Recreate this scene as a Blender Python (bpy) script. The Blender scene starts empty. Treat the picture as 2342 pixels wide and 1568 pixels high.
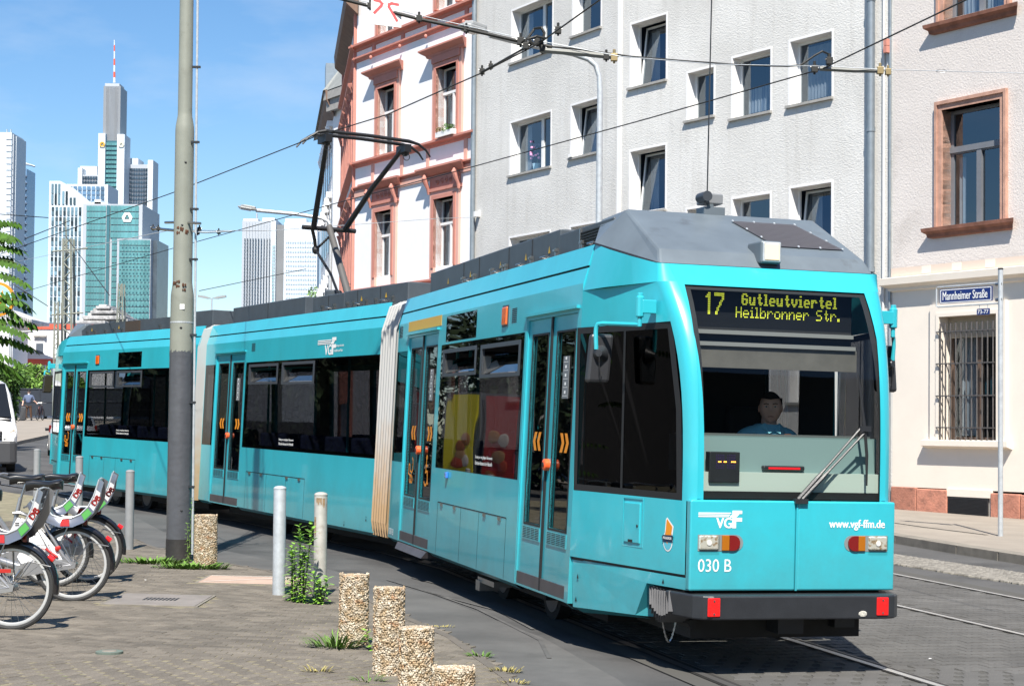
import bpy, bmesh, math, random
from mathutils import Vector, Matrix, noise
random.seed(7)
scene = bpy.context.scene
COL = scene.collection

# ------------------------------------------------------------------ camera
FPX, WPX, HPX = 3800.0, 2341.0, 1568.0
CAM_Z = 1.8
PITCH = math.atan(FPX / 130000.0)
ROLL = 0.009
SHIFT = (975.0 - HPX / 2) - FPX * math.tan(PITCH)
_f = Vector((0, math.cos(PITCH), math.sin(PITCH)))
_u = Vector((0, -math.sin(PITCH), math.cos(PITCH)))
_r = Vector((1, 0, 0))
_c, _s = math.cos(ROLL), math.sin(ROLL)
CR, CU, CF = _r * _c + _u * _s, -_r * _s + _u * _c, _f
cam = bpy.data.cameras.new('camera')
camo = bpy.data.objects.new('camera', cam)
COL.objects.link(camo)
scene.camera = camo
cam.sensor_width = 36
cam.lens = FPX / WPX * 36
cam.shift_y = SHIFT / WPX
cam.clip_end = 20000
M = Matrix((CR, CU, -CF)).transposed().to_4x4()
M.translation = Vector((0, 0, CAM_Z))
camo.matrix_world = M

# ------------------------------------------------------------------ light
SUN_TO = Vector((-0.02, -0.72, 1.0)).normalized()
world = bpy.data.worlds.new("World")
scene.world = world
world.use_nodes = True
nt = world.node_tree
nt.nodes.clear()
out = nt.nodes.new('ShaderNodeOutputWorld')
bg = nt.nodes.new('ShaderNodeBackground')
sky = nt.nodes.new('ShaderNodeTexSky')
sky.sky_type = 'NISHITA'
sky.sun_disc = False
sky.sun_elevation = math.asin(SUN_TO.z)
sky.sun_rotation = math.atan2(SUN_TO.x, SUN_TO.y)
sky.altitude = 100
sky.air_density = 1.0
sky.dust_density = 0.3
sky.ozone_density = 3.0
bg.inputs['Strength'].default_value = 0.09
tc = nt.nodes.new('ShaderNodeTexCoord')
mp = nt.nodes.new('ShaderNodeMapping')
mp.inputs['Scale'].default_value = (5, 5, 16)
nz = nt.nodes.new('ShaderNodeTexNoise')
nz.inputs['Scale'].default_value = 1.3
nz.inputs['Detail'].default_value = 7
nz.inputs['Roughness'].default_value = 0.55
rp = nt.nodes.new('ShaderNodeValToRGB')
rp.color_ramp.elements[0].position = 0.52
rp.color_ramp.elements[1].position = 0.85
rp.color_ramp.elements[1].color = (0.4, 0.4, 0.4, 1)
mx = nt.nodes.new('ShaderNodeMix')
mx.data_type = 'RGBA'
mx.inputs[7].default_value = (5.2, 5.8, 6.6, 1)
nt.links.new(tc.outputs['Generated'], mp.inputs[0])
nt.links.new(mp.outputs[0], nz.inputs['Vector'])
nt.links.new(nz.outputs['Fac'], rp.inputs[0])
nt.links.new(rp.outputs[0], mx.inputs[0])
hs = nt.nodes.new('ShaderNodeHueSaturation')
hs.inputs['Saturation'].default_value = 1.2
nt.links.new(sky.outputs[0], hs.inputs['Color'])
nt.links.new(hs.outputs[0], mx.inputs[6])
nt.links.new(mx.outputs[2], bg.inputs['Color'])
nt.links.new(bg.outputs[0], out.inputs[0])
sun = bpy.data.lights.new('sun', 'SUN')
sun.energy = 5.0
sun.angle = math.radians(0.53)
sun.color = (1.0, 0.95, 0.865)
suno = bpy.data.objects.new('sun', sun)
COL.objects.link(suno)
suno.rotation_euler = (-SUN_TO).to_track_quat('-Z', 'Y').to_euler()
suno.location = (0, -30, 40)
scene.view_settings.view_transform = 'Standard'
scene.view_settings.look = 'None'
scene.view_settings.exposure = 0.82
scene.view_settings.gamma = 1
scene.view_settings.use_curve_mapping = False
scene.render.engine = 'CYCLES'
scene.cycles.max_bounces = 8
scene.cycles.transparent_max_bounces = 16
scene.cycles.caustics_reflective = False
scene.cycles.caustics_refractive = False
scene.cycles.use_denoising = True

# ------------------------------------------------------------------ ground shape and places
GA, GB = -0.0165, 0.0045
def ground_z(x, y):
    z = GA * max(-45.0, min(45.0, x)) + GB * min(y, 140.0)
    if y > 50:
        z += 0.0004 * (min(y, 100.0) - 50) ** 2
    return z
def ray(px, py):
    return CF + CR * ((px - WPX / 2) / FPX) - CU * ((py - HPX / 2 - SHIFT) / FPX)
def at(px, py, Y):
    d = ray(px, py)
    return Vector((0, 0, CAM_Z)) + d * (Y / d.y)
def at_z(px, py, z):
    d = ray(px, py)
    return Vector((0, 0, CAM_Z)) + d * ((z - CAM_Z) / d.z)
def on_ground(px, py, dz=0.0):
    d = ray(px, py)
    t = (CAM_Z - dz) / (GA * d.x + GB * d.y - d.z)
    return Vector((0, 0, CAM_Z)) + d * t
NG = Vector((-GA, -GB, 1)).normalized()

class Frame:
    """a = backwards along the side, b = to the right of it (into it), c = up"""
    def __init__(self, o, yaw, level=False, k=0.0):
        up = Vector((0, 0, 1)) if level else NG
        y = math.radians(yaw)
        d = Vector((math.sin(y), math.cos(y), 0))
        d = (d - up * d.dot(up)).normalized()
        r = d.cross(up)
        self.o, self.d, self.r, self.n, self.k = Vector(o), d, (r if r.x > 0 else -r), up, k
    def __call__(self, a, b, c):
        return self.o + self.d * a + self.r * b + self.n * c

# ------------------------------------------------------------------ mesh helpers
class MB:
    def __init__(self, T=None):
        self.v, self.f, self.mi = [], [], []
        self.T = T or (lambda a, b, c: Vector((a, b, c)))
        self.cur = 0
    def pt(self, p):
        self.v.append(self.T(*p))
        return len(self.v) - 1
    def face(self, *ps):
        self.f.append([self.pt(p) for p in ps])
        self.mi.append(self.cur)
    def idx(self, ids):
        self.f.append(list(ids))
        self.mi.append(self.cur)
    def box(self, a0, a1, b0, b1, c0, c1):
        i = [self.pt(p) for p in ((a0,b0,c0),(a1,b0,c0),(a1,b1,c0),(a0,b1,c0),(a0,b0,c1),(a1,b0,c1),(a1,b1,c1),(a0,b1,c1))]
        for q in ((0,3,2,1),(4,5,6,7),(0,1,5,4),(1,2,6,5),(2,3,7,6),(3,0,4,7)):
            self.idx([i[k] for k in q])
        return self
    def prism(self, pts, e):
        """closed polygon pts (3-tuples) extruded by e (3-tuple)"""
        n = len(pts)
        lo = [self.pt(p) for p in pts]
        hi = [self.pt(tuple(p[k] + e[k] for k in range(3))) for p in pts]
        self.idx(lo[::-1]); self.idx(hi)
        for k in range(n):
            self.idx([lo[k], lo[(k+1) % n], hi[(k+1) % n], hi[k]])
        return self
    def tube(self, pts, r, n=8, cap=True, raw=False):
        """tube along points; r is a number or one per point"""
        P = [Vector(p) if raw else self.T(*p) for p in pts]
        R = r if isinstance(r, (list, tuple)) else [r] * len(P)
        rings, prev = [], None
        for i, p in enumerate(P):
            t = (P[min(i+1, len(P)-1)] - P[max(i-1, 0)]).normalized()
            if prev is None:
                a = Vector((0, 0, 1)) if abs(t.z) < 0.9 else Vector((1, 0, 0))
                u = t.cross(a).normalized()
            else:
                u = (prev - t * prev.dot(t)).normalized()
            prev = u
            w = t.cross(u)
            ring = []
            for k in range(n):
                ang = 2 * math.pi * k / n
                self.v.append(p + (u * math.cos(ang) + w * math.sin(ang)) * R[i])
                ring.append(len(self.v) - 1)
            rings.append(ring)
        for a, b in zip(rings, rings[1:]):
            for k in range(n):
                self.idx([a[k], a[(k+1) % n], b[(k+1) % n], b[k]])
        if cap:
            self.idx(rings[0][::-1]); self.idx(rings[-1])
        return self
    def torus(self, c, ax1, ax2, R, r, n=40, m=8):
        c, ax1, ax2 = Vector(c), Vector(ax1), Vector(ax2)
        ax3 = ax1.cross(ax2)
        rings = []
        for i in range(n):
            a = 2 * math.pi * i / n
            d = ax1 * math.cos(a) + ax2 * math.sin(a)
            ring = []
            for j in range(m):
                b = 2 * math.pi * j / m
                self.v.append(self.T(*(c + d * (R + r * math.cos(b)) + ax3 * (r * math.sin(b)))))
                ring.append(len(self.v) - 1)
            rings.append(ring)
        for i in range(n):
            A, B = rings[i], rings[(i+1) % n]
            for j in range(m):
                self.idx([A[j], A[(j+1) % m], B[(j+1) % m], B[j]])
        return self
    def lathe(self, c, prof, n=20):
        """prof: list of (radius, height) about the vertical through c"""
        rings = []
        for r, h in prof:
            ring = []
            for k in range(n):
                a = 2 * math.pi * k / n
                ring.append(self.pt((c[0] + r * math.cos(a), c[1] + r * math.sin(a), c[2] + h)))
            rings.append(ring)
        for A, B in zip(rings, rings[1:]):
            for k in range(n):
                self.idx([A[k], A[(k+1) % n], B[(k+1) % n], B[k]])
        self.idx(rings[0][::-1]); self.idx(rings[-1])
        return self
    def ball(self, c, rx, ry, rz, n=12, m=8):
        rings = []
        for j in range(1, m):
            b = math.pi * j / m
            rings.append([self.pt((c[0] + rx * math.sin(b) * math.cos(2*math.pi*k/n), c[1] + ry * math.sin(b) * math.sin(2*math.pi*k/n), c[2] + rz * math.cos(b))) for k in range(n)])
        t, bo = self.pt((c[0], c[1], c[2] + rz)), self.pt((c[0], c[1], c[2] - rz))
        for k in range(n):
            self.idx([t, rings[0][k], rings[0][(k+1) % n]])
            self.idx([bo, rings[-1][(k+1) % n], rings[-1][k]])
        for A, B in zip(rings, rings[1:]):
            for k in range(n):
                self.idx([A[k], B[k], B[(k+1) % n], A[(k+1) % n]])
        return self
    def wall(self, u0, u1, v0, v1, holes=(), depth=0.05, P=None, extra_v=(), back=False, rim=True):
        """wall sheet in (u, v) with rectangular holes (u0,u1,v0,v1); reveals of the given depth"""
        P = P or (lambda u, v, w: (u, w, v))
        us = sorted({round(x, 5) for h in holes for x in h[:2] if u0 < x < u1} | {u0, u1})
        vs = sorted({round(x, 5) for h in holes for x in h[2:] if v0 < x < v1} | {v0, v1} | {x for x in extra_v if v0 < x < v1})
        def solid(i, j):
            if i < 0 or j < 0 or i >= len(us) - 1 or j >= len(vs) - 1:
                return None
            cu, cv = (us[i] + us[i+1]) / 2, (vs[j] + vs[j+1]) / 2
            return not any(h[0] < cu < h[1] and h[2] < cv < h[3] for h in holes)
        for i in range(len(us) - 1):
            for j in range(len(vs) - 1):
                if not solid(i, j):
                    continue
                a, b, c, d = us[i], us[i+1], vs[j], vs[j+1]
                self.face(P(a, c, 0), P(b, c, 0), P(b, d, 0), P(a, d, 0))
                if back:
                    self.face(P(a, c, depth), P(a, d, depth), P(b, d, depth), P(b, c, depth))
                for (ni, nj, p, q) in ((i-1, j, (a, c), (a, d)), (i+1, j, (b, c), (b, d)), (i, j-1, (a, c), (b, c)), (i, j+1, (a, d), (b, d))):
                    s = solid(ni, nj)
                    if s is False or (s is None and rim):
                        self.face(P(p[0], p[1], 0), P(q[0], q[1], 0), P(q[0], q[1], depth), P(p[0], p[1], depth))
        return self
    def build(self, name, mat, parent=None, smooth=False, recalc=True, kind=None, bevel=0, weld=True):
        me = bpy.data.meshes.new(name)
        org = parent_origin(parent)
        me.from_pydata([tuple(p - org) for p in self.v], [], self.f)
        for m in (mat if isinstance(mat, (list, tuple)) else [mat]):
            me.materials.append(m)
        if any(self.mi):
            me.polygons.foreach_set('material_index', self.mi)
        if recalc or weld:
            bm = bmesh.new(); bm.from_mesh(me)
            if weld:
                bmesh.ops.remove_doubles(bm, verts=bm.verts, dist=1e-5)
            if recalc:
                bmesh.ops.recalc_face_normals(bm, faces=bm.faces)
            bm.to_mesh(me); bm.free()
        if smooth:
            me.polygons.foreach_set('use_smooth', [True] * len(me.polygons))
            me.set_sharp_from_angle(angle=math.radians(40 if smooth is True else smooth))
        o = bpy.data.objects.new(name, me)
        COL.objects.link(o)
        if parent:
            o.parent = parent
            if 'org' in parent and parent.type == 'MESH':
                pass
        o['org'] = list(org)
        if kind:
            o['kind'] = kind
        if bevel:
            b = o.modifiers.new('bevel', 'BEVEL')
            b.width = bevel; b.segments = 2; b.limit_method = 'ANGLE'; b.angle_limit = math.radians(40)
        return o

def parent_origin(p):
    if p is None:
        return Vector((0, 0, 0))
    return Vector(p['org'])
def thing(name, loc, label, cat, group=None):
    o = bpy.data.objects.new(name, None)
    COL.objects.link(o)
    o.location = loc
    o.empty_display_size = 0.2
    o['org'] = list(loc)
    o['label'] = label; o['category'] = cat
    if group:
        o['group'] = group
    return o
def tag(o, label, cat, group=None):
    o['label'] = label; o['category'] = cat
    if group:
        o['group'] = group
    return o
def copy_thing(src, loc, rotz=0, label=None):
    """copy a thing with its parts and sub-parts"""
    r = src.copy(); COL.objects.link(r)
    r.location = loc; r.rotation_euler = (0, 0, rotz)
    if label:
        r['label'] = label
    def rec(a, b):
        for ch in [c for c in a.children]:
            c = ch.copy(); COL.objects.link(c); c.parent = b
            rec(ch, c)
    rec(src, r)
    return r
def part_copy(src, offset=(0, 0, 0), parent=None, M=None):
    c = src.copy(); COL.objects.link(c)
    c.parent = parent or src.parent
    if M is not None:
        c.matrix_local = M
    else:
        c.location = Vector(offset)
    return c
def settle(root):
    """move a top-level mesh's origin to its base without moving it"""
    pass

_fontcache = {}
def text(string, T, u0, u1, v0, v1, name, mat, parent, bold=0.0, thick=0.002, proud=0.003, shear=0):
    """flat lettering filling the rectangle u0..u1, v0..v1; T maps (u, v, w) to the world"""
    cu = bpy.data.curves.new(name, 'FONT')
    cu.body = string
    cu.resolution_u = 3
    cu.extrude = 0
    cu.shear = shear
    ob = bpy.data.objects.new(name, cu)
    COL.objects.link(ob)
    dg = bpy.context.evaluated_depsgraph_get()
    dg.update()
    me = bpy.data.meshes.new_from_object(ob.evaluated_get(dg))
    bpy.data.objects.remove(ob); bpy.data.curves.remove(cu)
    xs = [v.co.x for v in me.vertices]; ys = [v.co.y for v in me.vertices]
    x0, x1, y0, y1 = min(xs), max(xs), min(ys), max(ys)
    org = parent_origin(parent)
    for v in me.vertices:
        u = u0 + (v.co.x - x0) / (x1 - x0) * (u1 - u0)
        w = v0 + (v.co.y - y0) / (y1 - y0) * (v1 - v0)
        v.co = T(u, w, -proud) - org
    if bold:                                   # heavier strokes: the same outline laid a hair apart
        h_ = abs(v1 - v0) * bold * 1.6
        V = [v.co.copy() for v in me.vertices]; Fc = [list(p.vertices) for p in me.polygons]
        uu, vv = T(1, 0, 0) - T(0, 0, 0), T(0, 1, 0) - T(0, 0, 0); ww = T(0, 0, -1) - T(0, 0, 0)
        vs, fs = [], []
        for k, (a, b) in enumerate(((-1, -.5), (1, -.5), (-1, .5), (1, .5), (0, 0))):
            n0 = len(vs); vs += [p + uu * (a * h_) + vv * (b * h_) + ww * (.0002 * k) for p in V]; fs += [[n0 + i for i in f] for f in Fc]
        me = bpy.data.meshes.new(name); me.from_pydata(vs, [], fs)
    me.materials.append(mat)
    o = bpy.data.objects.new(name, me)
    COL.objects.link(o)
    o.parent = parent
    o['org'] = list(org)
    return o

# ------------------------------------------------------------------ materials
def mat(name, col, rough=0.6, metal=0.0, spec=0.5, var=0.0, vscale=4.0, bump=0.0, bscale=30.0, coat=0.0,
        col2=None, cscale=1.0, cpos=(0.45, 0.6), rand=0.0, emis=None, estr=0.0, alpha=None, stretch=None, bdist=0.01, island=0.0, dirt=None, dscale=2.0, dpos=(0.5, 0.75)):
    m = bpy.data.materials.new(name)
    m.use_nodes = True
    n, l = m.node_tree.nodes, m.node_tree.links
    b = n['Principled BSDF']
    b.inputs['Roughness'].default_value = rough
    b.inputs['Metallic'].default_value = metal
    b.inputs['Specular IOR Level'].default_value = spec
    b.inputs['Coat Weight'].default_value = coat
    b.inputs['Coat Roughness'].default_value = 0.05
    c4 = (*col, 1)
    tcn = n.new('ShaderNodeTexCoord')
    vec = tcn.outputs['Object']
    if stretch:
        mpn = n.new('ShaderNodeMapping'); mpn.inputs['Scale'].default_value = stretch
        l.new(vec, mpn.inputs[0]); vec = mpn.outputs[0]
    cur = None
    if col2:
        t = n.new('ShaderNodeTexNoise'); t.inputs['Scale'].default_value = cscale; t.inputs['Detail'].default_value = 6
        r = n.new('ShaderNodeValToRGB')
        r.color_ramp.elements[0].position, r.color_ramp.elements[1].position = cpos
        r.color_ramp.elements[0].color = c4; r.color_ramp.elements[1].color = (*col2, 1)
        l.new(vec, t.inputs['Vector']); l.new(t.outputs['Fac'], r.inputs[0]); cur = r.outputs[0]
    if dirt:
        t = n.new('ShaderNodeTexNoise'); t.inputs['Scale'].default_value = dscale; t.inputs['Detail'].default_value = 8; t.inputs['Roughness'].default_value = 0.7
        mr = n.new('ShaderNodeMapRange')
        mr.inputs['From Min'].default_value, mr.inputs['From Max'].default_value = dpos
        mr.inputs['To Min'].default_value, mr.inputs['To Max'].default_value = 0, 0.85
        x = n.new('ShaderNodeMix'); x.data_type = 'RGBA'
        l.new(vec, t.inputs['Vector']); l.new(t.outputs['Fac'], mr.inputs[0]); l.new(mr.outputs[0], x.inputs[0])
        x.inputs[6].default_value = c4; x.inputs[7].default_value = (*dirt, 1)
        if cur: l.new(cur, x.inputs[6])
        cur = x.outputs[2]
    def scale_by(val_out, amp):
        nonlocal cur
        mr = n.new('ShaderNodeMapRange')
        mr.inputs['To Min'].default_value, mr.inputs['To Max'].default_value = 1 - amp, 1 + amp
        x = n.new('ShaderNodeVectorMath'); x.operation = 'MULTIPLY'
        l.new(val_out, mr.inputs[0]); l.new(mr.outputs[0], x.inputs[1])
        x.inputs[0].default_value = col
        if cur: l.new(cur, x.inputs[0])
        cur = x.outputs[0]
    if var:
        t = n.new('ShaderNodeTexNoise'); t.inputs['Scale'].default_value = vscale; t.inputs['Detail'].default_value = 8; t.inputs['Roughness'].default_value = 0.6
        l.new(vec, t.inputs['Vector'])
        mr = n.new('ShaderNodeMapRange'); mr.inputs['From Min'].default_value = 0.3; mr.inputs['From Max'].default_value = 0.7
        l.new(t.outputs['Fac'], mr.inputs[0]); scale_by(mr.outputs[0], var)
    if rand:
        oi = n.new('ShaderNodeObjectInfo'); scale_by(oi.outputs['Random'], rand)
    if island:
        g = n.new('ShaderNodeNewGeometry'); scale_by(g.outputs['Random Per Island'], island)
    if cur:
        l.new(cur, b.inputs['Base Color'])
    else:
        b.inputs['Base Color'].default_value = c4
    if bump:
        t = n.new('ShaderNodeTexNoise'); t.inputs['Scale'].default_value = bscale; t.inputs['Detail'].default_value = 5
        bp = n.new('ShaderNodeBump'); bp.inputs['Strength'].default_value = bump; bp.inputs['Distance'].default_value = bdist
        l.new(vec, t.inputs['Vector']); l.new(t.outputs['Fac'], bp.inputs['Height']); l.new(bp.outputs[0], b.inputs['Normal'])
    if emis:
        b.inputs['Emission Color'].default_value = (*emis, 1); b.inputs['Emission Strength'].default_value = estr
    return m
def glass(name, tint, rough=0.01, ior=1.6, col=(1, 1, 1), wav=0.0):
    """thin pane: mirror by Fresnel, the rest seen through, darkened by tint"""
    m = bpy.data.materials.new(name); m.use_nodes = True
    n, l = m.node_tree.nodes, m.node_tree.links
    n.clear()
    o = n.new('ShaderNodeOutputMaterial')
    t = n.new('ShaderNodeBsdfTransparent'); t.inputs[0].default_value = (*tint, 1)
    g = n.new('ShaderNodeBsdfGlossy'); g.inputs['Roughness'].default_value = rough; g.inputs['Color'].default_value = (*col, 1)
    fr = n.new('ShaderNodeFresnel'); geo = n.new('ShaderNodeNewGeometry'); im = n.new('ShaderNodeMapRange')
    im.inputs['To Min'].default_value, im.inputs['To Max'].default_value = ior, 1 / ior     # the same from both sides of the pane
    l.new(geo.outputs['Backfacing'], im.inputs[0]); l.new(im.outputs[0], fr.inputs['IOR'])
    x = n.new('ShaderNodeMixShader')
    if wav:
        tcn = n.new('ShaderNodeTexCoord')
        tx = n.new('ShaderNodeTexNoise'); tx.inputs['Scale'].default_value = 0.9; tx.inputs['Detail'].default_value = 1
        bp = n.new('ShaderNodeBump'); bp.inputs['Strength'].default_value = wav; bp.inputs['Distance'].default_value = 0.02
        l.new(tcn.outputs['Object'], tx.inputs['Vector']); l.new(tx.outputs['Fac'], bp.inputs['Height']); l.new(bp.outputs[0], g.inputs['Normal'])
    l.new(fr.outputs[0], x.inputs[0]); l.new(t.outputs[0], x.inputs[1]); l.new(g.outputs[0], x.inputs[2]); l.new(x.outputs[0], o.inputs[0])
    return m

TEAL = mat('teal_paint', (0.032, 0.425, 0.505), rough=0.29, coat=0.5, var=0.07, vscale=1.5, bump=0.10, bscale=1.4, bdist=0.02, dirt=(.042, .34, .39), dscale=1.1, dpos=(.5, .8), stretch=(1, 1, .55))
TEAL_IN = mat('teal_interior', (0.03, 0.35, 0.38), rough=0.5)
GREYP = mat('roof_grey_paint', (0.12, 0.145, 0.165), rough=0.42, var=0.12, vscale=3, coat=0.1, dirt=(0.06, 0.06, 0.06), dscale=3.5, dpos=(0.6, 0.8))
DARKP = mat('roof_dark_paint', (0.062, 0.075, 0.088), rough=0.5, var=0.15, vscale=4)
BLACK = mat('black_rubber', (0.012, 0.012, 0.013), rough=0.55)
BLACKP = mat('black_plastic', (0.022, 0.024, 0.028), rough=0.4, var=0.15, vscale=8, bump=0.1, bscale=80)
INNER = mat('dark_interior', (0.02, 0.02, 0.022), rough=0.8)
UNDER = mat('underframe', (0.02, 0.019, 0.018), rough=0.8, var=0.3)
SEAMM = mat('panel_gap', (0.008, 0.02, 0.022), rough=0.7)
STEEL = mat('bare_steel', (0.42, 0.42, 0.41), rough=0.35, metal=1.0, var=0.15)
RAILM = mat('rail_steel', (0.46, 0.45, 0.43), rough=0.42, metal=0.5, var=0.1, vscale=20)
RAILG = mat('rail_groove', (0.03, 0.028, 0.026), rough=0.8)
GALV = mat('galvanised_steel', (0.50, 0.53, 0.55), rough=0.5, metal=0.35, var=0.14, vscale=14, bump=0.1, bscale=60)
WHITE = mat('white_vinyl', (0.82, 0.82, 0.8), rough=0.5)
ORANGE = mat('orange_vinyl', (0.75, 0.26, 0.012), rough=0.5)
YELLOWP = mat('ochre_band', (0.60, 0.36, 0.05), rough=0.45)
AMBER = mat('amber_lens', (0.8, 0.13, 0.005), rough=0.15, coat=0.6)
def grime(m, z0, z1, colr, amt=.75):
    """road dirt thrown up onto the lowest part of the body"""
    n, l = m.node_tree.nodes, m.node_tree.links; b = n['Principled BSDF']
    tcn = n.new('ShaderNodeTexCoord'); sx = n.new('ShaderNodeSeparateXYZ'); t = n.new('ShaderNodeTexNoise'); t.inputs['Scale'].default_value = 3.2; t.inputs['Detail'].default_value = 9; t.inputs['Roughness'].default_value = .75
    a = n.new('ShaderNodeMath'); a.operation = 'MULTIPLY_ADD'; a.inputs[1].default_value = -1.1
    mr = n.new('ShaderNodeMapRange'); mr.inputs[1].default_value = z1; mr.inputs[2].default_value = z0; mr.inputs[3].default_value = 0; mr.inputs[4].default_value = amt
    x = n.new('ShaderNodeMix'); x.data_type = 'RGBA'; x.inputs[7].default_value = (*colr, 1)
    src = b.inputs['Base Color'].links[0].from_socket
    l.new(tcn.outputs['Object'], sx.inputs[0]); l.new(tcn.outputs['Object'], t.inputs['Vector']); l.new(t.outputs['Fac'], a.inputs[0]); l.new(sx.outputs['Z'], a.inputs[2])
    l.new(a.outputs[0], mr.inputs[0]); l.new(mr.outputs[0], x.inputs[0]); l.new(src, x.inputs[6]); l.new(x.outputs[2], b.inputs['Base Color'])
grime(TEAL, -.45, .55, (.075, .13, .125), .55)
REDL = mat('red_lens', (0.17, 0.005, 0.005), rough=0.15, coat=0.6)
REFLECT = mat('red_reflector', (0.8, 0.012, 0.012), rough=0.2, coat=0.5)
CHROME = mat('lamp_reflector', (0.92, 0.90, 0.84), rough=0.25, metal=0.3, bump=.5, bscale=70, bdist=.004, col2=(.50, .36, .22), cscale=34, cpos=(.5, .62))  # mottled tones paint sparkle and glints into the bowl
CONCERT = mat('bellows_fabric', (0.60, 0.60, 0.58), rough=0.7, var=0.08, vscale=3, stretch=(1, 1, 0.1))
GLASS_SIDE = glass('tinted_tram_glass', (0.2, 0.2, 0.21), ior=1.30, wav=0.12)
GLASS_FRONT = glass('windscreen_glass', (0.82, 0.85, 0.83), ior=1.33)
GLASS_WIN = glass('window_glass', (0.5, 0.55, 0.58), ior=2.25, col=(.75, .88, 1.0))
GLASS_DARK = mat('dark_glass', (0.012, 0.014, 0.017), rough=0.04, spec=0.4)
# ================================================================== TRAM
T1 = Frame((0.46453, 13.19428, ground_z(0.46453, 13.19428)), -15.88)
T2 = Frame((-1.7117, 20.6185, ground_z(-1.7117, 20.6185)), -26.71)
T3 = Frame((-5.89896, 28.37052, 0.22481), -33.4)
WT = 2.35
def inb(z):
    return 0.027 * (z - 0.3) + (0.28 * (z - 2.9) if z > 2.9 else 0)
tram = thing('tram', T1(-1.5, 1.175, 0), 'turquoise three-section low-floor tram showing route 17, coming towards the viewer', 'tram')
def side_map(F, off=0.0, right=False):
    if right:
        return lambda u, v, w: F(u, WT - inb(v) - w - off, v)
    return lambda u, v, w: F(u, inb(v) + w + off, v)
def SP(F, right=False):       # mapping (u, v, w) for MB.wall via identity T
    mb = MB(side_map(F, 0, right))
    return mb
def uvw(u, v, w):
    return (u, v, w)

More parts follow.
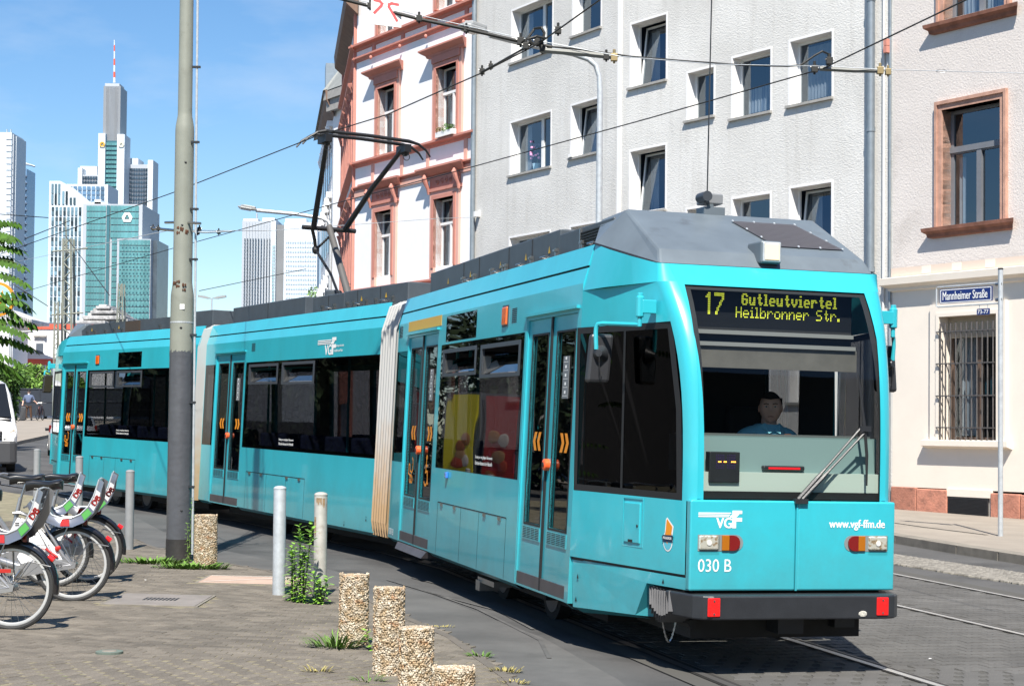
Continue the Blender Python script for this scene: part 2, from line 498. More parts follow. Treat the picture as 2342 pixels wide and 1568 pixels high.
def door(F, s0, s1, ztop, zbot, mirror_marks=True, pram=False, chair=False, shift=0.0, knob_s=None, strip=False):
    """double swing-plug door between s0 (front) and s1 (rear)"""
    mid = (s0 + s1) / 2
    gz0, gz1 = 0.905, ztop - 0.17
    for which, (a, b, m) in (('front', (s0 + 0.03, mid - 0.015, 1)), ('rear', (mid + 0.015, s1 - 0.03, -1))):
        g0, g1 = (a + 0.075, b - 0.13) if m == 1 else (a + 0.10, b - 0.13)
        mb = SP(F)
        mb.wall(a, b, zbot + 0.02, ztop - 0.03, [(g0, g1, gz0, gz1)], 0.035, P=lambda u, v, w: (u, v, w + 0.02))
        leaf = mb.build('door_leaf', TEAL, tram)
        g = MB(side_map(F)); g.face((g0 - .01, gz0 - .01, .038), (g1 + .01, gz0 - .01, .038), (g1 + .01, gz1 + .01, .038), (g0 - .01, gz1 + .01, .038))
        g.build('glass', GLASS_SIDE, leaf)
        g = MB(side_map(F))
        g.wall(g0 - .016, g1 + .016, gz0 - .016, gz1 + .016, [(g0, g1, gz0, gz1)], 0.03, P=lambda u, v, w: (u, v, w + 0.014))
        g.build('glazing_seal', BLACK, leaf)
        g = MB(side_map(F)); g.box(a, b, zbot + 0.015, 0.47, 0.008, 0.03)
        g.build('kick_plate', mat_kick, leaf)
        g = MB(side_map(F)); g.wall(g0 - .03, g1 + .03, 0.765, 0.88, [], 0.006, P=lambda u, v, w: (u, v, w + 0.012)); 
        gr = g.build('vent_grille', TEAL, leaf)
        g = MB(side_map(F))
        for r_ in range(7):
            z = 0.778 + r_ * 0.0143
            for q in range(4):
                u = g0 - .015 + q * (g1 - g0 + .03) / 4
                g.face((u + .008, z, .0095), (u + (g1 - g0 + .03) / 4 - .008, z, .0095), (u + (g1 - g0 + .03) / 4 - .008, z + .006, .0095), (u + .008, z + .006, .0095))
        g.build('grille_slot', SEAMM, leaf, kind='stuff')
        gc = (g0 + g1) / 2
        for dd in (-0.075, 0.045):
            sgn = -m
            g = MB(side_map(F))
            cx = gc + dd + 0.01
            w_, x_ = 0.07, 0.05
            zz = (1.535, 1.615, 1.695)
            off = (0, x_ * sgn, 0)
            for k in range(2):
                g.face((cx - w_/2 + off[k], zz[k], .034), (cx + w_/2 + off[k], zz[k], .034), (cx + w_/2 + off[k+1], zz[k+1], .034), (cx - w_/2 + off[k+1], zz[k+1], .034))
            g.build('chevron_sticker', ORANGE, leaf)
        if m == 1 and chair:
            picto_chair(F, gc, leaf)
        if m == -1 and pram:
            picto_pram(F, gc, leaf)
        if m == 1 and strip:
            g = MB(side_map(F)); g.box(gc - .07, gc + .09, 1.98, 2.33, .03, .034)
            st = g.build('info_sticker', mat_sticker, leaf)
            g = MB(side_map(F))
            for q in range(5):
                z = 2.0 + q * 0.07
                g.face((gc - .05, z, .0285), (gc + .07, z, .0285), (gc + .07, z + .004, .0285), (gc - .05, z + .004, .0285))
                g.face((gc - .01, z + .02, .0285), (gc + .03, z + .02, .0285), (gc + .03, z + .045, .0285), (gc - .01, z + .045, .0285))
            g.build('sticker_print', WHITE, leaf)
    g = MB(side_map(F)); g.box(mid - 0.018, mid + 0.018, zbot + .01, ztop - 0.02, 0.004, 0.05)
    g.build('door_edge_rubber', BLACK, tram)
    g = MB(side_map(F)); g.wall(s0, s1, zbot, ztop, [(s0 + .028, s1 - .028, zbot + .015, ztop - .028)], 0.06, P=lambda u, v, w: (u, v, w + 0.003))
    g.build('door_frame', TEAL, tram)
    g = MB(side_map(F)); g.box(s0 - .03, s1 + .03, ztop + .003, ztop + .028, -0.03, 0.01)
    g.build('door_canopy', TEAL, tram)
    kz, ks = 1.425, (mid - 0.055)
    c = F(ks, inb(kz) - 0.0, kz)
    g = MB()
    axis = -F.r
    g.tube([c + axis * -0.02, c + axis * 0.02, c + axis * 0.028], [0.05, 0.05, 0.04], 18, raw=True)
    kb = g.build('door_button', ORANGEB, tram, smooth=True)
    g = MB(); g.tube([c + axis * 0.028, c + axis * 0.034], 0.022, 14, raw=True)
    g.build('button_centre', BLACKP, kb)

mat_kick = mat('kick_plate_grey', (0.065, 0.058, 0.062), rough=0.45, var=0.2, vscale=6)
mat_sticker = mat('sticker_grey', (0.16, 0.17, 0.18), rough=0.5)
ORANGEB = mat('button_orange', (0.85, 0.12, 0.03), rough=0.35)

def strokes(F, segs, r, name, parent, m=None, w=0.03):
    g = MB(side_map(F))
    for pl in segs:
        for p, q in zip(pl, pl[1:]):
            dx, dz = q[0] - p[0], q[1] - p[1]
            L = math.hypot(dx, dz) or 1
            nx, nz_ = -dz / L * r, dx / L * r
            ex, ez = dx / L * r * .6, dz / L * r * .6
            w -= .0003; g.face((p[0] + nx - ex, p[1] + nz_ - ez, w), (q[0] + nx + ex, q[1] + nz_ + ez, w), (q[0] - nx + ex, q[1] - nz_ + ez, w), (p[0] - nx - ex, p[1] - nz_ - ez, w))
    return g.build(name, m or ORANGE, parent, weld=False)
def circ(cx, cz, r, a0=0, a1=360, n=14):
    return [(cx + r * math.cos(math.radians(a0 + (a1 - a0) * i / n)), cz + r * math.sin(math.radians(a0 + (a1 - a0) * i / n))) for i in range(n + 1)]
def picto_pram(F, s, parent):
    strokes(F, [circ(s + .045, 1.08, .035), circ(s - .045, 1.08, .035), [(s + .11, 1.15), (s + .11, 1.25), (s + .06, 1.25), (s + .04, 1.18), (s - .06, 1.16), (s - .10, 1.2), (s - .10, 1.3), (s - .06, 1.33)], [(s + .11, 1.15), (s + .04, 1.13), (s - .05, 1.13)]], .011, 'pram_pictogram', parent)
def picto_chair(F, s, parent):
    strokes(F, [circ(s + .03, 1.12, .075, 60, 330), circ(s - .0, 1.355, .017, n=8), [(s + .0, 1.32), (s + .02, 1.2), (s - .06, 1.2), (s - .085, 1.07), (s - .11, 1.07)], [(s + .02, 1.27), (s - .05, 1.26)]], .0125, 'wheelchair_pictogram', parent)

def hopper(F, s0, s1, z0, z1, tilt=True):
    g = SP(F)
    g.wall(s0 - .06, s1 + .06, z0 - .035, z1 + .04, [(s0, s1, z0, z1)], 0.03, P=lambda u, v, w: (u, v, w - 0.006))
    fr_ = g.build('hopper_frame', mat_wframe, tram)
    g = MB(side_map(F))
    if tilt:   # opened inwards at the top
        g.face((s0 + .02, z0 + .01, .02), (s1 - .02, z0 + .01, .02), (s1 - .02, z1 - .05, .13), (s0 + .02, z1 - .05, .13))
        g.build('hopper_pane', GLASS_HOP, fr_)
        g = MB(side_map(F)); g.box(s1 - .04, s1 - .015, z0, z1 - .07, .01, .08)
        g.build('hopper_stay', STEEL, fr_)
    else:
        g.face((s0, z0, .015), (s1, z0, .015), (s1, z1, .015), (s0, z1, .015))
        g.build('hopper_pane', GLASS_SIDE, fr_)
mat_wframe = mat('window_frame_grey', (0.045, 0.052, 0.062), rough=0.45)
GLASS_HOP = glass('hopper_glass', (0.12, 0.12, 0.13), ior=1.9, rough=0.02)

def window(F, s0, s1, z0, z1, hoppers, right=False, name='side_window'):
    holes = [(h[0], h[1], h[2], h[3]) for h in hoppers]
    g = MB(side_map(F, 0, right))
    g.wall(s0 + .004, s1 - .004, z0 + .004, z1 - .004, holes, 0.004, P=lambda u, v, w: (u, v, w - 0.002), rim=False)
    w = g.build(name, GLASS_SIDE, tram)
    g = MB(side_map(F, 0, right))
    g.wall(s0, s1, z0, z1, [(s0 + .05, s1 - .05, z0 + .05, z1 - .03)], 0.03, P=lambda u, v, w: (u, v, w + .004))
    g.build('window_rubber', BLACK, w)
    return w

def small_text(F, s0, s1, z0, z1):
    T = lambda u, v, w: F(s1 - (u), inb(v) + w - .004, v)
    h = (z1 - z0) / 2
    text('Einstieg nur mit gültigem Fahrausweis', T, 0, s1 - s0, z0 + h + .008, z1, 'window_notice', WHITE, tram, bold=.012, proud=0.0)
    text('Fahrschein-Automat in der Haltestelle', T, 0, s1 - s0, z0, z0 + h - .008, 'window_notice', WHITE, tram, bold=.012, proud=0.0)

def body(F, s0, s1, doors, wins, blind, seams, boards=True, floor=True):
    """shell of one section: wall with openings, roof edge, roof, far side, floor, underframe"""
    holes = [d for d in doors] + [w for w in wins] + blind
    g = SP(F)
    g.wall(s0, s1, 0.35, 2.9, holes, 0.05, P=uvw, extra_v=(1.27, 2.57))
    g.wall(s0, s1, 2.9, 3.025, [], 0.03, P=uvw)
    g.build('side_panel', TEAL, tram)
    # fascia flaps above the gap, split at the seams
    cuts = [s0] + seams + [s1]
    for a, b in zip(cuts, cuts[1:]):
        g = SP(F)
        g.wall(a + .004, b - .004, 3.045, 3.215, [], 0.03, P=lambda u, v, w: (u, v, w - 0.004))
        g.build('roof_edge_flap', TEAL, tram)
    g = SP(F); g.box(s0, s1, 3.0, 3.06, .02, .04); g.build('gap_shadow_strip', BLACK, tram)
    # skirt fold under the side
    g = MB(F)
    for a, b in skirt_runs(s0, s1, doors):
        g.face((a, 0.0013, .35), (b, 0.0013, .35), (b, .07, .30), (a, .07, .30))
        g.face((a, .07, .30), (b, .07, .30), (b, .12, .31), (a, .12, .31))
    g.build('skirt', TEAL, tram)
    # roof
    g = MB(F)
    b0 = inb(3.215)
    g.box(s0, s1, b0 + .01, WT - b0 - .01, 3.16, 3.21)
    g.build('roof', DARKP, tram)
    # far side
    fh = [(a, b, 1.27, 2.53) for a, b in blind_far(s0, s1)]
    g = SP(F, True)
    g.wall(s0, s1, 0.35, 2.9, fh, 0.05, P=uvw)
    g.wall(s0, s1, 2.9, 3.215, [], 0.03, P=uvw)
    g.build('far_side_panel', TEAL, tram)
    for a, b, c, d in fh:
        g = MB(side_map(F, 0, True)); g.face((a, c, .01), (b, c, .01), (b, d, .01), (a, d, .01))
        g.build('far_window', GLASS_SIDE, tram)
    g = MB(F)
    g.box(s0, s1, .08, WT - .08, .33, .40)
    g.build('floor', INNER, tram)
    g = MB(F)
    g.box(s0 + .3, s1 - .3, .45, WT - .45, .16, .33)
    g.build('underframe', UNDER, tram)
    # inside: lining, seats, grab poles
    g = MB(F); g.box(s0, s1, .14, WT - .14, 2.62, 2.68); g.build('ceiling_lining', INNER, tram)

def skirt_runs(s0, s1, doors):
    cut = sorted((d[0], d[1]) for d in doors)
    runs, a = [], s0
    for d0, d1 in cut:
        if d0 - a > .05: runs.append((a, d0))
        a = d1
    if s1 - a > .05: runs.append((a, s1))
    return runs
def blind_far(s0, s1):
    n = max(1, int((s1 - s0) / 1.6)); w = (s1 - s0) / n
    return [(s0 + i * w + .08, s0 + (i + 1) * w - .08) for i in range(n)]

SEATM = mat('seat_fabric', (0.05, 0.07, 0.16), rough=0.9, var=0.4, vscale=20)
def seats(F, ss):
    for s in ss:
        for b in (.42, 1.9):
            g = MB(F); g.box(s, s + .42, b - .22, b + .22, .82, .9); g.box(s + .38, s + .46, b - .22, b + .22, .88, 1.5)
            g.build('seat', SEATM, tram, bevel=.03)
def poles(F, ss):
    for s, b in ss:
        g = MB(F); g.tube([(s, b, .4), (s, b, 2.62)], .019, 8); g.build('grab_pole', TEAL, tram, smooth=True)

# ---- section 1 (front)
D1, D2 = (0.14, 1.60, 0.35, 2.70), (5.0, 6.55, 0.35, 2.745)
W1 = (1.66, 4.84, 1.262, 2.575)
body(T1, 0.06, 7.13, [D1, D2], [W1, (6.56, 7.12, 1.265, 2.57), (3.39, 4.67, 2.60, 2.875)], [], [2.9])
door(T1, 0.14, 1.60, 2.70, 0.35, strip=True)
door(T1, 5.0, 6.55, 2.745, 0.35, pram=True, chair=True, strip=True)
window(T1, *W1, [(3.39, 4.68, 2.265, 2.48), (1.82, 3.11, 2.225, 2.475)])
hopper(T1, 3.39, 4.68, 2.265, 2.48); hopper(T1, 1.82, 3.11, 2.225, 2.475)
window(T1, 6.56, 7.12, 1.265, 2.57, [], name='end_window')
window(T1, 3.39, 4.67, 2.60, 2.875, [], name='display_window')
small_text(T1, 2.53, 3.16, 1.35, 1.44)
g = SP(T1); g.box(4.9, 6.56, 2.79, 2.905, -.004, .003); g.build('ochre_stripe', YELLOWP, tram)
g = SP(T1); g.face((1.64, 1.25, .02), (4.86, 1.25, .02), (4.86, 2.6, .02), (1.64, 2.6, .02)); 
seats(T1, [2.0, 2.9, 3.9]); poles(T1, [(1.2, .5), (5.3, .5), (6.3, .6), (3.4, .9)])
# ---- section 2
W2 = (0.03, 5.50, 1.265, 2.565)
body(T2, 0.0, 7.70, [(5.57, 7.11, 0.34, 2.73)], [W2, (7.12, 7.68, 1.255, 2.56)], [], [0.88, 2.6, 4.87, 6.59])
door(T2, 5.57, 7.11, 2.73, 0.34, strip=True)
window(T2, *W2, [(4.03, 5.29, 2.26, 2.49), (2.48, 3.74, 2.25, 2.495)])
hopper(T2, 4.03, 5.29, 2.26, 2.49); hopper(T2, 2.48, 3.74, 2.25, 2.495)
window(T2, 7.12, 7.68, 1.255, 2.56, [], name='end_window')
small_text(T2, 3.13, 3.76, 1.345, 1.44)
seats(T2, [0.9, 1.9, 2.9, 3.9, 4.7]); poles(T2, [(2.25, .5), (5.7, .5), (6.9, .5), (4.4, .8)])
# ---- section 3
W3 = (-0.95, 4.27, 1.26, 2.53)
body(T3, -1.12, 5.80, [(4.32, 5.74, 0.32, 2.67)], [W3, (1.46, 2.65, 2.56, 2.84)], [], [1.2, 3.6])
door(T3, 4.32, 5.74, 2.67, 0.32, pram=True)
window(T3, *W3, [(2.89, 4.09, 2.235, 2.46), (1.46, 2.62, 2.24, 2.46)])
hopper(T3, 2.89, 4.09, 2.235, 2.46, False); hopper(T3, 1.46, 2.62, 2.24, 2.46)
window(T3, 1.46, 2.65, 2.56, 2.84, [], name='display_window')
small_text(T3, 1.9, 2.53, 1.345, 1.43)
seats(T3, [0.5, 1.5, 2.5, 3.5]); poles(T3, [(4.5, .5), (2.7, .8)])

# hatches low on the side
def hatch(F, s0, s1, splits, z0=.36, z1=.905):
    g = SP(F)
    w = .006
    g.box(s0, s1, z1 - .005, z1 + .005, -.002, .004)
    for s in [s0, s1] + splits:
        g.box(s - w/2, s + w/2, z0, z1, -.0015, .004)
    h = g.build('skirt_hatch', SEAMM, tram, weld=False)
    for f_ in (.08, .28, .72, .93):
        s = s0 + (s1 - s0) * f_
        g = SP(F); g.box(s - .045, s + .045, z1 - .035, z1 - .004, -.012, .003)
        g.build('hinge', STEEL, h)
hatch(T1, 1.96, 4.64, [2.93, 3.64]); hatch(T2, 2.59, 5.22, [3.38, 4.25]); hatch(T3, 1.5, 3.9, [2.5, 3.1])
def marker(F, s, z0, z1):
    g = SP(F); g.box((s + .08), s - .08, z0, z1, -.02, .003)
    a = g.build('side_indicator_lamp', AMBER, tram, bevel=.015)
    g = SP(F); g.box((s + .10), s - .10, z0 - .015, z1 + .015, -.006, .002); g.build('lamp_base', mat_wframe, a)
marker(T1, 2.33, 2.67, 2.84); marker(T3, 3.75, 2.64, 2.8)
def slots(F, s0, s1, z0, z1, n=8):
    g = SP(F)
    for i in range(n):
        z = z0 + (z1 - z0) * i / n
        g.box(s0, s1, z, z + (z1 - z0) / n * .5, -.002, .003)
    g.build('vent_slot', SEAMM, tram, weld=False, kind='stuff')
slots(T1, 1.95, 2.11, 2.68, 2.82); slots(T1, 6.88, 7.06, 2.74, 2.88); slots(T2, 5.1, 5.27, 2.73, 2.86)
T = lambda u, v, w: T1(7.07 - u, inb(v) + w, v)
text('030 B', T, 0, .26, .39, .465, 'fleet_number', WHITE, tram, bold=.01)
g = SP(T1); g.box(4.23, 4.3, 1.17, 1.235, -.03, .0); g.build('blue_side_lamp', mat('blue_lens', (.05, .2, .7), rough=.1, coat=1), tram, bevel=.01)
# low service marks
def triangle_mark(F, s, z, T=None):
    g = SP(F) if T is None else MB(T)
    g.face((s - .02, z, -.002), (s + .02, z, -.002), (s, z + .04, -.002)); g.face((s - .02, z + .05, -.002), (s + .02, z + .05, -.002), (s + .02, z + .055, -.002), (s - .02, z + .055, -.002))
    g.build('lifting_mark', BLACK, tram, weld=False)
triangle_mark(T2, 1.0, .37); triangle_mark(T2, .25, .48)
# operator emblem on section 2
def vgf(T, h, L, name):
    """striped bar running into the tall F with the letters below; T maps (u, v, w), v up, origin at left end of bars"""
    g = MB(T)
    for i in range(3):
        g.face((0, .10 + i * .016, 0), (L - .10 + .008 * i, .10 + i * .016, 0), (L - .10 + .008 * i, .109 + i * .016, 0), (0, .109 + i * .016, 0))
    g.face((L - .075, 0, 0), (L - .045, 0, 0), (L - .045, .095, 0), (L - .075, .095, 0))
    g.face((L - .045, .06, 0), (L, .06, 0), (L, .095, 0), (L - .045, .095, 0))
    g.face((L - .075, .13, 0), (L, .13, 0), (L, .16, 0), (L - .075, .16, 0))
    g.face((L - .10, .098, 0), (L - .045, .098, 0), (L - .02, .128, 0), (L - .075, .128, 0))
    o = g.build(name, WHITE, tram, weld=False)
    text('VG', T, L - .195, L - .08, 0, .092, name, WHITE, o, bold=.02, proud=0)
S2 = 2.34
vgf(lambda u, v, w: T2(S2 - u * 2.15, inb(2.6 + v * 1.4) - .004 + w, 2.6 + v * 1.45), .22, .33, 'operator_emblem')
T = lambda u, v, w: T2(S2 - u, inb(v) + w, v)
text('Verkehrsgesellschaft', T, .63, 1.0, 2.695, 2.73, 'operator_name', WHITE, tram, bold=.012)
text('Frankfurt am Main', T, .63, .96, 2.635, 2.67, 'operator_name', WHITE, tram, bold=.012)

# ---- bellows between the sections
def bellows(F, sa, G_, sb, n=6):
    """F end at sa (rear of the front section), G_ end at sb (front of the rear section)"""
    prof = [(.03, .33), (.0, .5), (.03, 1.4), (.07, 2.85), (.17, 3.16), (.35, 3.24), (1.175, 3.25)]
    prof = prof + [(WT - b, z) for b, z in prof[-2::-1]]
    g = MB()
    N = n * 4
    rings = []
    for i in range(N + 1):
        t = i / N
        d = 0.045 * (1 if i % 4 in (0, 1) else -0.6) - .0
        ring = []
        for b, z in prof:
            P = F(sa, b, z).lerp(G_(sb, b, z), t)
            inward = (F.r * (1 if b < 1.175 else -1))
            P = P + inward * (-d + .02)
            ring.append(len(g.v)); g.v.append(P)
        rings.append(ring)
    for A, B in zip(rings, rings[1:]):
        for k in range(len(prof) - 1):
            g.idx([A[k], A[k+1], B[k+1], B[k]])
    return g.build('gangway_bellows', BELLOW, tram, recalc=False)
def bellow_mat():
    m = mat('bellows_rubber', (0.5, 0.5, 0.49), rough=0.65)
    n, l = m.node_tree.nodes, m.node_tree.links
    tcn = n.new('ShaderNodeTexCoord'); sx = n.new('ShaderNodeSeparateXYZ'); mr = n.new('ShaderNodeMapRange'); x = n.new('ShaderNodeMix'); x.data_type = 'RGBA'
    nz_ = n.new('ShaderNodeTexNoise'); nz_.inputs['Scale'].default_value = 6; ad = n.new('ShaderNodeMath'); ad.operation = 'MULTIPLY_ADD'; ad.inputs[1].default_value = .8
    l.new(tcn.outputs['Object'], sx.inputs[0]); l.new(tcn.outputs['Object'], nz_.inputs[0]); l.new(nz_.outputs['Fac'], ad.inputs[0]); l.new(sx.outputs['Z'], ad.inputs[2])
    l.new(ad.outputs[0], mr.inputs[0]); mr.inputs[1].default_value = 2.3; mr.inputs[2].default_value = 1.2
    l.new(mr.outputs[0], x.inputs[0]); x.inputs[6].default_value = (0.40, 0.40, 0.39, 1); x.inputs[7].default_value = (0.36, 0.235, 0.125, 1)
    l.new(x.outputs[2], n['Principled BSDF'].inputs['Base Color'])
    return m
BELLOW = bellow_mat()
bellows(T1, 7.13, T2, 0.0, 6); bellows(T2, 7.70, T3, -1.12, 6)

# ---- roof equipment
def roofbox(F, s0, s1, b0, b1, z0, z1, seams=(), name='roof_equipment_box'):
    g = MB(F); g.box(s0, s1, b0, b1, z0, z1)
    o = g.build(name, DARKP, tram, bevel=.012)
    for s in seams:
        g = MB(F); g.box(s - .006, s + .006, b0 - .004, b0 + .003, z0, z1 - .01); g.build('box_seam', BLACK, o)
    return o
def latches(F, ss, b, z):
    for s in ss:
        g = MB(F); g.box(s - .018, s + .018, b - .03, b, z - .05, z + .03); g.box(s - .025, s + .025, b - .045, b - .01, z + .0, z + .02)
        g.build('latch', STEEL, tram)
WARN = mat('warning_yellow', (.55, .33, .03), rough=.5)
def warn(F, ss, b, z):
    for s in ss:
        g = MB(F); g.face((s - .035, b - .004, z), (s + .035, b - .004, z), (s, b - .004, z + .07)); g.build('warning_triangle', WARN, tram)
def handles(F, ss, b, z):
    for s in ss:
        g = MB(F); g.tube([(s - .08, b, z), (s - .08, b - .05, z + .01), (s + .08, b - .05, z + .01), (s + .08, b, z)], .007, 5); g.build('lift_handle', STEEL, tram)
rb = roofbox(T1, 1.45, 6.5, .3, 2.05, 3.2, 3.49, (2.3, 3.1, 4.24, 4.9))
g = MB(T1); g.box(.02, 1.46, .3, 2.05, 3.2, 3.44); vb = g.build('roof_equipment_box', DARKP, tram, bevel=.01)
g = MB(T1)
for i in range(8):
    g.box(.2, .82, .285, .30, 3.215 + i * .024, 3.225 + i * .024)
g.build('louvre', BLACK, vb, weld=False)
g = MB(T1); g.box(.82, .84, .28, .3, 3.2, 3.43); g.build('louvre_rail', STEEL, vb)
latches(T1, [.75, 1.49, 2.27, 3.14, 3.24, 3.66, 4.38, 4.84], .3, 3.29); warn(T1, [1.75, 2.5, 3.4, 4.6, 5.6], .3, 3.30); handles(T1, [.45, 1.8, 2.6, 3.45, 4.6], .3, 3.26)
roofbox(T2, -.2, 2.0, .3, 2.05, 3.2, 3.47, (.7, 1.5)); roofbox(T2, 2.0, 3.25, .3, 2.05, 3.2, 3.46, (2.6,)); roofbox(T2, 3.7, 7.2, .35, 2.0, 3.2, 3.50, (5.4,))
roofbox(T2, -.75, -.2, .6, 1.9, 3.2, 3.43)
latches(T2, [.25, .82, 1.15, 1.61, 1.83, 2.33, 2.81], .3, 3.29); warn(T2, [.5, 1.35], .3, 3.31); handles(T2, [.5, 1.4, 2.5], .3, 3.27)
g = MB(T2); g.lathe((4.3, 1.0, 3.5), [(.13, 0), (.13, .14), (.11, .16)], 16); g.build('roof_fan_cowl', DARKP, tram, smooth=True)
g = MB(T2); g.lathe((6.4, 1.0, 3.5), [(.28, 0), (.28, .05), (.2, .08)], 16); g.build('roof_fan_cowl', DARKP, tram, smooth=True)
roofbox(T2, 7.25, 7.6, .6, 1.9, 3.2, 3.42)
roofbox(T3, -1.1, .75, .3, 2.05, 3.2, 3.49, ()); 
g = MB(T3)
for (a, b, c) in ((.8, 5.0, 3.44),):
    g.prism([(a, .3, 3.2), (5.95, .3, 3.2), (b, .3, c), (a, .3, c)], (0, 1.75, 0))
fb = g.build('roof_equipment_box', DARKP, tram)
g = MB(T3); g.box(2.2, 2.9, .27, .3, 3.2, 3.43); g.build('radiator_grille', mat('rust_brown', (.05, .035, .025), rough=.8), fb)
latches(T3, [1.2, 3.1, 3.5, 4.0, 4.6, 5.0], .3, 3.29); warn(T3, [3.3, 4.8], .3, 3.31)

# ---- cab at the front: chamfered sides, raked windscreen
def s_front(z):                       # profile of the nose
    if z <= 1.25: return -1.54
    return -1.54 + .50 * min(1.0, ((z - 1.25) / 1.73)) ** 3.2
def b_cham(s, z):
    return .03 + .227 * (-s) + (.5 * .027) * (z - .62) * max(0.0, (1.54 + s)) * .0
def cab(F, sg, s_off, parts=True):
    """sg=+1: nose points to -s (front cab); sg=-1: nose points to +s (rear cab)"""
    S = lambda s: s_off + s if sg == 1 else s_off - s
    rr = .10
    def ring(z, rightside=False):
        sf = s_front(z)
        bc = b_cham(sf, z)
        L = []
        e = 1.0 / math.hypot(1, .227)
        L.append((0.06, inb(z)))                                   # joint with the side
        ps, pb = sf + rr * e, bc - rr * .227 * e
        L.append((ps, max(pb, b_cham(ps, z))))
        for t in (.25, .5, .75):
            x = (1 - t) ** 2; y = 2 * t * (1 - t); w_ = t * t
            L.append((x * ps + y * sf + w_ * sf, x * b_cham(ps, z) + y * bc + w_ * (bc + rr)))
        L.append((sf, bc + rr))
        return L
    def P(s, b, z, right):
        return F(S(s), WT - b if right else b, z)
    for right in (False, True):
        # waist panel: from the black gap up to the side window
        g = MB()
        def strip(z0, z1, i0, i1, sub=1):
            for k in range(sub):
                za, zb = z0 + (z1 - z0) * k / sub, z0 + (z1 - z0) * (k + 1) / sub
                A, B = ring(za), ring(zb)
                for i in range(i0, i1):
                    q = [P(*A[i], za, right), P(*A[i+1], za, right), P(*B[i+1], zb, right), P(*B[i], zb, right)]
                    n0 = len(g.v); g.v += q; g.f.append([n0, n0+1, n0+2, n0+3]); g.mi.append(0)
        strip(.725, 1.25, 0, 2)
        strip(1.25, 2.54, 1, 5, 10)
        strip(2.54, 2.84, 0, 5, 4)
        g.build('cab_side_panel', TEAL, tram, smooth=True)
        # upper quarter up to the fairing
        g = MB()
        top = [(0.06, inb(3.215), 3.215), (-.35, b_cham(-.35, 0) + .035, 3.135), (-.7, b_cham(-.7, 0) + .012, 3.055), (-1.04, b_cham(-1.04, 0) + .005, 2.98)]
        low = ring(2.84)
        lowp = [(.06, inb(2.84), 2.84), (-.35, b_cham(-.35, 0), 2.84), (-.7, b_cham(-.7, 0), 2.84), (low[1][0], low[1][1], 2.84)]
        for i in range(3):
            q = [P(*lowp[i], right), P(*lowp[i+1], right), P(*top[i+1], right), P(*top[i], right)]
            n0 = len(g.v); g.v += q; g.f.append([n0, n0+1, n0+2, n0+3]); g.mi.append(0)
        for i in range(1, 5):
            t0 = (i - 1) / 4; t1 = i / 4
            tp = lambda t: (-1.04 - .0 * t, b_cham(-1.04, 0) + .005 + rr * t, 2.98)
            q = [P(*low[i], 2.84, right), P(*low[i+1], 2.84, right), P(*tp(t1), right), P(*tp(t0), right)]
            n0 = len(g.v); g.v += q; g.f.append([n0, n0+1, n0+2, n0+3]); g.mi.append(0)
        g.build('cab_quarter_panel', TEAL, tram, smooth=True)
        # skirt below the gap with the notch for the buffer
        g = MB()
        pl = [(.0, .33), (-.88, .37), (-1.02, .62), (-1.54, .62), (-1.54, .705), (.06, .705)]
        n0 = len(g.v)
        for s, z in pl:
            g.v.append(P(s, (b_cham(s, z) if s < 0 else .03), z, right))
        g.f.append(list(range(n0, n0 + len(pl)))); g.mi.append(0)
        und = [(.0, .33), (-.88, .37), (-.95, .35), (.0, .285)]
        n0 = len(g.v)
        for k, (s, z) in enumerate(und):
            g.v.append(P(s, b_cham(s, z) + (.09 if k > 1 else 0), z, right))
        g.f.append([n0, n0+1, n0+2, n0+3]); g.mi.append(0)
        n0 = len(g.v)
        for s, b, z in ((-.88, b_cham(-.88, 0), .37), (-1.02, b_cham(-1.02, 0), .62), (-1.02, b_cham(-1.02, 0) + .3, .62), (-.95, b_cham(-.95, 0) + .25, .35)):
            g.v.append(P(s, b, z, right))
        g.f.append([n0, n0+1, n0+2, n0+3]); g.mi.append(0)
        g.build('cab_skirt', TEAL, tram)
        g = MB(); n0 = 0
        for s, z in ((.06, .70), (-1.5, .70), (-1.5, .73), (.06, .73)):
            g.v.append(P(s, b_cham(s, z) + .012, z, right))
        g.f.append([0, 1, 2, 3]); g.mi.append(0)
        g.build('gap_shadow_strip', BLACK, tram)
        # side glass
        g = MB(); n0 = 0
        A = [(.05, 1.25), (-1.405, 1.25), (-1.36, 1.9), (-1.25, 2.54), (.05, 2.54)]
        for s, z in A:
            g.v.append(P(s, b_cham(s, z) + .012, z, right))
        g.f.append(list(range(5))); g.mi.append(0)
        w = g.build('cab_side_window', GLASS_CAB, tram)
        g = MB()
        fr_ = [(.05, 1.25), (-1.43, 1.25), (-1.395, 1.9), (-1.255, 2.54), (.05, 2.54)]
        fi = [(-.0, 1.30), (-1.36, 1.30), (-1.33, 1.9), (-1.20, 2.49), (-.0, 2.49)]
        for i in range(5):
            j = (i + 1) % 5; n0 = len(g.v)
            for (s, z) in (fr_[i], fr_[j], fi[j], fi[i]):
                g.v.append(P(s, b_cham(s, z) + .008, z, right))
            g.f.append([n0, n0+1, n0+2, n0+3]); g.mi.append(0)
        for s in (-.62,):
            n0 = len(g.v)
            for (s_, z) in ((s, 1.3), (s - .03, 1.3), (s - .03, 2.49), (s, 2.49)):
                g.v.append(P(s_, b_cham(s_, z) + .009, z, right))
            g.f.append([n0, n0+1, n0+2, n0+3]); g.mi.append(0)
        g.build('window_rubber', BLACK, w)
    # front: strips beside the glass are part of the ring; header above the glass, glass itself
    def bl(z): return b_cham(s_front(z), z) + rr - .002
    gs = [MB(), MB()]
    zs = [1.27 + 1.55 * i / 12 for i in range(13)]
    gl = lambda z: .435 + (z - 1.27) / 1.55 * .01
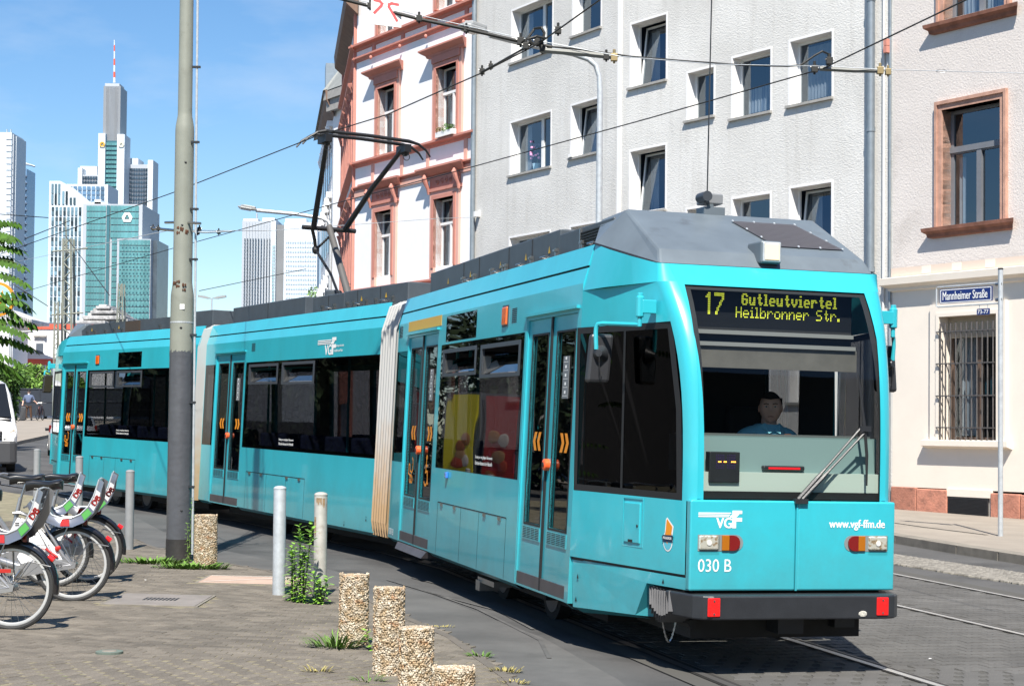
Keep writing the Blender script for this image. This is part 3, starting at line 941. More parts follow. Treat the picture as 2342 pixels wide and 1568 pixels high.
    for za, zb in zip(zs, zs[1:]):
        for side in (0, 1):
            q = []
            for (z, which) in ((za, 0), (za, 1), (zb, 1), (zb, 0)):
                b = bl(z) if which == 0 else gl(z)
                q.append(F(S(s_front(z)), b if not side else WT - b, z))
            n0 = len(gs[side].v); gs[side].v += q; gs[side].f.append([n0, n0+1, n0+2, n0+3]); gs[side].mi.append(0)
    for g in gs: g.build('windscreen_pillar', TEAL, tram, smooth=True)
    g = MB()
    hz = [2.82, 2.86, 2.92, 2.98]
    for za, zb in zip(hz, hz[1:]):
        q = [F(S(s_front(za)), bl(za), za), F(S(s_front(za)), WT - bl(za), za), F(S(s_front(zb)), WT - bl(zb), zb), F(S(s_front(zb)), bl(zb), zb)]
        n0 = len(g.v); g.v += q; g.f.append([n0, n0+1, n0+2, n0+3]); g.mi.append(0)
    q = [F(S(-1.04), .28, 2.98), F(S(-1.04), WT - .28, 2.98), F(S(.06), WT - .15, 3.17), F(S(.06), .15, 3.17)]
    n0 = len(g.v); g.v += q; g.f.append([n0, n0+1, n0+2, n0+3]); g.mi.append(0)
    g.build('header_panel', TEAL, tram, smooth=True)
    g = MB()
    for za, zb in zip(zs, zs[1:]):
        q = [F(S(s_front(za) + .012), gl(za), za), F(S(s_front(za) + .012), WT - gl(za), za), F(S(s_front(zb) + .012), WT - gl(zb), zb), F(S(s_front(zb) + .012), gl(zb), zb)]
        n0 = len(g.v); g.v += q; g.f.append([n0, n0+1, n0+2, n0+3]); g.mi.append(0)
    ws = g.build('windscreen', GLASS_FRONT, tram, smooth=True)
    g = MB()
    for za, zb in zip(zs, zs[1:]):
        for side in (0, 1):
            q = []
            for (z, d_) in ((za, 0), (za, .045), (zb, .045), (zb, 0)):
                b = gl(z) + d_
                q.append(F(S(s_front(z) + .016), b if not side else WT - b, z))
            n0 = len(g.v); g.v += q; g.f.append([n0, n0+1, n0+2, n0+3]); g.mi.append(0)
    for (z0, z1) in ((1.27, 1.325), (2.785, 2.82)):
        q = [F(S(s_front(z0) + .017), gl(z0), z0), F(S(s_front(z0) + .017), WT - gl(z0), z0), F(S(s_front(z1) + .017), WT - gl(z1), z1), F(S(s_front(z1) + .017), gl(z1), z1)]
        n0 = len(g.v); g.v += q; g.f.append([n0, n0+1, n0+2, n0+3]); g.mi.append(0)
    g.build('windscreen_border', BLACK, ws)
    # nose panels
    for b0, b1, nm in ((.37, 1.187, 'nose_panel'), (1.203, WT - .37, 'nose_panel')):
        g = MB(lambda a, b, c: F(S(a), b, c)); g.box(-1.575, -1.5, b0, b1, .62, 1.262)
        g.build(nm, TEAL, tram, bevel=.012)
    g = MB(lambda a, b, c: F(S(a), b, c)); g.box(-1.579, -1.56, 1.188, 1.202, .62, 1.262); g.build('nose_seam_trim', TEAL, tram)
    g = MB(lambda a, b, c: F(S(a), b, c)); g.box(-1.50, -.2, .45, WT - .45, .60, .63); g.build('cab_floor', UNDER, tram)
    # roof fairing
    g = MB(lambda a, b, c: F(S(a), b, c))
    b0 = .30
    fl, fr2 = (-1.03, b0, 2.985), (-1.03, WT - b0, 2.985)
    ml, mr_ = (-.93, b0 + .03, 3.10), (-.93, WT - b0 - .03, 3.10)
    rl, rr_ = (-.11, .36, 3.49), (-.11, WT - .36, 3.49)
    bl_, br_ = (.03, .15, 3.225), (.03, WT - .15, 3.225)
    kl, kr = (.45, .34, 3.47), (.45, WT - .34, 3.47)
    pts = [fl, fr2, ml, mr_, rl, rr_, bl_, br_, kl, kr, (.45, .3, 3.2), (.45, WT - .3, 3.2)]
    ids = [g.pt(p) for p in pts]
    for q in ((0, 1, 3, 2), (2, 3, 5, 4), (0, 2, 4, 6), (1, 7, 5, 3), (4, 5, 9, 8), (6, 4, 8, 10), (5, 7, 11, 9), (10, 8, 9, 11)):
        g.idx([ids[k] for k in q])
    fair = g.build('roof_fairing', GREYP, tram, bevel=.02)
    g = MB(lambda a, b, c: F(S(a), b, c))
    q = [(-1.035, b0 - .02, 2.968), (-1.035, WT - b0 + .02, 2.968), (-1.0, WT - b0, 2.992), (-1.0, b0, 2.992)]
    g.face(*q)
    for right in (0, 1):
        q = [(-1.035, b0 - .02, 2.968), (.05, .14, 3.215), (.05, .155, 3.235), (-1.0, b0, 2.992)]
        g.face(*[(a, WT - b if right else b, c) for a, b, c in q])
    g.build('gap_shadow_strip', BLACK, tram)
    return S, fair
GLASS_CAB = glass('cab_side_glass', (0.10, 0.10, 0.11), ior=1.28)
S1, fair1 = cab(T1, 1, 0.0)
cab(T3, -1, 5.80)

# details of the front
TF = lambda s0: (lambda u, v, w: T1(s0 + w, u, v))
vgf(lambda u, v, w: T1(-1.577 + w, .43 + u, 1.065 + v * .78), .2, .335, 'operator_emblem')
text('www.vgf-ffm.de', TF(-1.575), 1.45, 1.895, 1.055, 1.132, 'web_address', WHITE, tram, bold=.014)
text('030 B', TF(-1.575), .435, .69, .755, .845, 'fleet_number', WHITE, tram, bold=.0)
def headlight(mirror):
    X = (lambda b: WT - b) if mirror else (lambda b: b)
    g = MB(lambda a, b, c: T1(a, X(b), c))
    # recess plate: rectangle with a half-round inner end
    pl = [(-1.578, .43, .902), (-1.578, .43, 1.018), (-1.578, .72, 1.018)]
    for k in range(1, 8):
        a = math.pi / 2 - math.pi * k / 8
        pl.append((-1.578, .72 + .058 * math.cos(a), .96 + .058 * math.sin(a)))
    pl.append((-1.578, .72, .902))
    g.prism(pl, (.012, 0, 0))
    base = g.build('headlight', mat_lamphouse, tram)
    g = MB(lambda a, b, c: T1(a, X(b), c)); g.box(-1.592, -1.572, .437, .585, .912, 1.012); g.build('reflector_bowl', CHROME, base, bevel=.01)
    g = MB(lambda a, b, c: T1(a, X(b), c)); g.tube([(-1.597, .511, .962), (-1.592, .511, .962)], .020, 14); g.build('bulb_cap', WHITE, base)
    g = MB(lambda a, b, c: T1(a, X(b), c)); g.box(-1.6, -1.594, .435, .587, .91, 1.014); g.build('lens', LENSG, base)
    g = MB(lambda a, b, c: T1(a, X(b), c)); g.box(-1.59, -1.574, .612, .668, .906, 1.014); g.build('amber_lens', AMBERD, base, bevel=.004)
    g = MB(lambda a, b, c: T1(a, X(b), c))
    pl = [(-1.59, .669, .906), (-1.59, .669, 1.014), (-1.59, .70, 1.014)]
    for k in range(1, 7):
        a = math.pi / 2 - math.pi * k / 7
        pl.append((-1.59, .70 + .05 * math.cos(a), .96 + .054 * math.sin(a)))
    pl.append((-1.59, .70, .906))
    g.prism(pl, (.015, 0, 0)); g.build('tail_lens', REDL, base)
mat_lamphouse = mat('lamp_housing', (.20, .23, .23), rough=.35)
LENSG = glass('clear_lens', (.9, .9, .88), ior=1.4)
AMBERD = mat('amber_deep', (.36, .115, .004), rough=.2, coat=.5)
headlight(False); headlight(True)
# bumper
g = MB(T1)
pl = [(-1.32, .29, .43), (-1.64, .375, .43), (-1.70, .43, .43), (-1.725, .50, .43), (-1.725, WT - .50, .43), (-1.70, WT - .43, .43), (-1.64, WT - .375, .43), (-1.32, WT - .29, .43), (-1.2, WT - .5, .43), (-1.2, .5, .43)]
g.prism(pl, (0, 0, .17)); bump = g.build('bumper', BLACKP, tram, bevel=.012)
g = MB(T1); g.ball((-1.726, 1.655, .468), .006, .035, .022, 9, 5); g.build('scrape', mat('bare_scrape', (.5, .48, .42), rough=.8, var=.5, vscale=60), bump)
for b in (.50, 1.81):
    g = MB(T1); g.box(-1.734, -1.722, b - .047, b + .047, .455, .585); rf = g.build('reflector', REFLECT, bump, bevel=.006)
    for z in (.475, .565):
        g = MB(T1); g.tube([(-1.738, b, z), (-1.733, b, z)], .007, 8); g.build('screw', STEEL, rf)
g = MB(T1); g.box(-1.4, -1.28, 1.6, 1.76, .33, .43); g.build('coupler_box', BLACKP, tram); g = MB(T1); g.box(-1.5, -1.2, 1.1, 1.3, .3, .43); g.build('coupler_box', BLACKP, tram)
g = MB(T1); g.tube([(-1.35, .5, .36), (-.3, .5, .36)], .035, 8); g.box(-1.3, -.2, .5, 1.85, .25, .42); g.build('underframe', UNDER, tram)
g = MB(T1)
pts = [(-1.18 - .0 * i, .33 + .0045 * i, .37 - .16 * math.sin(math.pi * i / 24)) for i in range(25)]
for i in range(24):
    p, q = pts[i], pts[i+1]
    g.tube([p, q], .0055 if i % 2 else .0085, 5)
g.build('safety_chain', STEEL, tram, weld=False)
# folded gaiter beside the bumper
NF = 9
GAITER = mat('gaiter_grey', (.10, .10, .105), rough=.5)
for i in range(NF):
    t = i / (NF - 1)
    s = -1.02 - .34 * t
    c0 = Vector((s, .28 + .02 * t, .60 - .015 * math.sin(math.pi * t)))
    g = MB(T1)
    dz = -.17 - .06 * math.sin(math.pi * t * .9)
    lean = -.06 * (1 - t)
    g.prism([(c0.x, c0.y, c0.z), (c0.x - .012, c0.y, c0.z), (c0.x - .038 + lean * .2 - .02, c0.y - .02, c0.z + dz * .75), (c0.x + .006 + lean * .3, c0.y, c0.z + dz)], (.0, .3, 0))
    g.build('gaiter_fold', GAITER, tram)
# roof lamp, grille, camera
def fair_map(u, v, w):   # u across (b), v up the slope 0..1, w out of the surface
    a = Vector((-.93, 0, 3.10)); b = Vector((-.11, 0, 3.49))
    p = a.lerp(b, v); nrm = Vector((-(b - a).z, 0, (b - a).x)).normalized() 
    p = p + nrm * w
    return T1(p.x, u, p.z)
g = MB(fair_map)
mesh_q = [(1.36, .20), (1.92, .20), (1.74, .80), (1.20, .80)]
g.face(*[(u, v, .006) for u, v in mesh_q]); rgl = g.build('roof_grille', mat('grille_backing', (.06, .05, .065), rough=.6, metal=.2), tram)
g = MB(fair_map)
for i in range(19):
    t = i / 18
    a = [mesh_q[0][k] * (1 - t) + mesh_q[3][k] * t for k in (0, 1)]; b = [mesh_q[1][k] * (1 - t) + mesh_q[2][k] * t for k in (0, 1)]
    g.tube([(a[0], a[1], .012), (b[0], b[1], .012)], .0028, 4, cap=False)
for i in range(37):
    t = i / 36
    a = [mesh_q[0][k] * (1 - t) + mesh_q[1][k] * t for k in (0, 1)]; b = [mesh_q[3][k] * (1 - t) + mesh_q[2][k] * t for k in (0, 1)]
    g.tube([(a[0], a[1], .010), (b[0], b[1], .010)], .0026, 4, cap=False)
g.build('grille_wire', mat('wire_grey', (.22, .21, .22), rough=.4, metal=.6), rgl, weld=False, kind='stuff')
for (u, v) in [(mesh_q[i][0] * (1 - t) + mesh_q[(i+1) % 4][0] * t, mesh_q[i][1] * (1 - t) + mesh_q[(i+1) % 4][1] * t) for i in range(4) for t in (0, .33, .66)]:
    g = MB(fair_map); g.ball((u, v, .015), .009, .018, .008, 6, 4); g.build('rivet', GALV, rgl)
g = MB(T1); g.box(-1.06, -.80, 1.10, 1.27, 3.02, 3.19); lh = g.build('roof_headlight', GREYP, tram, bevel=.015)
g = MB(T1); g.box(-1.075, -1.055, 1.112, 1.258, 3.03, 3.18); g.build('lamp_rim', GALV, lh, bevel=.008)
g = MB(T1); g.box(-1.081, -1.074, 1.127, 1.243, 3.045, 3.165); g.build('lamp_lens', mat('lamp_lens_cream', (.85, .62, .38), rough=.4, coat=.1, emis=(1, .7, .4), estr=.35), lh, bevel=.01)
g = MB(T1); g.box(-.12, .05, 1.02, 1.2, 3.48, 3.55); g.tube([(-.05, 1.1, 3.5), (-.05, 1.1, 3.58)], .03, 8)
cbx = g.build('roof_camera', GREYP, tram)
g = MB(T1); g.box(-.08, .08, 1.03, 1.2, 3.58, 3.665); g.build('camera_housing', mat('camera_grey', (.2, .21, .22), rough=.4), cbx, bevel=.01)
g = MB(T1); g.tube([(-.16, 1.03, 3.63), (-.0, 1.03, 3.63)], .042, 14); g.build('camera_lens_tube', mat_wframe, cbx, smooth=True)
# whip aerial above the camera
g = MB(T1); g.tube([(.02, 1.1, 3.68), (.02, 1.1, 6.6)], .006, 5); g.build('whip_aerial', BLACKP, tram)
# cab side hatch, sticker
e_ = 1 / math.hypot(1, .227)
CH = lambda off: (lambda u, v, w: T1(-u * e_, .03 + .227 * u * e_ + (w + off), v))
g = MB(CH(0)); g.wall(.70, .985, .87, 1.24, [(.712, .973, .882, 1.228)], .004, P=lambda u, v, w: (u, v, w - .004))
ht = g.build('cab_hatch', TEAL, tram)
g = MB(CH(0)); g.box(.735, .95, .90, 1.20, -.012, .003); g.build('hatch_lid', TEAL, ht, bevel=.006)
g = MB(CH(0)); g.box(.80, .86, .905, .925, -.015, -.010); g.tube([(.92, 1.03, -.016), (.92, 1.03, -.005)], .012, 8); g.build('hatch_lock', BLACK, ht)
# shield sticker with a ribbon
g = MB(CH(-.003))
g.face(*[(1.315 + .062 * math.cos(2 * math.pi * k / 20), .952 + .078 * math.sin(2 * math.pi * k / 20), 0) for k in range(20)])
g.face((1.27, .98, 0), (1.285, 1.105, 0), (1.30, 1.12, 0), (1.385, 1.06, 0), (1.375, 1.0, 0), (1.36, .96, 0))
stk = g.build('winner_sticker', WHITE, tram, weld=False)
g = MB(CH(-.0045)); g.face(*[(1.315 + .052 * math.cos(2 * math.pi * k / 20), .952 + .067 * math.sin(2 * math.pi * k / 20), 0) for k in range(20)])
g.build('sticker_oval', mat('sticker_teal', (.1, .45, .55), rough=.5), stk)
g = MB(CH(-.0055)); g.face((1.283, .99, 0), (1.298, 1.10, 0), (1.305, 1.108, 0), (1.372, 1.055, 0), (1.357, .99, 0)); g.face((1.283, .95, 0), (1.318, .925, 0), (1.306, .975, 0))
g.build('sticker_trophy', ORANGE, stk, weld=False)
g = MB(CH(-.007)); g.face((1.24, .975, 0), (1.26, .955, 0), (1.245, .94, 0), (1.39, .945, 0), (1.375, .96, 0), (1.392, .98, 0), (1.375, .995, 0), (1.255, .99, 0))
g.build('sticker_ribbon', mat('ribbon_navy', (.01, .025, .06), rough=.5), stk)
text('POKALSIEGER', CH(-.009), 1.262, 1.37, .962, .98, 'sticker_lettering', WHITE, stk, bold=.01, proud=0)
for u, z in ((.02, .56), (.0, .38)):
    g = MB(CH(-.003)); g.face((u + .03, z, 0), (u + .06, z, 0), (u + .045, z + .04, 0)); g.build('lifting_mark', BLACK, tram)
g = MB(CH(-.003)); g.face((1.25, .64, 0), (1.28, .64, 0), (1.265, .675, 0)); g.build('lifting_mark', BLACK, tram)
# mirrors
def cabmirror(F, right, S=lambda s: s, name='wing_mirror'):
    X = (lambda b: WT - b) if right else (lambda b: b)
    m = lambda a, b, c: F(S(a), X(b), c)
    g = MB(m); g.box(-1.10, -1.04, .15, .26, 2.60, 2.70); g.tube([(-1.07, .14, 2.5), (-1.07, .14, 2.57), (-1.07, .14, 2.575), (-1.07, .14, 2.72), (-1.07, .14, 2.725), (-1.07, .14, 2.75)], [.017, .017, .032, .032, .022, .022], 10)
    root = g.build(name, TEAL, tram, bevel=.008)
    g = MB(m); g.tube([(-1.07, .14, 2.515), (-.90, .05, 2.525), (-.74, -.03, 2.535), (-.71, -.06, 2.53), (-.70, -.07, 2.50), (-.70, -.072, 2.46), (-.70, -.065, 2.34)], .017, 8)
    g.build('mirror_arm', TEAL, root, smooth=True)
    g = MB(m)
    pl = []
    for (x0, z0) in ((-.13, 2.09), (.055, 2.09), (.085, 2.46), (-.10, 2.46)):
        pl.append((-.68, x0, z0))
    g.prism(pl, (.07, 0, 0)); hs = g.build('mirror_housing', MIRH, root, bevel=.025)
    g = MB(m); g.tube([(-.73, -.055, 2.31), (-.67, -.03, 2.31)], [.025, .07], 16); g.build('mirror_joint', BLACKP, root, smooth=True)
    g = MB(m); g.face((-.608, -.11, 2.11), (-.608, .04, 2.11), (-.608, .068, 2.44), (-.608, -.085, 2.44)); g.build('mirror_glass', MIRR, root)
    g = MB(m); g.tube([(-.73, -.05, 2.3), (-.735, -.05, 2.22), (-.735, -.04, 2.14), (-.70, -.02, 2.17)], .004, 5); g.build('mirror_cable', BLACK, root)
MIRH = mat('mirror_housing_grey', (.032, .033, .037), rough=.38)
MIRR = mat('mirror_glass', (.8, .8, .8), rough=.02, metal=1)
cabmirror(T1, False); cabmirror(T1, True)
cabmirror(T3, False, lambda s: 5.8 - s)
# inside of the cab
g = MB(T1)
g.box(-1.50, -1.40, .46, WT - .46, 1.30, 1.46); g.build('dash_lower', mat('dash_pale', (.48, .55, .50), rough=.6), tram)
g = MB(T1); g.box(-1.36, -1.0, .42, WT - .42, 1.46, 1.72); g.prism([(-1.42, .46, 1.46), (-1.36, .46, 1.46), (-1.36, .46, 1.70), (-1.37, .46, 1.71)], (0, WT - .92, 0))
g.build('dash_upper', mat('dash_teal_grey', (.17, .25, .25), rough=.5), tram)
g = MB(T1); g.box(-1.30, -.98, .44, WT - .44, 1.72, 1.735); g.build('dash_top', mat('dash_top_grey', (.1, .11, .11), rough=.6), tram)
g = MB(T1); g.box(-1.08, -.7, .5, WT - .5, 2.52, 2.86); dbox = g.build('display_box', mat('display_black', (.012, .013, .016), rough=.35), tram)
g = MB(T1); g.box(-1.12, -1.09, .5, WT - .5, 2.47, 2.50); g.box(-1.16, -1.13, .5, WT - .5, 2.38, 2.41); g.build('blind_rail', mat('blind_rail_grey', (.25, .25, .25), rough=.4), tram, weld=False)
g = MB(T1); g.box(-1.14, -1.13, .5, WT - .48, 2.22, 2.38); g.build('sun_blind', mat('blind_fabric', (.12, .11, .10), rough=.8, var=.2, vscale=5), tram)
g = MB(T1); g.box(-1.08, -1.06, .5, WT - .5, 2.41, 2.52); g.build('header_lining', INNER, tram)
# rear wall of the cab with a glazed door
g = MB(T1); g.wall(.1, WT - .1, .4, 2.65, [(1.62, 1.95, 1.5, 2.3)], .03, P=lambda u, v, w: (-.02 + w, u, v)); g.build('cab_partition', INNER, tram)
g = MB(T1); g.box(-.1, 0, .9, 1.02, 1.7, 2.3); g.build('equipment_cabinet', mat('cabinet_olive', (.12, .12, .09), rough=.7), tram)
g = MB(T1); g.box(-.25, -.15, 1.22, 1.62, 1.2, 1.95); g.box(-.6, -.2, 1.2, 1.65, 1.05, 1.2); g.build('driver_seat', INNER, tram, bevel=.04)
# stop-display box on the dash and the brake lamp strip
g = MB(T1); g.box(-1.52, -1.44, .53, .765, 1.385, 1.605); db = g.build('route_box', BLACKP, tram, bevel=.006)
LEDO = mat('led_orange', (.8, .3, .02), emis=(1, .35, .05), estr=3)
LEDV = mat('led_off', (.06, .03, .14), rough=.4)
g = MB(T1)
for i in range(2):
    for a in range(5):
        for b in range(9):
            u = .59 + i * .085 + a * .0135; z = 1.485 + b * .0118
            g.box(-1.523, -1.52, u - .01, u - .004, z, z + .005)
g.build('led_matrix', LEDV, db, weld=False, kind='stuff')
g = MB(T1)
for u in (.605, .618, .648, .66, .705, .718, .73):
    g.box(-1.526, -1.523, u - .01, u - .001, 1.53, 1.538)
g.build('lit_led', LEDO, db, weld=False)
g = MB(T1); g.box(-1.45, -1.40, .98, 1.31, 1.475, 1.51); bs = g.build('brake_light_strip', BLACKP, tram, bevel=.01)
g = MB(T1); g.box(-1.455, -1.449, 1.02, 1.27, 1.485, 1.5); g.build('red_lens_strip', mat('red_strip', (.6, .01, .02), rough=.3, emis=(1, .02, .02), estr=.25), bs)
# wipers
def wpt(b, z, off=-.025):
    return (s_front(z) + off, b, z)
for (b0, b1, z1) in ((1.205, 1.70, 1.80), (1.235, 1.755, 1.79)):
    g = MB(T1); n_ = 7
    g.tube([wpt(b0 + (b1 - b0) * i / n_, 1.275 + (z1 - 1.275) * i / n_) for i in range(n_ + 1)], [.016] * 3 + [.009] * 5, 6)
    wp = g.build('wiper_arm', BLACKP if b0 < 1.22 else BLACKP, tram)
g = MB(T1); g.box(-1.60, -1.55, 1.17, 1.27, 1.245, 1.28); g.build('wiper_pivot', BLACKP, tram)
g = MB(T1); g.box(*(s_front(1.8) - .045, s_front(1.8) - .02, 1.69, 1.775, 1.775, 1.815)); g.build('wiper_yoke', BLACKP, tram)
g = MB(T1); g.tube([wpt(1.705, 2.19, -.02), wpt(1.735, 1.8, -.02), wpt(1.75, 1.6, -.02), wpt(1.752, 1.38, -.02)], [.005, .012, .012, .007], 6); g.build('wiper_blade', BLACK, tram)

# dot-matrix destination
FONT = {
 'G': ["01110","10001","10000","10111","10001","10001","01110"], 'u': ["00000","00000","10001","10001","10001","10011","01101"],
 't': ["00100","00100","01110","00100","00100","00101","00010"], 'l': ["01100","00100","00100","00100","00100","00100","01110"],
 'e': ["00000","00000","01110","10001","11111","10000","01110"], 'v': ["00000","00000","10001","10001","10001","01010","00100"],
 'i': ["00100","00000","01100","00100","00100","00100","01110"], 'r': ["00000","00000","10110","11001","10000","10000","10000"],
 'H': ["10001","10001","10001","11111","10001","10001","10001"], 'b': ["10000","10000","10110","11001","10001","10001","11110"],
 'o': ["00000","00000","01110","10001","10001","10001","01110"], 'n': ["00000","00000","10110","11001","10001","10001","10001"],
 'S': ["01111","10000","10000","01110","00001","00001","11110"], '.': ["00000","00000","00000","00000","00000","01100","01100"], ' ': ["00000"] * 7,
 '1': ["00100","01100","00100","00100","00100","00100","01110"], '7': ["11111","00001","00010","00010","00100","00100","00100"]}
BIG = {'1': ["0011","0111","1111","0011","0011","0011","0011","0011","0011","0011","0011","0011"],
       '7': ["11111111","11111111","00000011","00000011","00000110","00001100","00001100","00011000","00110000","00110000","01100000","01100000"]}
LEDY = mat('led_yellow', (.7, .7, .05), emis=(.78, .85, .06), estr=.52)
def dots(s, z0, b0, b1, h, bold=False, rows=7, font=FONT, gap=1):
    cols = []
    for ch in s:
        gl_ = font[ch]
        w_ = len(gl_[0])
        if ch in 'il' and font is FONT: rng = range(1, 4)
        elif ch == '.': rng = range(1, 3)
        elif ch == ' ': rng = range(0, 4)
        else: rng = range(w_)
        c_ = [[gl_[r_][k] for r_ in range(rows)] for k in rng]
        if bold:
            c_ = [c_[0]] + [['1' if '1' in (c_[k][r_], c_[k-1][r_]) else '0' for r_ in range(rows)] for k in range(1, len(c_))] + [c_[-1]]
        cols += c_ + [['0'] * rows] * gap
    cols = cols[:-1]
    g = MB(T1)
    du = (b1 - b0) / len(cols); dz = h / rows
    for k, c_ in enumerate(cols):
        for r_ in range(rows):
            if c_[r_] == '1':
                u = b0 + k * du; z = z0 + (rows - 1 - r_) * dz
                g.face((-1.083, u + du * .14, z + dz * .14), (-1.083, u + du * .86, z + dz * .14), (-1.083, u + du * .86, z + dz * .86), (-1.083, u + du * .14, z + dz * .86))
    return g.build('led_text', LEDY, dbox, weld=False)
dots('Gutleutviertel', 2.695, .94, 1.725, .088, bold=True)
dots('Heilbronner Str.', 2.60, .895, 1.75, .082)
dots('17', 2.615, .65, .82, .165, rows=12, font=BIG, gap=3)

# wheels and bogies
def wheelset(F, s):
    for b in (.5, 1.85):
        g = MB(F); g.tube([(s, b - .05, .28), (s, b + .06, .28)], .29, 24)
        w = g.build('wheel', UNDER, tram, smooth=True)
        g = MB(F); g.tube([(s, b - .055, .28), (s, b - .05, .28)], .22, 20); g.build('wheel_disc', mat_whl, w)
    g = MB(F); g.tube([(s, .5, .28), (s, 1.85, .28)], .06, 10); g.build('axle', UNDER, tram)
mat_whl = mat('wheel_steel', (.16, .15, .15), rough=.5, metal=.4)
wheelset(T1, 3.55); wheelset(T1, 1.9); wheelset(T2, 3.1); wheelset(T2, 4.8); wheelset(T3, 2.0); wheelset(T3, 3.6)
g = MB(T1); g.box(2.7, 3.3, .12, .45, .2, .25); g.box(3.15, 3.3, .1, .3, .12, .22); g.build('rail_brake', STEEL, tram)
g = MB(T1); g.box(1.6, 4.0, .3, .5, .2, .34); g.build('bogie_frame', UNDER, tram)
g = MB(T3); g.box(2.4, 3.2, .12, .4, .2, .3); g.build('rail_brake', mat_whl, tram)
# folded step below the second door
g = MB(T1); g.prism([(5.02, -.01, .34), (6.5, -.01, .34), (6.42, -.06, .27), (5.05, -.06, .27)], (0, .3, 0)); g.build('folding_step', mat_kick, tram)

# ---- pantograph on section 2
PB = lambda a, b, c: T2(a, b, c)
PM = mat('pantograph_black', (.012, .012, .013), rough=.45)
g = MB(PB)
root_b = (3.55, .98, 3.46); knee = (4.7, 1.05, 4.66)
g.tube([root_b, knee], [.055, .048], 12); pa = g.build('pantograph_lower_arm', mat('arm_grey', (.09, .085, .08), rough=.6), tram, smooth=True)
g = MB(PB); g.tube([(4.7, .62, 4.62), (4.7, 1.48, 4.62)], .035, 8); g.build('pantograph_knuckle', PM, pa)
g = MB(PB); g.tube([(4.7, .80, 4.62), (3.95, .62, 5.2), (3.2, .43, 5.73)], [.045, .04, .032], 8); g.build('pantograph_upper_arm', PM, tram)
g = MB(PB); g.tube([(4.7, 1.30, 4.62), (3.95, 1.44, 5.2), (3.2, 1.60, 5.70)], [.045, .04, .032], 8); g.build('pantograph_upper_arm', PM, tram)
g = MB(PB); g.tube([(4.7, .78, 4.6), (4.75, .84, 4.45), (4.8, .88, 4.3)], .03, 6); g.tube([(4.7, 1.15, 4.6), (4.8, .88, 4.3)], .02, 6)
g.tube([(4.8, .88, 4.3), (4.3, .95, 3.9), (3.9, .98, 3.46)], .022, 6); g.ball((4.8, .88, 4.3), .06, .06, .07, 8, 6); g.build('pantograph_control_rod', PM, pa)
for s_, dz_ in ((3.08, 0), (3.34, -.01)):
    g = MB(PB)
    g.tube([(s_, .02, 5.60 + dz_), (s_, .10, 5.70 + dz_), (s_, .24, 5.79 + dz_), (s_, .36, 5.82 + dz_), (s_, 1.0, 5.82 + dz_), (s_, 1.64, 5.80 + dz_), (s_, 1.80, 5.77 + dz_), (s_, 1.92, 5.69 + dz_), (s_, 1.99, 5.60 + dz_)], [.012, .016, .02, .028, .028, .028, .02, .016, .012], 7)
    g.build('contact_strip', PM, pa)
for b, z in ((.40, 5.73), (1.62, 5.70)):
    g = MB(PB); g.box(3.04, 3.38, b - .05, b + .05, z - .06, z + .05); g.ball((3.2, b + .02, z - .05), .08, .06, .06, 10, 6)
    hd = g.build('strip_cradle', PM, pa)
    g = MB(PB); g.torus((3.1, b, z - .13), (0, 1, 0), (0, 0, 1), .05, .006, 14, 5); g.build('shunt_loop', PM, hd)
# ================================================================== GROUND
ASPH = mat('asphalt', (0.062, 0.061, 0.060), rough=0.85, dirt=(.042, .041, .04), dscale=.45, dpos=(.48, .6), var=0.22, vscale=0.8, bump=0.35, bscale=260, bdist=0.004, col2=(0.09, 0.088, 0.085), cscale=180, cpos=(.4, .62))
ASPH2 = mat('asphalt_worn', (0.095, 0.092, 0.088), rough=0.85, var=0.2, vscale=1.3, bump=0.35, bscale=240, bdist=0.004, dirt=(.075, .073, .07), dscale=.9, dpos=(.45, .6))
JOINT = mat('joint_dirt', (0.20, 0.175, 0.115), rough=0.95, var=0.3, vscale=5, dirt=(.10, .12, .05), dscale=1.2, dpos=(.55, .7))
PAVER = mat('paver_brown', (0.125, 0.107, 0.085), rough=0.9, var=0.22, vscale=2.0, bump=0.5, bscale=150, bdist=0.004, island=0.2, rand=0.16, col2=(.19, .17, .14), cscale=120, cpos=(.5, .68), dirt=(.10, .088, .07), dscale=.6, dpos=(.5, .75))
BLOCK = mat('track_block', (0.088, 0.085, 0.080), rough=0.85, var=0.2, vscale=1.5, bump=0.5, bscale=170, bdist=0.004, island=0.10, rand=0.08, col2=(.125, .12, .113), cscale=150, cpos=(.5, .66), dirt=(.05, .047, .043), dscale=.7, dpos=(.5, .75))
BLOCKJ = mat('track_joint', (0.07, 0.067, 0.06), rough=0.95)
PAVE_R = mat('pavement_slab', (0.27, 0.235, 0.195), rough=0.9, var=0.12, vscale=1.2, bump=0.3, bscale=120, bdist=0.004, island=.06, rand=.05)
KERB = mat('kerb_stone', (0.20, 0.18, 0.15), rough=0.85, var=0.25, vscale=4, bump=0.4, bscale=60, bdist=.006)
COBB = mat('cobble', (0.185, 0.172, 0.150), rough=0.85, island=0.3, var=.15, vscale=10, bump=.4, bscale=80, bdist=.005)

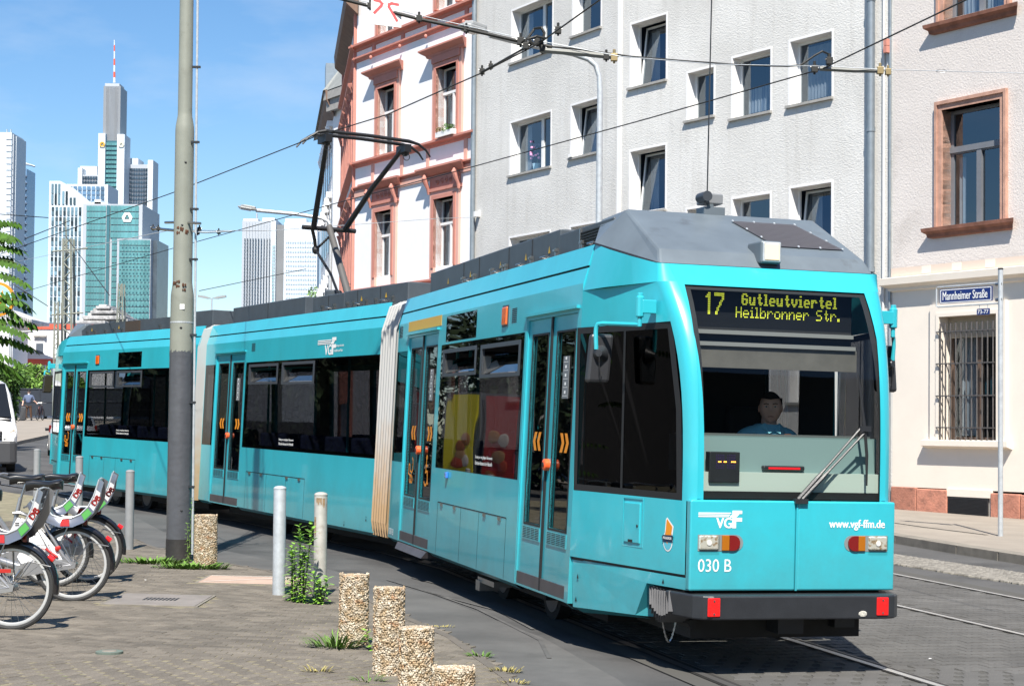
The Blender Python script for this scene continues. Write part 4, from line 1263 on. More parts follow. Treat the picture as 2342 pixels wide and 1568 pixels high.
def sheet(name, pts, lift, m, step=None):
    g = MB()
    g.v = [Vector((x, y, ground_z(x, y) + lift)) for x, y in pts]
    g.f = [list(range(len(pts)))]; g.mi = [0]
    o = g.build(name, m, recalc=False)
    if o.data.polygons[0].normal.z < 0:
        o.data.flip_normals()
    o['kind'] = 'structure'
    return o
g = MB()
xs = [-3500, -900, -300, -120, -45, -30, -15, 0, 15, 30, 45, 120, 300, 900, 3500]
ys = [-900, -200, -60, -20, 0, 15, 30, 50] + list(range(55, 101, 5)) + [120, 140, 200, 400, 900, 2000, 6000]
g.v = [Vector((x, y, ground_z(x, y))) for y in ys for x in xs]
n = len(xs)
g.f = [[j*n+i, j*n+i+1, (j+1)*n+i+1, (j+1)*n+i] for j in range(len(ys)-1) for i in range(n-1)]
g.mi = [0] * len(g.f)
gr = g.build('ground', ASPH, recalc=False); gr['kind'] = 'structure'

# worn asphalt lane along the near side of the tracks
edge = [(-9.6, 33.5), (-7.2, 28.2), (-5.86, 24.46), (-5.4, 23.3), (-4.46, 21.41), (-3.52, 19.93), (-2.71, 18.9), (-1.86, 17.35), (-1.38, 16.3), (-0.91, 14.9), (-0.45, 13.6), (0.02, 11.54), (.3, 9.5), (.6, 4), (.7, -6)]
def off(pts, d):
    res = []
    for i, p in enumerate(pts):
        a = Vector(pts[max(i-1, 0)]); b = Vector(pts[min(i+1, len(pts)-1)])
        t = (b - a).normalized(); nrm = Vector((-t.y, t.x))
        res.append((p[0] + nrm.x * d, p[1] + nrm.y * d))
    return res
e2 = off(edge, .75); e1 = off(edge, .02)
g = MB()
for a, b, c, d in zip(e1, e1[1:], e2[1:], e2):
    n0 = len(g.v); g.v += [Vector((x, y, ground_z(x, y) + .004)) for x, y in (a, b, c, d)]; g.f.append([n0, n0+1, n0+2, n0+3]); g.mi.append(0)
e3 = off(edge, 1.5)
o = g.build('gutter_strip', ASPH2); o['kind'] = 'structure'
# pale scoring left in the asphalt
SCUFF = mat('tyre_scuff', (0.085, 0.083, 0.08), rough=.9, var=.3, vscale=3)
for pts in ([(-1.35, 18.3), (-.75, 16.9), (-.1, 15.6), (.2, 14.3)], [(-1.1, 18.6), (-.4, 17.2), (.1, 15.9)], [(-.9, 17.3), (-.3, 15.7), (.25, 13.6), (.3, 12.6)]):
    g = MB()
    for (a, b) in zip(pts, pts[1:]):
        t = (Vector(b) - Vector(a)).normalized(); nn = Vector((-t.y, t.x)) * .018
        n0 = len(g.v); g.v += [Vector((x, y, ground_z(x, y) + .0085)) for x, y in ((a[0]-nn.x, a[1]-nn.y), (b[0]-nn.x, b[1]-nn.y), (b[0]+nn.x, b[1]+nn.y), (a[0]+nn.x, a[1]+nn.y))]
        g.f.append([n0, n0+1, n0+2, n0+3]); g.mi.append(0)
    o = g.build('tyre_scuff', SCUFF); o['kind'] = 'structure'

# ---- near pavement on the left with its small setts
base = edge + [(-30, -6), (-30, 30), (-22, 44), (-15.5, 41.5)]
pave = sheet('left_pavement', base, .0105, JOINT)
def inside(x, y, poly):
    c = False; j = len(poly) - 1
    for i in range(len(poly)):
        xi, yi = poly[i]; xj, yj = poly[j]
        if (yi > y) != (yj > y) and x < (xj - xi) * (y - yi) / (yj - yi) + xi: c = not c
        j = i
    return c
plates = [((-3.30, 15.70), .44, .48), ((-2.75, 17.75), .52, .42)]
def block_mesh(name, outline, h, m, bev=.006):
    me = bpy.data.meshes.new(name)
    n = len(outline)
    cx = sum(p[0] for p in outline) / n; cy = sum(p[1] for p in outline) / n
    v = [(x, y, -.02) for x, y in outline] + [(x, y, h - bev) for x, y in outline] + [(cx + (x - cx) * (1 - bev * 14), cy + (y - cy) * (1 - bev * 14), h) for x, y in outline]
    f = []
    for L in (0, 1):
        for k in range(n):
            f.append([L*n + k, L*n + (k+1) % n, (L+1)*n + (k+1) % n, (L+1)*n + k])
    f.append([2*n + k for k in range(n)])
    me.from_pydata(v, [], f); me.materials.append(m)
    return me
def lay(parent, name, me, spots, limit=300):
    """spots: (x, y, lift, rot); the nearest are parts, the rest one joined part"""
    spots = sorted(spots, key=lambda s: s[0] ** 2 + s[1] ** 2)
    near, far = spots[:limit], spots[limit:]
    ang = GA; 
    tilt = Matrix(((1, 0, 0), (0, 1, 0), (GA, GB, 1)))
    for x, y, l_, r in near:
        o = bpy.data.objects.new(name, me); COL.objects.link(o)
        o.parent = parent
        o.matrix_local = Matrix.Translation((x, y, ground_z(x, y) + l_)) @ NG.to_track_quat('Z', 'Y').to_matrix().to_4x4() @ Matrix.Rotation(r, 4, 'Z')
    if far:
        vs, fs = [], []
        bv = [v.co.copy() for v in me.vertices]; bf = [list(p.vertices) for p in me.polygons]
        for x, y, l_, r in far:
            n0 = len(vs); c_, s_ = math.cos(r), math.sin(r)
            for v in bv:
                X = x + v.x * c_ - v.y * s_; Y = y + v.x * s_ + v.y * c_
                vs.append((X, Y, GA * X + GB * Y + l_ + v.z))
            fs += [[n0 + i for i in f] for f in bf]
        m2 = bpy.data.meshes.new(name + '_field'); m2.from_pydata(vs, [], fs); m2.materials.append(me.materials[0])
        o = bpy.data.objects.new(name + '_field', m2); COL.objects.link(o); o.parent = parent; o['kind'] = 'stuff'
rnd = random.Random(3)
sett = block_mesh('sett', [(-.0785, -.049), (.0785, -.049), (.0785, .049), (-.0785, .049)], .006, PAVER, .0025)
spots = []
ROT = math.radians(-13)
for j in range(-30, 190):
    for i in range(-70, 70):
        u = (i + (.5 if j % 2 else 0)) * .162; v = j * .103
        # rows sag into shallow arcs
        v2 = v + .10 * math.cos(u * 1.9)
        x = -2.2 + u * math.cos(ROT) - v2 * math.sin(ROT); y = 8.0 + u * math.sin(ROT) + v2 * math.cos(ROT)
        if y < 10.7 or y > 26 or x < -.31 * y - .3 or x > 1: continue
        if not inside(x, y, edge + [(-30, -6), (-30, 40)]) : continue
        if any(abs(x - p[0][0]) < p[1] + .05 and abs(y - p[0][1]) < p[2] + .06 for p in plates): continue
        spots.append((x + rnd.uniform(-.003, .003), y + rnd.uniform(-.003, .003), .008 + rnd.uniform(-.0012, .0015), ROT - .19 * math.sin(u * 1.9) + rnd.uniform(-.012, .012)))
lay(pave, 'sett', sett, spots)
# flush edging stones between pavement and road
g = MB()
edg = mat('edging_stone', (.12, .105, .088), rough=.9, var=.2, vscale=3, island=.15, bump=.3, bscale=90)
eo = off(edge, -.07)
for a, b, c, d in zip(edge[1:-2], edge[2:-1], eo[2:-1], eo[1:-2]):
    L = (Vector(b) - Vector(a)).length; k = max(1, int(L / .9))
    for q in range(k):
        t0, t1 = q / k + .004, (q + 1) / k - .004
        P = [Vector(a).lerp(Vector(b), t0), Vector(a).lerp(Vector(b), t1), Vector(d).lerp(Vector(c), t1), Vector(d).lerp(Vector(c), t0)]
        m = MB()
        lo = [Vector((p.x, p.y, ground_z(p.x, p.y) - .02)) for p in P]; hi = [Vector((p.x, p.y, ground_z(p.x, p.y) + .0175)) for p in P]
        m.v = lo + hi; m.f = [[0,1,2,3], [4,5,6,7], [0,1,5,4], [1,2,6,5], [2,3,7,6], [3,0,4,7]]; m.mi = [0] * 6
        m.build('edging_stone', edg, pave)

# ---- track bed: grooved rails, interlocking blocks
def tline(lat, s0=-13, s1=7.0, ds=.5):
    pts = []
    s = s0
    while s <= s1 + .01:
        c_ = .004 * min(0, s) ** 2 * .45                     # the curve eases towards the viewer
        p = T1(s, lat - c_ * .2, 0); pts.append((p.x, p.y)); s += ds
    return pts
def path_back(lat):
    """continues behind section 1 under sections 2 and 3"""
    pts = tline(lat, -13, 6.6)
    for F, ss in ((T2, (1.0, 3.0, 5.0, 7.2)), (T3, (.3, 2.3, 4.5, 7.0, 10, 14, 20))):
        for s in ss:
            p = F(s, lat - (.0 if F is T2 else -.0), 0); pts.append((p.x, p.y))
    return pts
track = sheet('track_bed', tline(.30, -13, 7)[:] + tline(6.45, -13, 7)[::-1], .0095, BLOCKJ)
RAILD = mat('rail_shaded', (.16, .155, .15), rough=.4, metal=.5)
def rail(lat, name, full=False):
    pts = path_back(lat) if full else tline(lat, -13, 9)
    def ribbon(d0, d1, z, m, nm, parent):
        g = MB()
        A, B = off(pts, -d0), off(pts, -d1)
        for a, b, c, d in zip(A, A[1:], B[1:], B):
            n0 = len(g.v); g.v += [Vector((x, y, ground_z(x, y) + z)) for x, y in (a, b, c, d)]; g.f.append([n0, n0+1, n0+2, n0+3]); g.mi.append(0)
        o = g.build(nm, m, parent)
        return o
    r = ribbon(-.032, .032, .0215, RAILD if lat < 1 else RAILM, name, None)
    r['kind'] = 'structure'
    gr_ = ribbon(.0325, .078, .0175, RAILG, 'rail_groove', r)
    lp = ribbon(.0785, .095, .0195, mat_lip, 'rail_lip', r)
    sd = ribbon(-.05, -.0325, .0175, RAILG, 'rail_filler', r)
    return r
mat_lip = mat('rail_lip', (.16, .15, .14), rough=.5, metal=.6)
R1 = rail(.53, 'rail', True); R2 = rail(2.02, 'rail', True); R3 = rail(4.33, 'rail'); R4 = rail(6.10, 'rail')
H = [(-.10, -.08), (-.06, -.08), (-.04, -.062), (.04, -.062), (.06, -.08), (.10, -.08), (.10, .08), (.06, .08), (.04, .062), (-.04, .062), (-.06, .08), (-.10, .08)]
blk = block_mesh('interlocking_block', [(x * .985, y * .98) for x, y in H], .008, BLOCK, .002)
spots = []
rot = math.radians(15.88)
lats = [.53, 2.02, 4.33, 6.10]
for i in range(-75, 50):
    for j in range(0, 42):
        s = i * .165 + .02; lat = .37 + j * .203 + (0.10 if i % 2 else 0)
        if lat > 6.35: continue
        if any(-.10 < lat - L < .17 for L in lats): 
            if any(-.145 < lat - L < .205 for L in lats): continue
        if lat < .6: continue
        p = T1(s, lat, 0)
        if s < -4.2: continue
        spots.append((p.x, p.y, .006 + rnd.uniform(-.0012, .0016), rot + rnd.uniform(-.01, .01)))
lay(track, 'interlocking_block', blk, spots)

# ---- right-hand side: asphalt, cobble strip, kerb, pavement
kl = [(4.5, 33.5), (5.3, 29.6), (6.01, 26.38), (6.42, 24.63), (7.04, 22.3), (8.2, 18), (10, 12), (13, 3)]
kl = [(5.0, 31.0), (5.55, 28.4), (6.05, 26.2), (6.5, 24.3), (7.1, 22.2), (8.3, 18), (10, 12), (13, 3)]
ctr = sheet('right_pavement', kl + [(40, 3), (40, 8), (8.6, 36.6), (-3, 54), (-5, 52)], .125, PAVE_R)
ksx = off(kl, .30)
for a, b, c, d in zip(kl[:-2], kl[1:-1], ksx[1:-1], ksx[:-2]):
    L = (Vector(b) - Vector(a)).length; k = max(1, int(L / 1.05))
    for q in range(k):
        t0, t1 = q / k + .003, (q + 1) / k - .003
        P = [Vector(a).lerp(Vector(b), t0), Vector(a).lerp(Vector(b), t1), Vector(d).lerp(Vector(c), t1), Vector(d).lerp(Vector(c), t0)]
        lo = [Vector((p.x, p.y, ground_z(p.x, p.y) - .02)) for p in P]; hi = [Vector((p.x, p.y, ground_z(p.x, p.y) + .13)) for p in P]
        m = MB(); m.v = lo + hi; m.f = [[0,1,2,3], [4,5,6,7], [0,1,5,4], [1,2,6,5], [2,3,7,6], [3,0,4,7]]; m.mi = [0] * 6
        m.build('kerb_stone', KERB, ctr, bevel=.012)
# vertical face under the slab edge
# cobble strip
cA = [(4.75, 23.7), (5.04, 22.35), (5.65, 20.6), (6.15, 19.4), (6.9, 16.5)]
cB = [(5.15, 25.0), (5.5, 23.7), (6.05, 22.3), (6.72, 20.6), (7.8, 17.0)]
strip = sheet('cobble_strip', cA + cB[::-1], .004, JOINT)
vs, fs = [], []
for k in range(3200):
    t = rnd.random() * (len(cA) - 1.001); i = int(t); f_ = t - i
    a = Vector(cA[i]).lerp(Vector(cA[i+1]), f_); b = Vector(cB[i]).lerp(Vector(cB[i+1]), f_)
    # placed on a jittered grid
rows = 62
for i in range(0, 96):
    tt = i / 96 * (len(cA) - 1.001); q = int(tt); f_ = tt - q
    a = Vector(cA[q]).lerp(Vector(cA[q+1]), f_); b = Vector(cB[q]).lerp(Vector(cB[q+1]), f_)
    nn = int((b - a).length / .085)
    for j in range(nn):
        p = a.lerp(b, (j + (.5 if i % 2 else 0) + rnd.uniform(-.1, .1)) / nn)
        r = .034 + rnd.uniform(-.004, .004); z = ground_z(p.x, p.y)
        n0 = len(vs); ro = rnd.random() * 1.5
        for (rr_, zz) in ((r * 1.25, .0), (r * 1.2, .016), (r * .75, .026)):
            for c in range(4):
                an = ro + math.pi / 2 * c
                vs.append((p.x + rr_ * math.cos(an), p.y + rr_ * math.sin(an), z + zz))
        for L in (0, 4):
            for c in range(4):
                fs.append([n0 + L + c, n0 + L + (c+1) % 4, n0 + L + 4 + (c+1) % 4, n0 + L + 4 + c])
        fs.append([n0 + 8 + c for c in range(4)])
me = bpy.data.meshes.new('cobbles'); me.from_pydata(vs, [], fs); me.materials.append(COBB)
o = bpy.data.objects.new('cobbles', me); COL.objects.link(o); o.parent = strip; o['kind'] = 'stuff'
# patched joint running over the right pavement
CRACK = mat('bitumen_joint', (.04, .038, .034), rough=.8)
pts = [(6.2, 30.8), (6.7, 30.2), (7.1, 28.6), (7.7, 26.9)]
g = MB()
for a, b in zip(pts, pts[1:]):
    t = (Vector(b) - Vector(a)).normalized(); nn = Vector((-t.y, t.x)) * .03
    n0 = len(g.v); g.v += [Vector((x, y, ground_z(x, y) + .131)) for x, y in ((a[0]-nn.x, a[1]-nn.y), (b[0]-nn.x, b[1]-nn.y), (b[0]+nn.x, b[1]+nn.y), (a[0]+nn.x, a[1]+nn.y))]
    g.f.append([n0, n0+1, n0+2, n0+3]); g.mi.append(0)
g.build('bitumen_joint', CRACK, ctr)
# far pavement by the fence
g = MB()
fp = [at(38, 1000, 62), at(125, 962, 78)]
kA = [(-23.5, 66), (-22.0, 72), (-21.5, 80), (-21.2, 96)]
kA = [(-19.2, 60), (-21.2, 72), (-22.6, 84), (-23.2, 100)]
kB = [(-60, 60), (-60, 72), (-60, 84), (-60, 104)]
for a, b, c, d in zip(kA, kA[1:], kB[1:], kB):
    n0 = len(g.v); g.v += [Vector((x, y, ground_z(x, y) + .14)) for x, y in (a, b, c, d)]; g.f.append([n0, n0+1, n0+2, n0+3]); g.mi.append(0)
    n0 = len(g.v); g.v += [Vector((x, y, ground_z(x, y) + z)) for x, y, z in ((*a, .14), (*b, .14), (*b, -.02), (*a, -.02))]; g.f.append([n0, n0+1, n0+2, n0+3]); g.mi.append(0)
o = g.build('far_pavement', PAVE_R); o['kind'] = 'structure'

# service plates let into the pavement
def plate(cx, cy, hw, hd, m, label, cat, name, grille=False):
    t = thing(name, (cx, cy, ground_z(cx, cy)), label, cat)
    T = lambda a, b, c: Vector((cx + a, cy + b, ground_z(cx + a, cy + b) + c))
    g = MB(T); g.box(-hw, hw, -hd, hd, -.01, .024); g.build('cover', m, t, bevel=.004)
    g = MB(T); g.wall(-hw - .03, hw + .03, -hd - .03, hd + .03, [(-hw - .004, hw + .004, -hd - .004, hd + .004)], .03, P=lambda u, v, w: (u, v, .021 - w)); g.build('cover_frame', KERB, t)
    if grille:
        for i in range(9):
            g = MB(T); u = -.14 + i * .036; g.box(u, u + .02, -.10, .12, .02, .0255); g.build('drain_slot', BLACK, t)
    return t
COVER = mat('concrete_cover', (.20, .18, .165), rough=.85, var=.15, vscale=4, bump=.2, bscale=80)
plate(-3.30, 15.70, .42, .45, COVER, 'grey concrete drain cover with a short slotted grating in the left pavement', 'drain cover', 'drain_cover', True)
sl = plate(-2.75, 17.75, .50, .38, mat('pink_slab', (.42, .30, .235), rough=.85, var=.15, vscale=3), 'pinkish stone slab with a chalk cross, let into the pavement behind the metal bollards', 'paving slab', 'marked_slab')
TT = lambda a, b, c: Vector((-2.75 + a, 17.75 + b, ground_z(-2.75 + a, 17.75 + b) + c))
g = MB(TT)
for (a, b) in (((-.45, -.33), (.42, .31)), ((-.48, .31), (.48, .34)), ((.2, .35), (.5, -.1))):
    t = (Vector(b) - Vector(a)).normalized(); nn = Vector((-t.y, t.x)) * .012
    g.face((a[0]-nn.x, a[1]-nn.y, .028), (b[0]-nn.x, b[1]-nn.y, .028), (b[0]+nn.x, b[1]+nn.y, .028), (a[0]+nn.x, a[1]+nn.y, .028))
g.build('chalk_mark', mat('chalk', (.7, .66, .6), rough=.9), sl, weld=False)
p = on_ground(250, 1497); t = thing('valve_cap', p, 'small round green-rimmed valve cap flush in the left pavement', 'valve cap')
g = MB(lambda a, b, c: p + Vector((a, b, c))); g.lathe((0, 0, .0), [(.10, .0), (.10, .030), (.085, .031)], 20); g.build('rim', mat('verdigris', (.12, .15, .125), rough=.8), t)
g = MB(lambda a, b, c: p + Vector((a, b, c))); g.lathe((0, 0, .031), [(.055, .0), (.05, .004)], 16); g.build('cap', KERB, t)
# litter: scraps of paper and butts
for k, (px, py, lb) in enumerate([(905, 1487, 'beside the pebble bollards'), (700, 1350, 'near the tall weed'), (2130, 1505, 'on the track paving right of the tram'), (335, 1325, 'by the drain cover')]):
    q = on_ground(px, py, .03)
    g = MB(lambda a, b, c: Vector((a, b, c))); g.v = [Vector((a, b, c)) for a, b, c in ((-.02, -.01, .0), (.02, -.012, .004), (.022, .012, .0), (-.018, .01, .006))]; g.f = [[0, 1, 2, 3]]; g.mi = [0]
    o = g.build('paper_scrap', WHITE); o.location = q; o.rotation_euler = (0, 0, k * 1.3)
    tag(o, 'tiny pale scrap of litter ' + lb, 'litter', 'scraps of litter on the ground')
# ================================================================== FACADES
STUCCO = mat('rough_stucco', (0.60, 0.595, 0.585), rough=0.95, bump=1.0, bscale=9, bdist=0.035, var=0.06, vscale=1.0, stretch=(1, 1, 1.6))
def stucco():
    m = bpy.data.materials.new('scratched_stucco'); m.use_nodes = True
    n, l = m.node_tree.nodes, m.node_tree.links; b = n['Principled BSDF']; b.inputs['Roughness'].default_value = .95
    tcn = n.new('ShaderNodeTexCoord'); mpn = n.new('ShaderNodeMapping'); mpn.inputs['Scale'].default_value = (1, 1, 1.8)
    a = n.new('ShaderNodeTexNoise'); a.inputs['Scale'].default_value = 12; a.inputs['Detail'].default_value = 6; a.inputs['Roughness'].default_value = .7
    v = n.new('ShaderNodeTexVoronoi'); v.inputs['Scale'].default_value = 18
    ad = n.new('ShaderNodeMath'); ad.operation = 'MULTIPLY_ADD'; ad.inputs[1].default_value = .6
    bp = n.new('ShaderNodeBump'); bp.inputs['Strength'].default_value = .42; bp.inputs['Distance'].default_value = .018
    c = n.new('ShaderNodeTexNoise'); c.inputs['Scale'].default_value = .5; c.inputs['Detail'].default_value = 6
    r = n.new('ShaderNodeValToRGB'); r.color_ramp.elements[0].position = .35; r.color_ramp.elements[0].color = (.60, .585, .555, 1); r.color_ramp.elements[1].position = .65; r.color_ramp.elements[1].color = (.71, .695, .665, 1)
    l.new(tcn.outputs['Object'], mpn.inputs[0]); l.new(mpn.outputs[0], a.inputs[0]); l.new(mpn.outputs[0], v.inputs[0])
    l.new(v.outputs['Distance'], ad.inputs[0]); l.new(a.outputs['Fac'], ad.inputs[2]); l.new(ad.outputs[0], bp.inputs['Height']); l.new(bp.outputs[0], b.inputs['Normal'])
    l.new(tcn.outputs['Object'], c.inputs[0]); l.new(c.outputs['Fac'], r.inputs[0])
    m2 = n.new('ShaderNodeMapping'); m2.inputs['Scale'].default_value = (2.6, 2.6, .22); s = n.new('ShaderNodeTexNoise'); s.inputs['Scale'].default_value = 1.6; s.inputs['Detail'].default_value = 8; s.inputs['Roughness'].default_value = .7
    k = n.new('ShaderNodeMapRange'); k.inputs[1].default_value = .5; k.inputs[2].default_value = .75; k.inputs[4].default_value = .45; x = n.new('ShaderNodeMix'); x.data_type = 'RGBA'; x.inputs[7].default_value = (.44, .42, .385, 1)
    l.new(tcn.outputs['Object'], m2.inputs[0]); l.new(m2.outputs[0], s.inputs['Vector']); l.new(s.outputs['Fac'], k.inputs[0]); l.new(k.outputs[0], x.inputs[0]); l.new(r.outputs[0], x.inputs[6]); l.new(x.outputs[2], b.inputs['Base Color'])
    return m
STUCCO = stucco()
SMOOTHW = mat('smooth_white_render', (0.80, 0.79, 0.78), rough=0.9, var=0.02, vscale=2)
PLASTER = mat('beige_plaster', (0.68, 0.625, 0.585), rough=0.92, bump=.5, bscale=26, bdist=.02, var=.05, vscale=.8, dirt=(.50, .45, .41), dscale=.7, dpos=(.55, .75))
PLASTER2 = mat('cream_plaster', (0.78, 0.71, 0.62), rough=0.9, bump=.15, bscale=20, bdist=.01, var=.04, vscale=1.2)
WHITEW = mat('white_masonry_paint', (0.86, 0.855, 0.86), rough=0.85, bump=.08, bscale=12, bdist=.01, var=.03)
SALMON = mat('salmon_stone_paint', (0.53, 0.225, 0.175), rough=0.8, var=.09, vscale=3, bump=.1, bscale=20, dirt=(.33, .12, .09), dscale=1.5, dpos=(.58, .8))
SALMONL = mat('salmon_light', (0.66, 0.38, 0.31), rough=0.85, var=.06, vscale=2)
SANDST = mat('red_sandstone', (0.50, 0.29, 0.215), rough=0.85, var=.16, vscale=5, bump=.25, bscale=30, bdist=.01, dirt=(.20, .10, .07), dscale=2.2, dpos=(.5, .75))
SANDDK = mat('weathered_sandstone', (0.24, 0.105, 0.07), rough=.9, var=.35, vscale=4, bump=.3, bscale=30)
PLINTH = mat('plinth_sandstone', (0.44, 0.19, 0.13), rough=.9, var=.2, vscale=4, rand=.18, bump=.6, bscale=22, bdist=.02, dirt=(.22, .11, .08), dscale=5, dpos=(.5, .7))
SILLG = mat('sill_concrete', (0.33, 0.32, 0.30), rough=.9, var=.15, vscale=5)
FRAMEW = mat('white_window_frame', (.78, .78, .77), rough=.45)
FRAMEG = mat('grey_window_frame', (.17, .18, .20), rough=.45, var=.1)
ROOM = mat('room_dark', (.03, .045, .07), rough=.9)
CURT = mat('net_curtain', (.62, .64, .68), rough=.9, var=.1)
CURTS = mat('striped_curtain', (.35, .42, .55), rough=.9, stretch=(9, 9, .2), col2=(.75, .78, .82), cscale=2.2, cpos=(.48, .52))
ZINC = mat('zinc_pipe', (.27, .31, .34), rough=.45, metal=.5, var=.12, vscale=6)
PIPEW = mat('white_pipe', (.62, .62, .61), rough=.6)

F3o = Vector((8.0143, 34.9817, 0)); F3 = Frame(F3o, -34, True)
F2b = Frame(F3o, -35, True)
F2a = Frame(F2b(9.3, 0, 0), -31, True)
F1 = Frame(F2a(7.45, 0, 0), -33, True)
def FP(F, off_=0.0):
    return lambda u, w, v: F(u, w + off_, v)
idP = lambda u, v, w: (u, w, v)

def pane_set(F, par, u0, u1, v0, v1, d, frame_m=FRAMEW, fw=.06, mullions=(), transoms=(), tilt=0.0, curtain=None, sill_board=True, room=True):
    """one window: fixed frame > panes, room recess, curtain; u0..u1 is the clear opening, d the recess"""
    us = [u0] + list(mullions) + [u1]
    vs_ = [v0] + list(transoms) + [v1]
    holes = []
    for a, b in zip(us, us[1:]):
        for c, e in zip(vs_, vs_[1:]):
            holes.append((a + fw, b - fw, c + fw, e - fw))
    H_ = v1 - v0
    lean = (lambda v: (v - v0) * math.tan(tilt)) if tilt else (lambda v: 0.0)
    g = MB(FP(F)); g.wall(u0, u1, v0, v1, [(u0 + .035, u1 - .035, v0 + .035, v1 - .035)] if tilt else holes, .06, P=lambda u, v, w: (u, d + w, v))
    fr = g.build('window_frame', frame_m, par)
    if tilt:
        g = MB(FP(F)); g.wall(u0 + .04, u1 - .04, v0 + .04, v1 - .04, [(a + .03, b - .03, c + .02, e - .03) for a, b, c, e in holes], .05, P=lambda u, v, w: (u, d + .02 + w + lean(v), v))
        g.build('tilted_sash', frame_m, fr)
    for a, b, c, e in holes:
        g = MB(FP(F)); g.face((a - .04, d + .035 + lean(c), c - .04), (b + .04, d + .035 + lean(c), c - .04), (b + .04, d + .035 + lean(e), e + .04), (a - .04, d + .035 + lean(e), e + .04))
        g.build('pane', GLASS_WIN, fr)
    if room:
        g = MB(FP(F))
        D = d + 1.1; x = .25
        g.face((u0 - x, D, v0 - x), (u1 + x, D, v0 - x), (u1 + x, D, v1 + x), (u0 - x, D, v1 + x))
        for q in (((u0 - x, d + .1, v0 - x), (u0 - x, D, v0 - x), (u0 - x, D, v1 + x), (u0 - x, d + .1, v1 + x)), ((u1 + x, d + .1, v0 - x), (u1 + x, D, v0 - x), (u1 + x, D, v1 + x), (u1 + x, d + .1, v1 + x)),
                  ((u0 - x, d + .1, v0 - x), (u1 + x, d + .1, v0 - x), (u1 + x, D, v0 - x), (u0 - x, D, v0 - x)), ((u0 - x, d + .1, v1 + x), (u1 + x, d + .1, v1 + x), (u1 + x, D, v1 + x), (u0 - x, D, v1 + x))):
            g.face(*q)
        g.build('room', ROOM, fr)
    if curtain:
        kind, a, b, c, e = curtain
        g = MB(FP(F)); nseg = max(4, int((b - a) / .05)); dd = d + .16 + (H_ * math.tan(tilt) if tilt else 0)
        for k in range(nseg):
            x0, x1 = a + (b - a) * k / nseg, a + (b - a) * (k + 1) / nseg
            w0, w1 = (.025 if k % 2 else 0), (0 if k % 2 else .025)
            g.face((x0, dd + w0, c), (x1, dd + w1, c), (x1, dd + w1, e), (x0, dd + w0, e))
        g.build('curtain', CURTS if kind == 's' else CURT, fr, weld=False)
    return fr

def mouldprof(name, F, par, u0, u1, prof, m, returns=True):
    """horizontal moulding: prof = [(protrusion, z)...] swept from u0 to u1, mitred ends"""
    g = MB(FP(F))
    n = len(prof)
    A = [g.pt((u0 - (p if returns else 0) * (-1 if u0 > u1 else 1), -p, z)) for p, z in prof]
    B = [g.pt((u1 + (p if returns else 0) * (-1 if u0 > u1 else 1), -p, z)) for p, z in prof]
    A0 = [g.pt((u0, .02, z)) for p, z in prof]; B0 = [g.pt((u1, .02, z)) for p, z in prof]
    for k in range(n - 1):
        g.idx([A[k], A[k+1], B[k+1], B[k]]); g.idx([A0[k], A0[k+1], A[k+1], A[k]]); g.idx([B[k], B[k+1], B0[k+1], B0[k]])
    g.idx([A0[0], A[0], B[0], B0[0]]); g.idx([A[-1], A0[-1], B0[-1], B[-1]])
    return g.build(name, m, par)

def shell(F, par, u0, u1, z1, m, depth=10, roofm=None, z0=-.3, d0=1.9):
    g = MB(FP(F))
    g.face((u0, 0.02, z1), (u1, 0.02, z1), (u1, depth, z1), (u0, depth, z1)); 
    g.face((u0, .02, z0), (u0, depth, z0), (u0, depth, z1), (u0, .02, z1)); g.face((u1, .02, z0), (u1, depth, z0), (u1, depth, z1), (u1, .02, z1))
    g.face((u0, depth, z0), (u1, depth, z0), (u1, depth, z1), (u0, depth, z1))
    g.build('side_wall', m, par)
    roof = MB(FP(F)); roof.prism([(u0 - .0, -.35, z1), (u1, -.35, z1), (u1, depth / 2, z1 + 3.2), (u0, depth / 2, z1 + 3.2)], (0, 0, .12)); roof.prism([(u0, depth + .35, z1), (u1, depth + .35, z1), (u1, depth / 2, z1 + 3.2), (u0, depth / 2, z1 + 3.2)], (0, 0, .12))
    roof.build('roof', roofm or DARKP, par)

# ---- beige building on the right
B3 = thing('apartment_house', F3(-2, 0, .1), 'beige plastered house at the right edge with sandstone window frames and a barred ground-floor window', 'house')
gw = (-2.79, -1.33, 1.60, 4.11); uw = (-2.85, -1.36, 5.93, 8.34); tw = (-2.95, -1.4, 10.2, 12.5)
gw2 = (-6.2, -4.75, 1.60, 4.11); uw2 = (-6.3, -4.8, 5.93, 8.34); tw2 = (-6.3, -4.8, 10.2, 12.5)
g = MB(FP(F3)); g.wall(-11, 0, .62, 4.78, [gw, gw2], .35, P=idP, rim=False); g.build('ground_floor_wall', PLASTER2, B3)
g = MB(FP(F3)); g.wall(-11, 0, 5.2, 16, [uw, tw, uw2, tw2], .35, P=idP, rim=False); g.build('upper_wall', PLASTER, B3)
g = MB(FP(F3)); g.box(-11, .02, -.02, .1, 4.76, 5.2); g.build('band_course', PLASTER2, B3)
mouldprof('cornice', F3, B3, .02, -11, [(.0, 4.70), (.06, 4.72), (.07, 4.78), (.20, 4.84), (.21, 4.98), (.0, 5.02)], PLASTER2)
g = MB(FP(F3)); g.box(-11, .02, -.035, .02, 5.02, 5.2); g.build('frieze_panel', mat('frieze_peach', (.68, .56, .47), rough=.9), B3)
for u in (-.95, -1.75, -2.6):
    g = MB(FP(F3)); g.box(u - .12, u + .12, -.042, .0, 5.03, 5.19); g.build('frieze_block', PLASTER2, B3)
